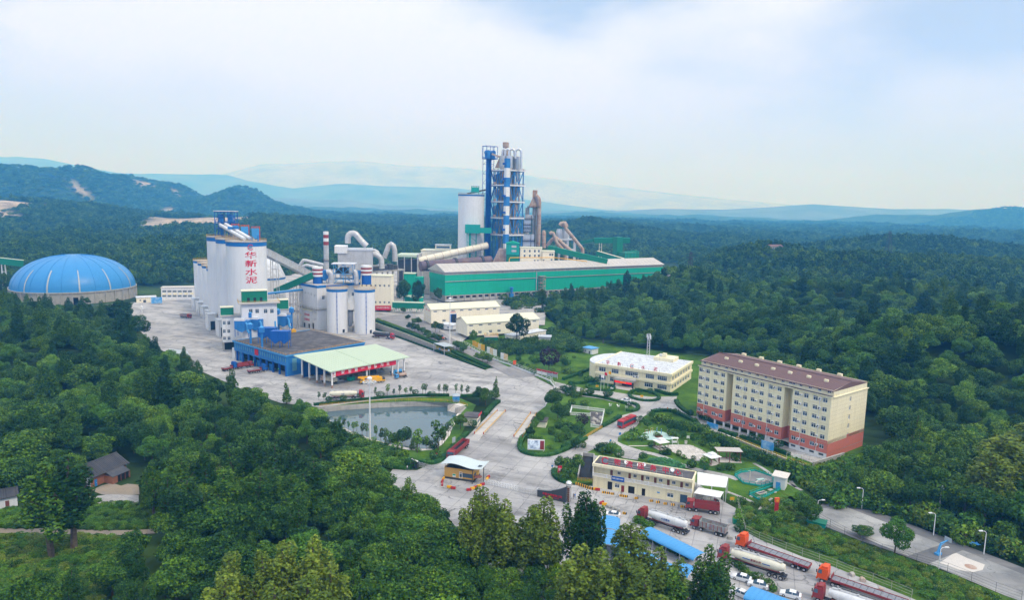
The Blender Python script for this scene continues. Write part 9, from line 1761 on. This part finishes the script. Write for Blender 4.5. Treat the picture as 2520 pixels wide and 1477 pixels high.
A,B=G(10,572,546),G(10,795,452);f=Frame(A,B);L=f.L;D=8.5;h=3.6;t=fthing('farmhouse','old brick farmhouse with dark tiled roof in the wood','house',f)
mb=MB();mb.wall(0,L,0,h,0,[(1.2,2.0,.0,2.1),(L*.45,L*.45+1.0,0,2.1),(L*.7,L*.7+1.2,.8,2.0)],.25);mb.box(0,L,D-.2,D,0,h);mb.add([(L,0,0),(L,D,0),(L,D,h),(L,D/2,h+2.3),(L,0,h)],[(0,1,2,3,4)]);mb.build('wall',M['brick'],t);mb=MB();mb.add([(-.02,0,0),(-.02,D,0),(-.02,D,h),(-.02,D/2,h+2.3),(-.02,0,h),(.2,0,0),(.2,D,0),(.2,D,h),(.2,D/2,h+2.3),(.2,0,h)],[(4,3,2,1,0),(5,6,7,8,9)]);mb.build('gable_wall',WPT,t)
for s,y0,y1 in((0,-.9,D/2),(1,D+.9,D/2)):
 mb=MB();zl=h-.25;zr_=h+2.45;mb.add([(-.5,y0,zl),(L+.5,y0,zl),(L+.5,y1,zr_),(-.5,y1,zr_),(-.5,y0,zl-.15),(L+.5,y0,zl-.15),(L+.5,y1,zr_-.15),(-.5,y1,zr_-.15)],[(0,1,2,3),(7,6,5,4),(0,4,5,1),(1,5,6,2),(3,7,4,0)]if s==0 else[(3,2,1,0),(4,5,6,7),(1,5,4,0),(2,6,5,1),(0,4,7,3)]);ro=mb.build('roof',M['tile_dark'],t)
 if s==0:
  for i in range(int((L+1)/.55)):
   mb=MB();x=-.45+i*.55;mb.bar((x,y0-.03,zl+.05),(x,y1,zr_+.05),.26,.1);mb.build('tile_row',M['tile_dark'],ro)
mb=MB();mb.bar((-.5,D/2,h+2.52),(L+.5,D/2,h+2.52),.3,.22);mb.build('ridge',M['tile_dark'],t)
mb=MB();mb.add([(L*.35,-3.6,2.3),(L*.85,-3.6,2.3),(L*.85,-.3,3.6),(L*.35,-.3,3.6),(L*.35,-3.6,2.18),(L*.85,-3.6,2.18),(L*.85,-.3,3.48),(L*.35,-.3,3.48)],[(0,1,2,3),(7,6,5,4),(0,4,5,1),(1,5,6,2),(3,7,4,0)]);mb.build('porch_roof',M['tile_dark'],t);mb=MB();mb.box(L*.36,L*.38,-3.4,0,0,2.3);mb.box(L*.38,L*.5,-3.4,-3.2,0,2.2);mb.box(L*.84,L*.86,-3.4,0,0,2.3);mb.build('porch_wall',M['brick'],t);mb=MB();[mb.bar((x,-3.3,0),(x,-3.3,2.2),.16)for x in(L*.6,L*.72)];mb.build('porch_post',M['wood'],t);mb=MB();mb.box(L*.38,L*.84,-3,-.2,.02,2.2);mb.build('porch_interior',DIN,t);door(t,1.6,-.02,0,.8,2.1,'blue');win(t,L*.7+.6,.15,.8,1.2,1.2)
A,B=G(10,-60,690),G(10,112,655);f=Frame(A,B);L=f.L;t=fthing('outbuilding','low whitewashed outbuilding with dark tiled roof at the left edge','house',f);mb=MB();mb.box(0,L,0,6,0,3.0);mb.build('wall',WPT,t);mb=MB();mb.prism([(-.6,2.9),(6.6,2.9),(6.6,3.05),(3,4.6),(-.6,3.05)],-.4,L+.4);ro=mb.build('roof',M['tile_dark'],t);[MB().bar((x,-.6,3.12),(x,3,4.66),.24,.08).build('tile_row',M['tile_dark'],ro)for x in np.arange(-.2,L+.3,.55)];mb=MB();mb.box(L*.55,L*.55+.9,-.05,.0,0,2);mb.build('door',M['wood'],t)
A,B=G(6,265,1165),G(6,415,1150);f=Frame(A,B);t=fthing('ruined_wall','broken grey concrete wall with tumbled slabs in the shrubs','ruin',f);h=ZT(A,6,265,1090);mb=MB();mb.prism([(0,0),(f.L,0),(f.L,h*1.1),(f.L*.4,h),(0,h*.5)],-.3,.3,'y');mb.build('wall',CON,t)
for i in range(6):mb=MB();mb.bar((-2.6+i*.5,-1,0),(-1.2+i*.45,.2,1.6-.1*i),.7,.12);mb.build('slab',M['stone'],t)
t=thing('wheel_track_kerb','dashed black and white kerb along the entrance road edge','kerb',G(6,650,1045));P=resample(gp([(6,640,1040),(6,760,1095),(6,860,1140),(6,1000,1205),(6,1200,1300)]),1.2);
for i,(a,b)in enumerate(zip(P,P[1:])):mb=MB();mb.bar(a+V3((0,0,.1)),b+V3((0,0,.1)),.3,.26);W(mb,'kerb_block',M['white_clean' if i%2 else 'dark_steel'],t)
# ---------------------------------------------------------------- garden and specimen trees
def ball(label,k,x,y,w_=3.2,h=3.2,m='topiary',group='clipped round garden trees',z=0.0):tree('round_tree',G(k,x,y,z),'ball',m,h,w_,label,'tree',group)
B7=[(18,462,'at the left end of the lower office lawn hedge'),(88,455,'second along the lower office lawn'),(215,485,'before the flag island, left'),(350,510,'before the flag island, right'),(275,385,'left of the entrance steps'),(605,470,'on the round island, left'),(685,470,'on the round island, right'),(885,635,'on the upper garden hedge'),(1000,650,'at the end of the curved hedge'),(1075,670,'left of the blue lake hoarding'),(1130,690,'right above the blue lake hoarding'),(520,580,'near the parked white car'),(690,660,'at the road bend beside the bus'),(605,705,'right of the bus'),(668,735,'left of the playground'),(845,750,'above the playground right end'),(895,760,'above the swing seat'),(945,770,'between the swing and the dormitory rail'),(940,820,'right of the swing seat'),(1035,855,'right of the litter bin'),(1110,1080,'before the white canopy'),(630,990,'behind the service centre roof'),(440,975,'behind the service centre left end'),(1430,980,'right of the pergola'),(1480,1000,'second right of the pergola'),(1480,835,'before the colonnade, left'),(1545,850,'before the colonnade, right'),(1690,900,'beside the right blue hoarding'),(1160,850,'above the plaza'),(1175,895,'at the plaza right edge'),(860,430,'left at the office corner'),(900,400,'at the office right corner'),(370,640,'beside the rock pool')]
for x,y,l_ in B7:ball(f'clipped round green tree {l_}',7,x,y,RU(2.8,3.9),RU(2.8,3.8))
ball('large bright clipped tree on the lawn behind the ramp',7,385,945,4.0,5.0,'bright',None)
for x,y,l_ in((150,735,'in the rock pool terrace'),):ball('round dark purple-leaved tree '+l_,7,x,y,5.6,6.0,'purple',None)
ball('big dark purple-leaved tree in the park lawn',5,1625,985,10.5,12.5,'purple',None)
for x,y,l_ in((1780,935,'in the park, left of a pair'),(1830,950,'in the park, right of a pair'),(1510,910,'in the park behind the purple tree'),(1465,920,'in the park left of the purple tree'),(1965,1080,'in the park corner hedge'),(2055,1130,'at the park corner by the flags'),(1860,1225,'on the lawn above the rail'),(2075,1270,'on the lawn by the road'),(2270,1295,'on the lawn by the flags'),(1780,1240,'at the lawn corner by the guard rail'),(1705,1280,'second at the lawn corner by the guard rail'),(1640,1300,'third at the lawn corner by the guard rail'),(1285,900,'at the park fence by the hazard sign')):ball(f'clipped round green tree {l_}',5,x,y,RU(3.6,4.8),RU(3.4,4.6))
for x,y,l_ in((590,215,'at the pond hedge, left of the kiosk gap'),(915,195,'at the pond hedge, middle'),(410,225,'at the pond hedge beside the tanker cab'),(255,255,'at the pond hedge beside the tanker tail'),(120,262,'at the pond hedge, far left'),(1065,205,'at the pond hedge, near the kiosk'),(1435,495,'beside the pond-side weighing hut'),(870,860,'at the left gate wall')):ball(f'round green shrub {l_}',6,x,y,RU(3,4.4),RU(2.6,3.6),'topiary','round shrubs by the pond')

SP=[(28,240),(75,240),(540,205),(655,195),(710,200),(770,185),(825,190),(870,180),(982,175),(1008,185),(1133,190),(1178,190),(1200,188),(1283,190),(1337,195),(1388,200)]
for i,(x,y)in enumerate(SP):tree('sapling',G(6,x,y),'sapling',random.choice(['mid','bright','dark']),RU(3.4,5.6),RU(1.8,3.0),'slim young tree in the row between cement yard and pond','tree','young trees between cement yard and pond')
SN=[(180,465,2.6),(215,490,4.5),(240,495,2.5),(262,495,4),(300,520,4),(345,530,4.2),(375,510,3.6),(425,565,5),(468,565,5),(552,590,5),(597,615,5),(635,615,5),(640,640,3.5),(685,640,5),(760,655,6),(880,695,3.5),(930,720,9),(950,690,5),(1015,690,5),(1125,700,11),(1160,660,6),(1180,640,6),(1215,575,6),(1240,530,5.5),(1280,480,4.5)]
for i,(x,y,h)in enumerate(SN):tree('sapling',G(6,x,y),'sapling',random.choice(['mid','dark','mid','bright']),h,h*RU(.42,.62),'slim young tree on the near bank of the pond' if h<8 else('tall slim tree at the near pond corner, left one' if x<1000 else 'tall slim tree at the near pond corner, right one'),'tree','young trees on the near pond bank' if h<8 else None)

tree('conifer',G(6,1648,222),'cone','mid',10,5.2,'pointed conifer at the road corner above the weighbridge','tree');tree('conifer',G(4,765,1005),'cone','dark',10,5,'dark layered conifer at the left end of the pond hedge','tree');tree('conifer',G(7,1965,935,0),'cone','dark',4,3.5,'dark small conifer at the dormitory corner','tree')
tree('broadleaf_tree',G(5,1268,690,2),'broad','dark',19,15,'lone dark spreading tree before the second workshop','tree')
for x,y,h,w_,k,m,l_ in((1505,250,7,7,6,'dark','dark bushy tree behind the pond-side weighing hut, left'),(1560,280,7.5,7,6,'dark','dark bushy tree behind the pond-side weighing hut, right'),(1330,500,6,6,6,'mid','green bushy tree at the pond right corner'),(2170,330,9,8,6,'mid','green bushy tree behind the right weighing hut, upper'),(2220,420,8,7,6,'mid','green bushy tree behind the right weighing hut, lower'),(2060,470,6,5,6,'bright','bright feathery tree beside the right weighing hut'),(2010,520,5,4,6,'bright','small bright tree in front of the right weighing hut'),(1970,585,4.5,4,6,'dark','dark shrub tree left of the screen'),(2420,520,4,4,6,'bright','bright shrub tree on the screen lawn, right'),(2290,560,4,4,6,'bright','bright shrub tree on the screen lawn, middle'),(2230,610,3.6,4,6,'dark','dark shrub on the screen lawn'),(2385,690,4.5,3.6,6,'dark','small tree at the road edge above the underpass'),(770,660,4,3.6,5,'mid','upright green tree below the fuel station'),(370,560,7,6,5,'dark','dark dense tree left of the store shed'),(420,565,6,5.5,5,'dark','dark dense tree beside the store shed'),(790,700,9,5.5,5,'bright','bright upright tree left of the fuel station'),(400,240,13,9,5,'mid','tall pale tree at the green hall corner'),(60,180,13,10,5,'dark','dark tree left of the green tanks'),(200,190,15,11,5,'dark','dark tree behind the green tanks')):
 z=TZ if k==5 and y<620 else(2 if k==5 else 0);tree('broadleaf_tree',G(k,x,y,z),'broad',m,h,w_,l_,'tree')
for x,y,h in((15,360),(70,440),(145,490),(185,490),(90,545),(145,570),(190,580),(230,600),(280,640),(310,655),(360,665),(410,690),(605,760),(645,775),(680,805),(830,880),(890,905),(945,915))and[(a,b,4.5+random.random()*2)for a,b in((15,360),(70,440),(145,490),(185,490),(90,545),(145,570),(190,580),(230,600),(280,640),(310,655),(360,665),(410,690),(605,760),(645,775),(680,805),(830,880),(890,905),(945,915))]:
 big_=x>900;tree('roadside_tree',G(5,x,y,max(0,4-(y-360)*.0068)),'broad','mid' if big_ else random.choice(['dark','mid']),6 if big_ else h,6 if big_ else h*.95,'round green tree at the lower end of the upper road' if big_ else 'small round roadside tree on the upper road above the wall','tree',None if big_ else 'small trees along the upper road')

def bushes(label,k,pts,m,h=(1.6,3),group=None,z=0.0):
 for x,y in pts:hh=RU(*h);tree('bush',G(k,x,y,z),'bush',random.choice(m),hh,hh*RU(1.2,1.7),label,'bush',group or label)
bushes('leafy bush in the lower garden by the plaza',7,[(700,880),(790,940),(840,940),(905,950),(957,975),(1030,985),(1100,1020),(1190,900),(640,830),(860,800),(730,800),(1000,1040),(1320,1060),(1240,1060),(1360,990),(560,790),(530,820),(1090,870)],['mid','dark','bright'],(1.5,3.2))
bushes('leafy bush in the thicket below the dormitory railing',7,[(1120+i*42+RU(-10,10),790+i*19+RU(-12,22))for i in range(20)]+[(1150+i*55,830+i*24)for i in range(6)]+[(740+i*40,690+i*9)for i in range(10)],['dark','mid','dark'],(2.4,4.2))
bushes('leafy bush on the lawn behind the right weighing hut',6,[(2130+RU(0,330),430+RU(0,260))for _ in range(16)]+[(1990,620),(2060,600)],['bright','mid','dark'],(1.4,3.2))
bushes('leafy bush in the park beside the purple tree',5,[(1300+RU(0,620),800+RU(0,240))for _ in range(30)],['dark','mid','mid','bright'],(1.6,4))
bushes('leafy bush between fuel station and park',5,[(900+RU(0,800),700+RU(-20,120))for _ in range(22)],['dark','dark','mid'],(2.4,5),z=1.5)
bushes('leafy bush on the lawn slope before the office park',6,[(2200+RU(0,300),130+RU(0,260))for _ in range(14)],['mid','dark'],(1.4,3))
bushes('leafy bush on the near pond lawn',6,[(120+RU(0,1000),560+RU(0,260))for _ in range(32)],['dark','mid','mid','bright'],(1.4,3.6))
bushes('leafy bush in the underpass lawn',6,[(2240+RU(0,160),790+RU(0,180))for _ in range(14)],['dark','mid'],(1.4,3));bushes('leafy bush around the ramp head',7,[(40+RU(0,110),960+RU(0,90))for _ in range(10)]+[(270+RU(0,120),900+RU(0,60))for _ in range(8)],['dark','mid'],(1.6,3.2))
bushes('leafy bush in the thicket between dormitory and courts',12,[(1180+RU(0,520),1130+RU(0,190))for _ in range(36)],['dark','mid','mid','bright'],(3,6));bushes('leafy bush on the far bank of the courts',9,[(620+i*62+RU(-30,30),610+i*22+RU(-90,30))for i in range(26)]+[(900+i*62+RU(-30,30),560+i*20+RU(-90,60))for i in range(20)],['dark','mid','mid','bright','olive'],(2.6,5))
for lab,k,x,y,h,w_,m in(('round leafy tree standing on the court edge',9,1010,1085,10,8.4,'bright'),('dense dark tree at the court near corner',9,250,810,7.5,8.5,'mid'),('red-brown bush beside the court tree',9,740,935,3,6,'dark')):tree('broadleaf_tree',G(k,x,y),'broad',m,h,w_,lab,'tree')
bushes('leafy bush beside the path below the settling pits',8,[(1500+RU(0,480),660+RU(0,260))for _ in range(20)],['mid','bright','dark'],(1.2,2.8))
bushes('leafy bush along the planting strip of the car park',8,[(640+i*24,812+i*11)for i in range(5)]+[(720+i*45,950+i*22)for i in range(9)]+[(1480+i*40,1190+i*26)for i in range(9)],['bright','mid'],(1.2,2.4))

PT=[('tall dark poplar at the right edge of the foreground group',8,215,520,24,8,'dark'),('tall dark poplar beside the blue carports',8,280,600,21,7,'dark'),('tall dark poplar behind the sign wall trees',8,150,610,21,8,'dark')]
PT+=[('olive foreground poplar with the highest tip by the gate',6,1548,1012,23,7.5,'olive'),('olive foreground poplar left of the highest tip',6,1440,1120,21,7,'olive'),('olive foreground poplar right of the highest tip',6,1745,1130,21,8,'olive'),('olive foreground poplar before the sign wall, left',6,1660,1170,20,7,'olive'),('olive foreground poplar before the sign wall, middle',6,2095,1115,22,8,'olive'),('olive foreground poplar before the sign wall, right',6,1990,1190,20,8,'olive'),('olive poplar before the blue carports, left',8,600,800,20,9,'olive'),('olive poplar before the blue carports, lower left',8,520,1030,20,9,'olive'),('olive poplar before the long carport middle',8,840,1010,19,9,'olive'),('olive poplar in the bottom centre',8,320,1010,21,9,'olive'),('olive poplar in the bottom centre left',8,130,1000,21,9,'olive'),('olive poplar at the bottom beside the carport with slats',8,960,1190,18,9,'mid'),('green poplar at the bottom between carports and white cars',8,1270,985,19,8,'mid'),('green poplar at the bottom left of the white cars',8,1350,1130,18,7,'mid'),('olive poplar at the bottom under the carports',8,700,1220,19,9,'olive')]
FG=[(1010,1235,11),(1060,1280,11),(1110,1300,11),(1090,1345,10),(1040,1400,9),(1120,1390,9),(1165,1330,10),(1215,1320,9),(1260,1335,9),(1310,1330,9),(1350,1325,9),(1190,1395,8),(1250,1400,8),(1310,1395,8),(1370,1390,8),(1430,1390,8),(1150,1440,7),(1230,1450,7),(1300,1450,7),(1370,1450,7),(1440,1445,7),(1500,1410,8),(1560,1420,8),(1620,1430,8),(1500,1460,7),(1580,1465,7),(1660,1470,7),(1690,1440,7)]
for x,y,h in FG:P=tree_top(0,x,y,h,-.05);tree('broadleaf_tree',P,'broad',random.choice(['dark','mid','mid']),h,h*1.05,'leafy low tree among the foreground poplars below the gate road','tree','low trees among the foreground poplars')
PT+=[('yellow-olive poplar in the bottom left group, tallest tip',10,1770,862,22,8,'olive'),('yellow-olive poplar in the bottom left group, right tip',10,1960,850,22,8,'olive'),('yellow-olive poplar in the bottom left group, left tip',10,1430,935,21,7,'olive'),('yellow-olive poplar in the bottom left group, inner left',10,1650,935,21,7,'olive'),('yellow-olive poplar in the bottom left group, far right',10,2085,1000,20,7,'olive'),('yellow-olive poplar in the bottom left group, lower left',10,1400,1080,20,8,'olive'),('yellow-olive poplar in the bottom left group, lower middle',10,1700,1130,20,9,'olive'),('yellow-olive poplar in the bottom left group, lower right',10,1930,1090,20,9,'olive')]
PT+=[('big dark tree standing alone before the farmhouse, left half',10,280,345,25,12,'dark'),('big dark tree standing alone before the farmhouse, right half',10,420,325,25,12,'dark'),('slim dark poplar right of the farm yard',10,950,360,18,6,'dark')]
PT+=[(f'dark poplar in the big grove right of the farm yard, {l_}',10,x,y,h,9,'dark')for x,y,h,l_ in((1130,320,18,'at its left shoulder'),(1280,300,18,'second from the left'),(1440,260,18,'left of its peak'),(1580,225,18,'at its peak'),(1720,250,18,'right of its peak'),(1860,280,18,'second from the right'),(1970,350,17,'at its right shoulder'),(1180,470,17,'in front at left'),(1400,420,18,'in front at centre left'),(1620,400,18,'in front at centre right'),(1830,440,17,'in front at right'))]
PT+=[('huge olive willow-like tree at the right edge, tallest',9,1990,30,24,14,'olive'),('huge olive willow-like tree at the right edge, outer',9,2130,-60,26,15,'olive'),('olive tree below the huge right edge tree',9,1860,190,20,11,'olive'),('tall green poplar on the slope beyond the courts',9,1325,120,17,9,'mid'),('dark green poplar beside the tall one beyond the courts',9,1230,330,12,8,'dark')]
for lab,k,x,y,h,w_,m in PT:P=tree_top(k,x,y,h);tree('poplar',P,'poplar',m,h,w_*(1.35 if m=='olive' else 1.15),lab,'tree')

for i,(x,y)in enumerate(((1365,1215),(1545,1205),(1640,1235),(1760,1215),(1905,1150),(1965,1140),(2025,1165),(2080,1120),(2130,1140),(2240,1055),(2340,1040),(1840,1190))):P=tree_top(3,x,y,17,TZ);tree('poplar',P,'poplar',random.choice(['mid','dark']),17,10.5,'tall poplar in the row before the green hall','tree','poplars before the green hall')
for i,(x,y)in enumerate(((85,235),(210,220),(365,240),(430,255),(520,240),(560,270),(640,230),(690,255),(760,240),(810,275))):P=tree_top(12,x+(0 if i else 0),y,14);tree('poplar',P,'poplar',random.choice(['mid','dark','mid']),14,6.5,'tall poplar in the row behind the office and dormitory','tree','poplars behind the office')
for lab,k,x,y,h,w_ in(('dark tree before the sheds left of the green hall, left',3,130,1150,24,13),('dark tree before the sheds left of the green hall, middle',3,270,1140,24,13),('dark tree before the sheds left of the green hall, right',3,385,1150,24,13),('huge dark spreading tree at the left yard edge, upper',0,292,737,19,19),('huge dark spreading tree at the left yard edge, lower',0,335,775,16,15),('dark tree in front of the blue dome left side',0,8,672,20,16),('dark tree in front of the blue dome base',0,175,760,9,9),('dark small tree before the dome doorway',1,800,1355,7,5.5)):P=tree_top(k,x,y,h,0);tree('broadleaf_tree',P,'broad','dark',h,w_,lab,'tree')
for i,(x,y,h)in enumerate(((1430,1345,16),(1490,1385,14),(1300,1400,12),(1790,1160,10))):pass

def cover(name,label,poly,n,hs,m,seed,z=0.0):
 r=np.random.default_rng(seed);xs_=[p[0]for p in poly];ys_=[p[1]for p in poly];pts=[]
 x=r.uniform(min(xs_),max(xs_),n*3);y=r.uniform(min(ys_),max(ys_),n*3);k=poly_sd(poly,x,y)<-.4;x,y=x[k][:n],y[k][:n];zz_=T(x,y)
 pts=[(a,b,max(c,z)-.1,s,s*1.3,q)for a,b,c,s,q in zip(x,y,zz_,r.uniform(*hs,len(x)),r.integers(0,len(m),len(x)))]
 src=[]
 for mm in m:
  for o in bpy.data.objects:
   if o.name.startswith('crown')and o.data is PROTO[('bush',mm)][0][0]:src.append(o);break
 if len(src)==len(m):scatter_stuff(name,pts,src,label)
WEED=gp([(10,380,760),(10,520,620),(10,900,640),(10,950,800),(10,700,815),(10,430,810)]);cover('meadow_weeds','bright weeds on the left meadow by the outbuilding',gp([(10,-200,700),(10,120,670),(10,400,640),(10,420,800),(10,-200,805)]),300,(.25,.6),['bright','mid'],61);cover('meadow_weeds','bright weeds on the meadow below the farmhouse',WEED,320,(.25,.55),['bright','mid'],51)
cover('undergrowth','bright undergrowth along the lower left foreground',gp([(10,-250,845),(10,500,850),(10,820,850),(10,830,950),(10,640,1300),(10,-250,1300)]),1300,(.2,.75),['bright','mid','olive'],52);cover('undergrowth','dense undergrowth between the track and the gate road',gp([(6,-60,1120),(6,60,1000),(6,220,900),(6,600,900),(6,640,1060),(6,860,1160),(6,1180,1310),(6,1150,1500),(6,300,1500)]),700,(.5,1.4),['mid','dark','bright'],53)
cover('verge_weeds','rough grass and weeds on the verge between car park and courts',gp([(8,1500,650),(7,1800,1290),(9,0,560),(9,330,860),(9,1300,1200),(9,2000,1480),(9,1500,1560),(9,900,1290),(9,400,1080),(8,1580,880)]),900,(.2,.6),['bright','mid','olive'],54)
cover('undergrowth','undergrowth filling the slope between dormitory and courts',gp([(12,1180,1120),(12,1480,1060),(12,1780,960),(12,2100,1080),(12,2520,1200),(12,2520,1330),(12,1900,1290),(12,1560,1240),(12,1330,1290)]),700,(.7,1.7),['mid','dark','bright','olive'],55)
cover('undergrowth','undergrowth on the pond side slope near the track',gp([(6,-40,420),(6,90,450),(6,300,560),(6,500,640),(6,700,700),(6,820,760),(6,860,850),(6,700,860),(6,300,850),(6,-40,700)]),420,(.4,1.1),['mid','bright','dark'],56)
cover('undergrowth','undergrowth under the trees between upper road, park and hall',gp([(5,900,720),(5,1200,700),(5,1660,560),(5,1900,640),(5,2000,740),(5,1960,800),(5,1350,800),(5,1100,860)]),380,(.8,1.9),['dark','mid'],57,1.0);cover('undergrowth','dark undergrowth at the foot of the green hall poplars',gp([(3,1000,1340),(3,1400,1260),(3,1700,1230),(3,2200,1150),(3,2330,1170),(3,2330,1350),(3,1500,1480),(3,1100,1440)]),420,(1.2,2.8),['dark','mid'],58,3.5)
# ---------------------------------------------------------------- air
def haze():
 mb=MB();mb.box(-21000,21000,-200,21500,-9,1180);m=bpy.data.materials.new('haze_air');m.use_nodes=True;t=m.node_tree;t.nodes.clear()
 o=t.nodes.new('ShaderNodeOutputMaterial');v=t.nodes.new('ShaderNodeVolumePrincipled');v.inputs['Color'].default_value=(*HAZE_COL,1);v.inputs['Density'].default_value=HAZE_DENS
 v.inputs['Absorption Color'].default_value=(1,1,1,1);v.inputs['Anisotropy'].default_value=0.0;t.links.new(v.outputs[0],o.inputs['Volume'])
 h=mb.build('haze',m);tag(h,kind='stuff')
haze()
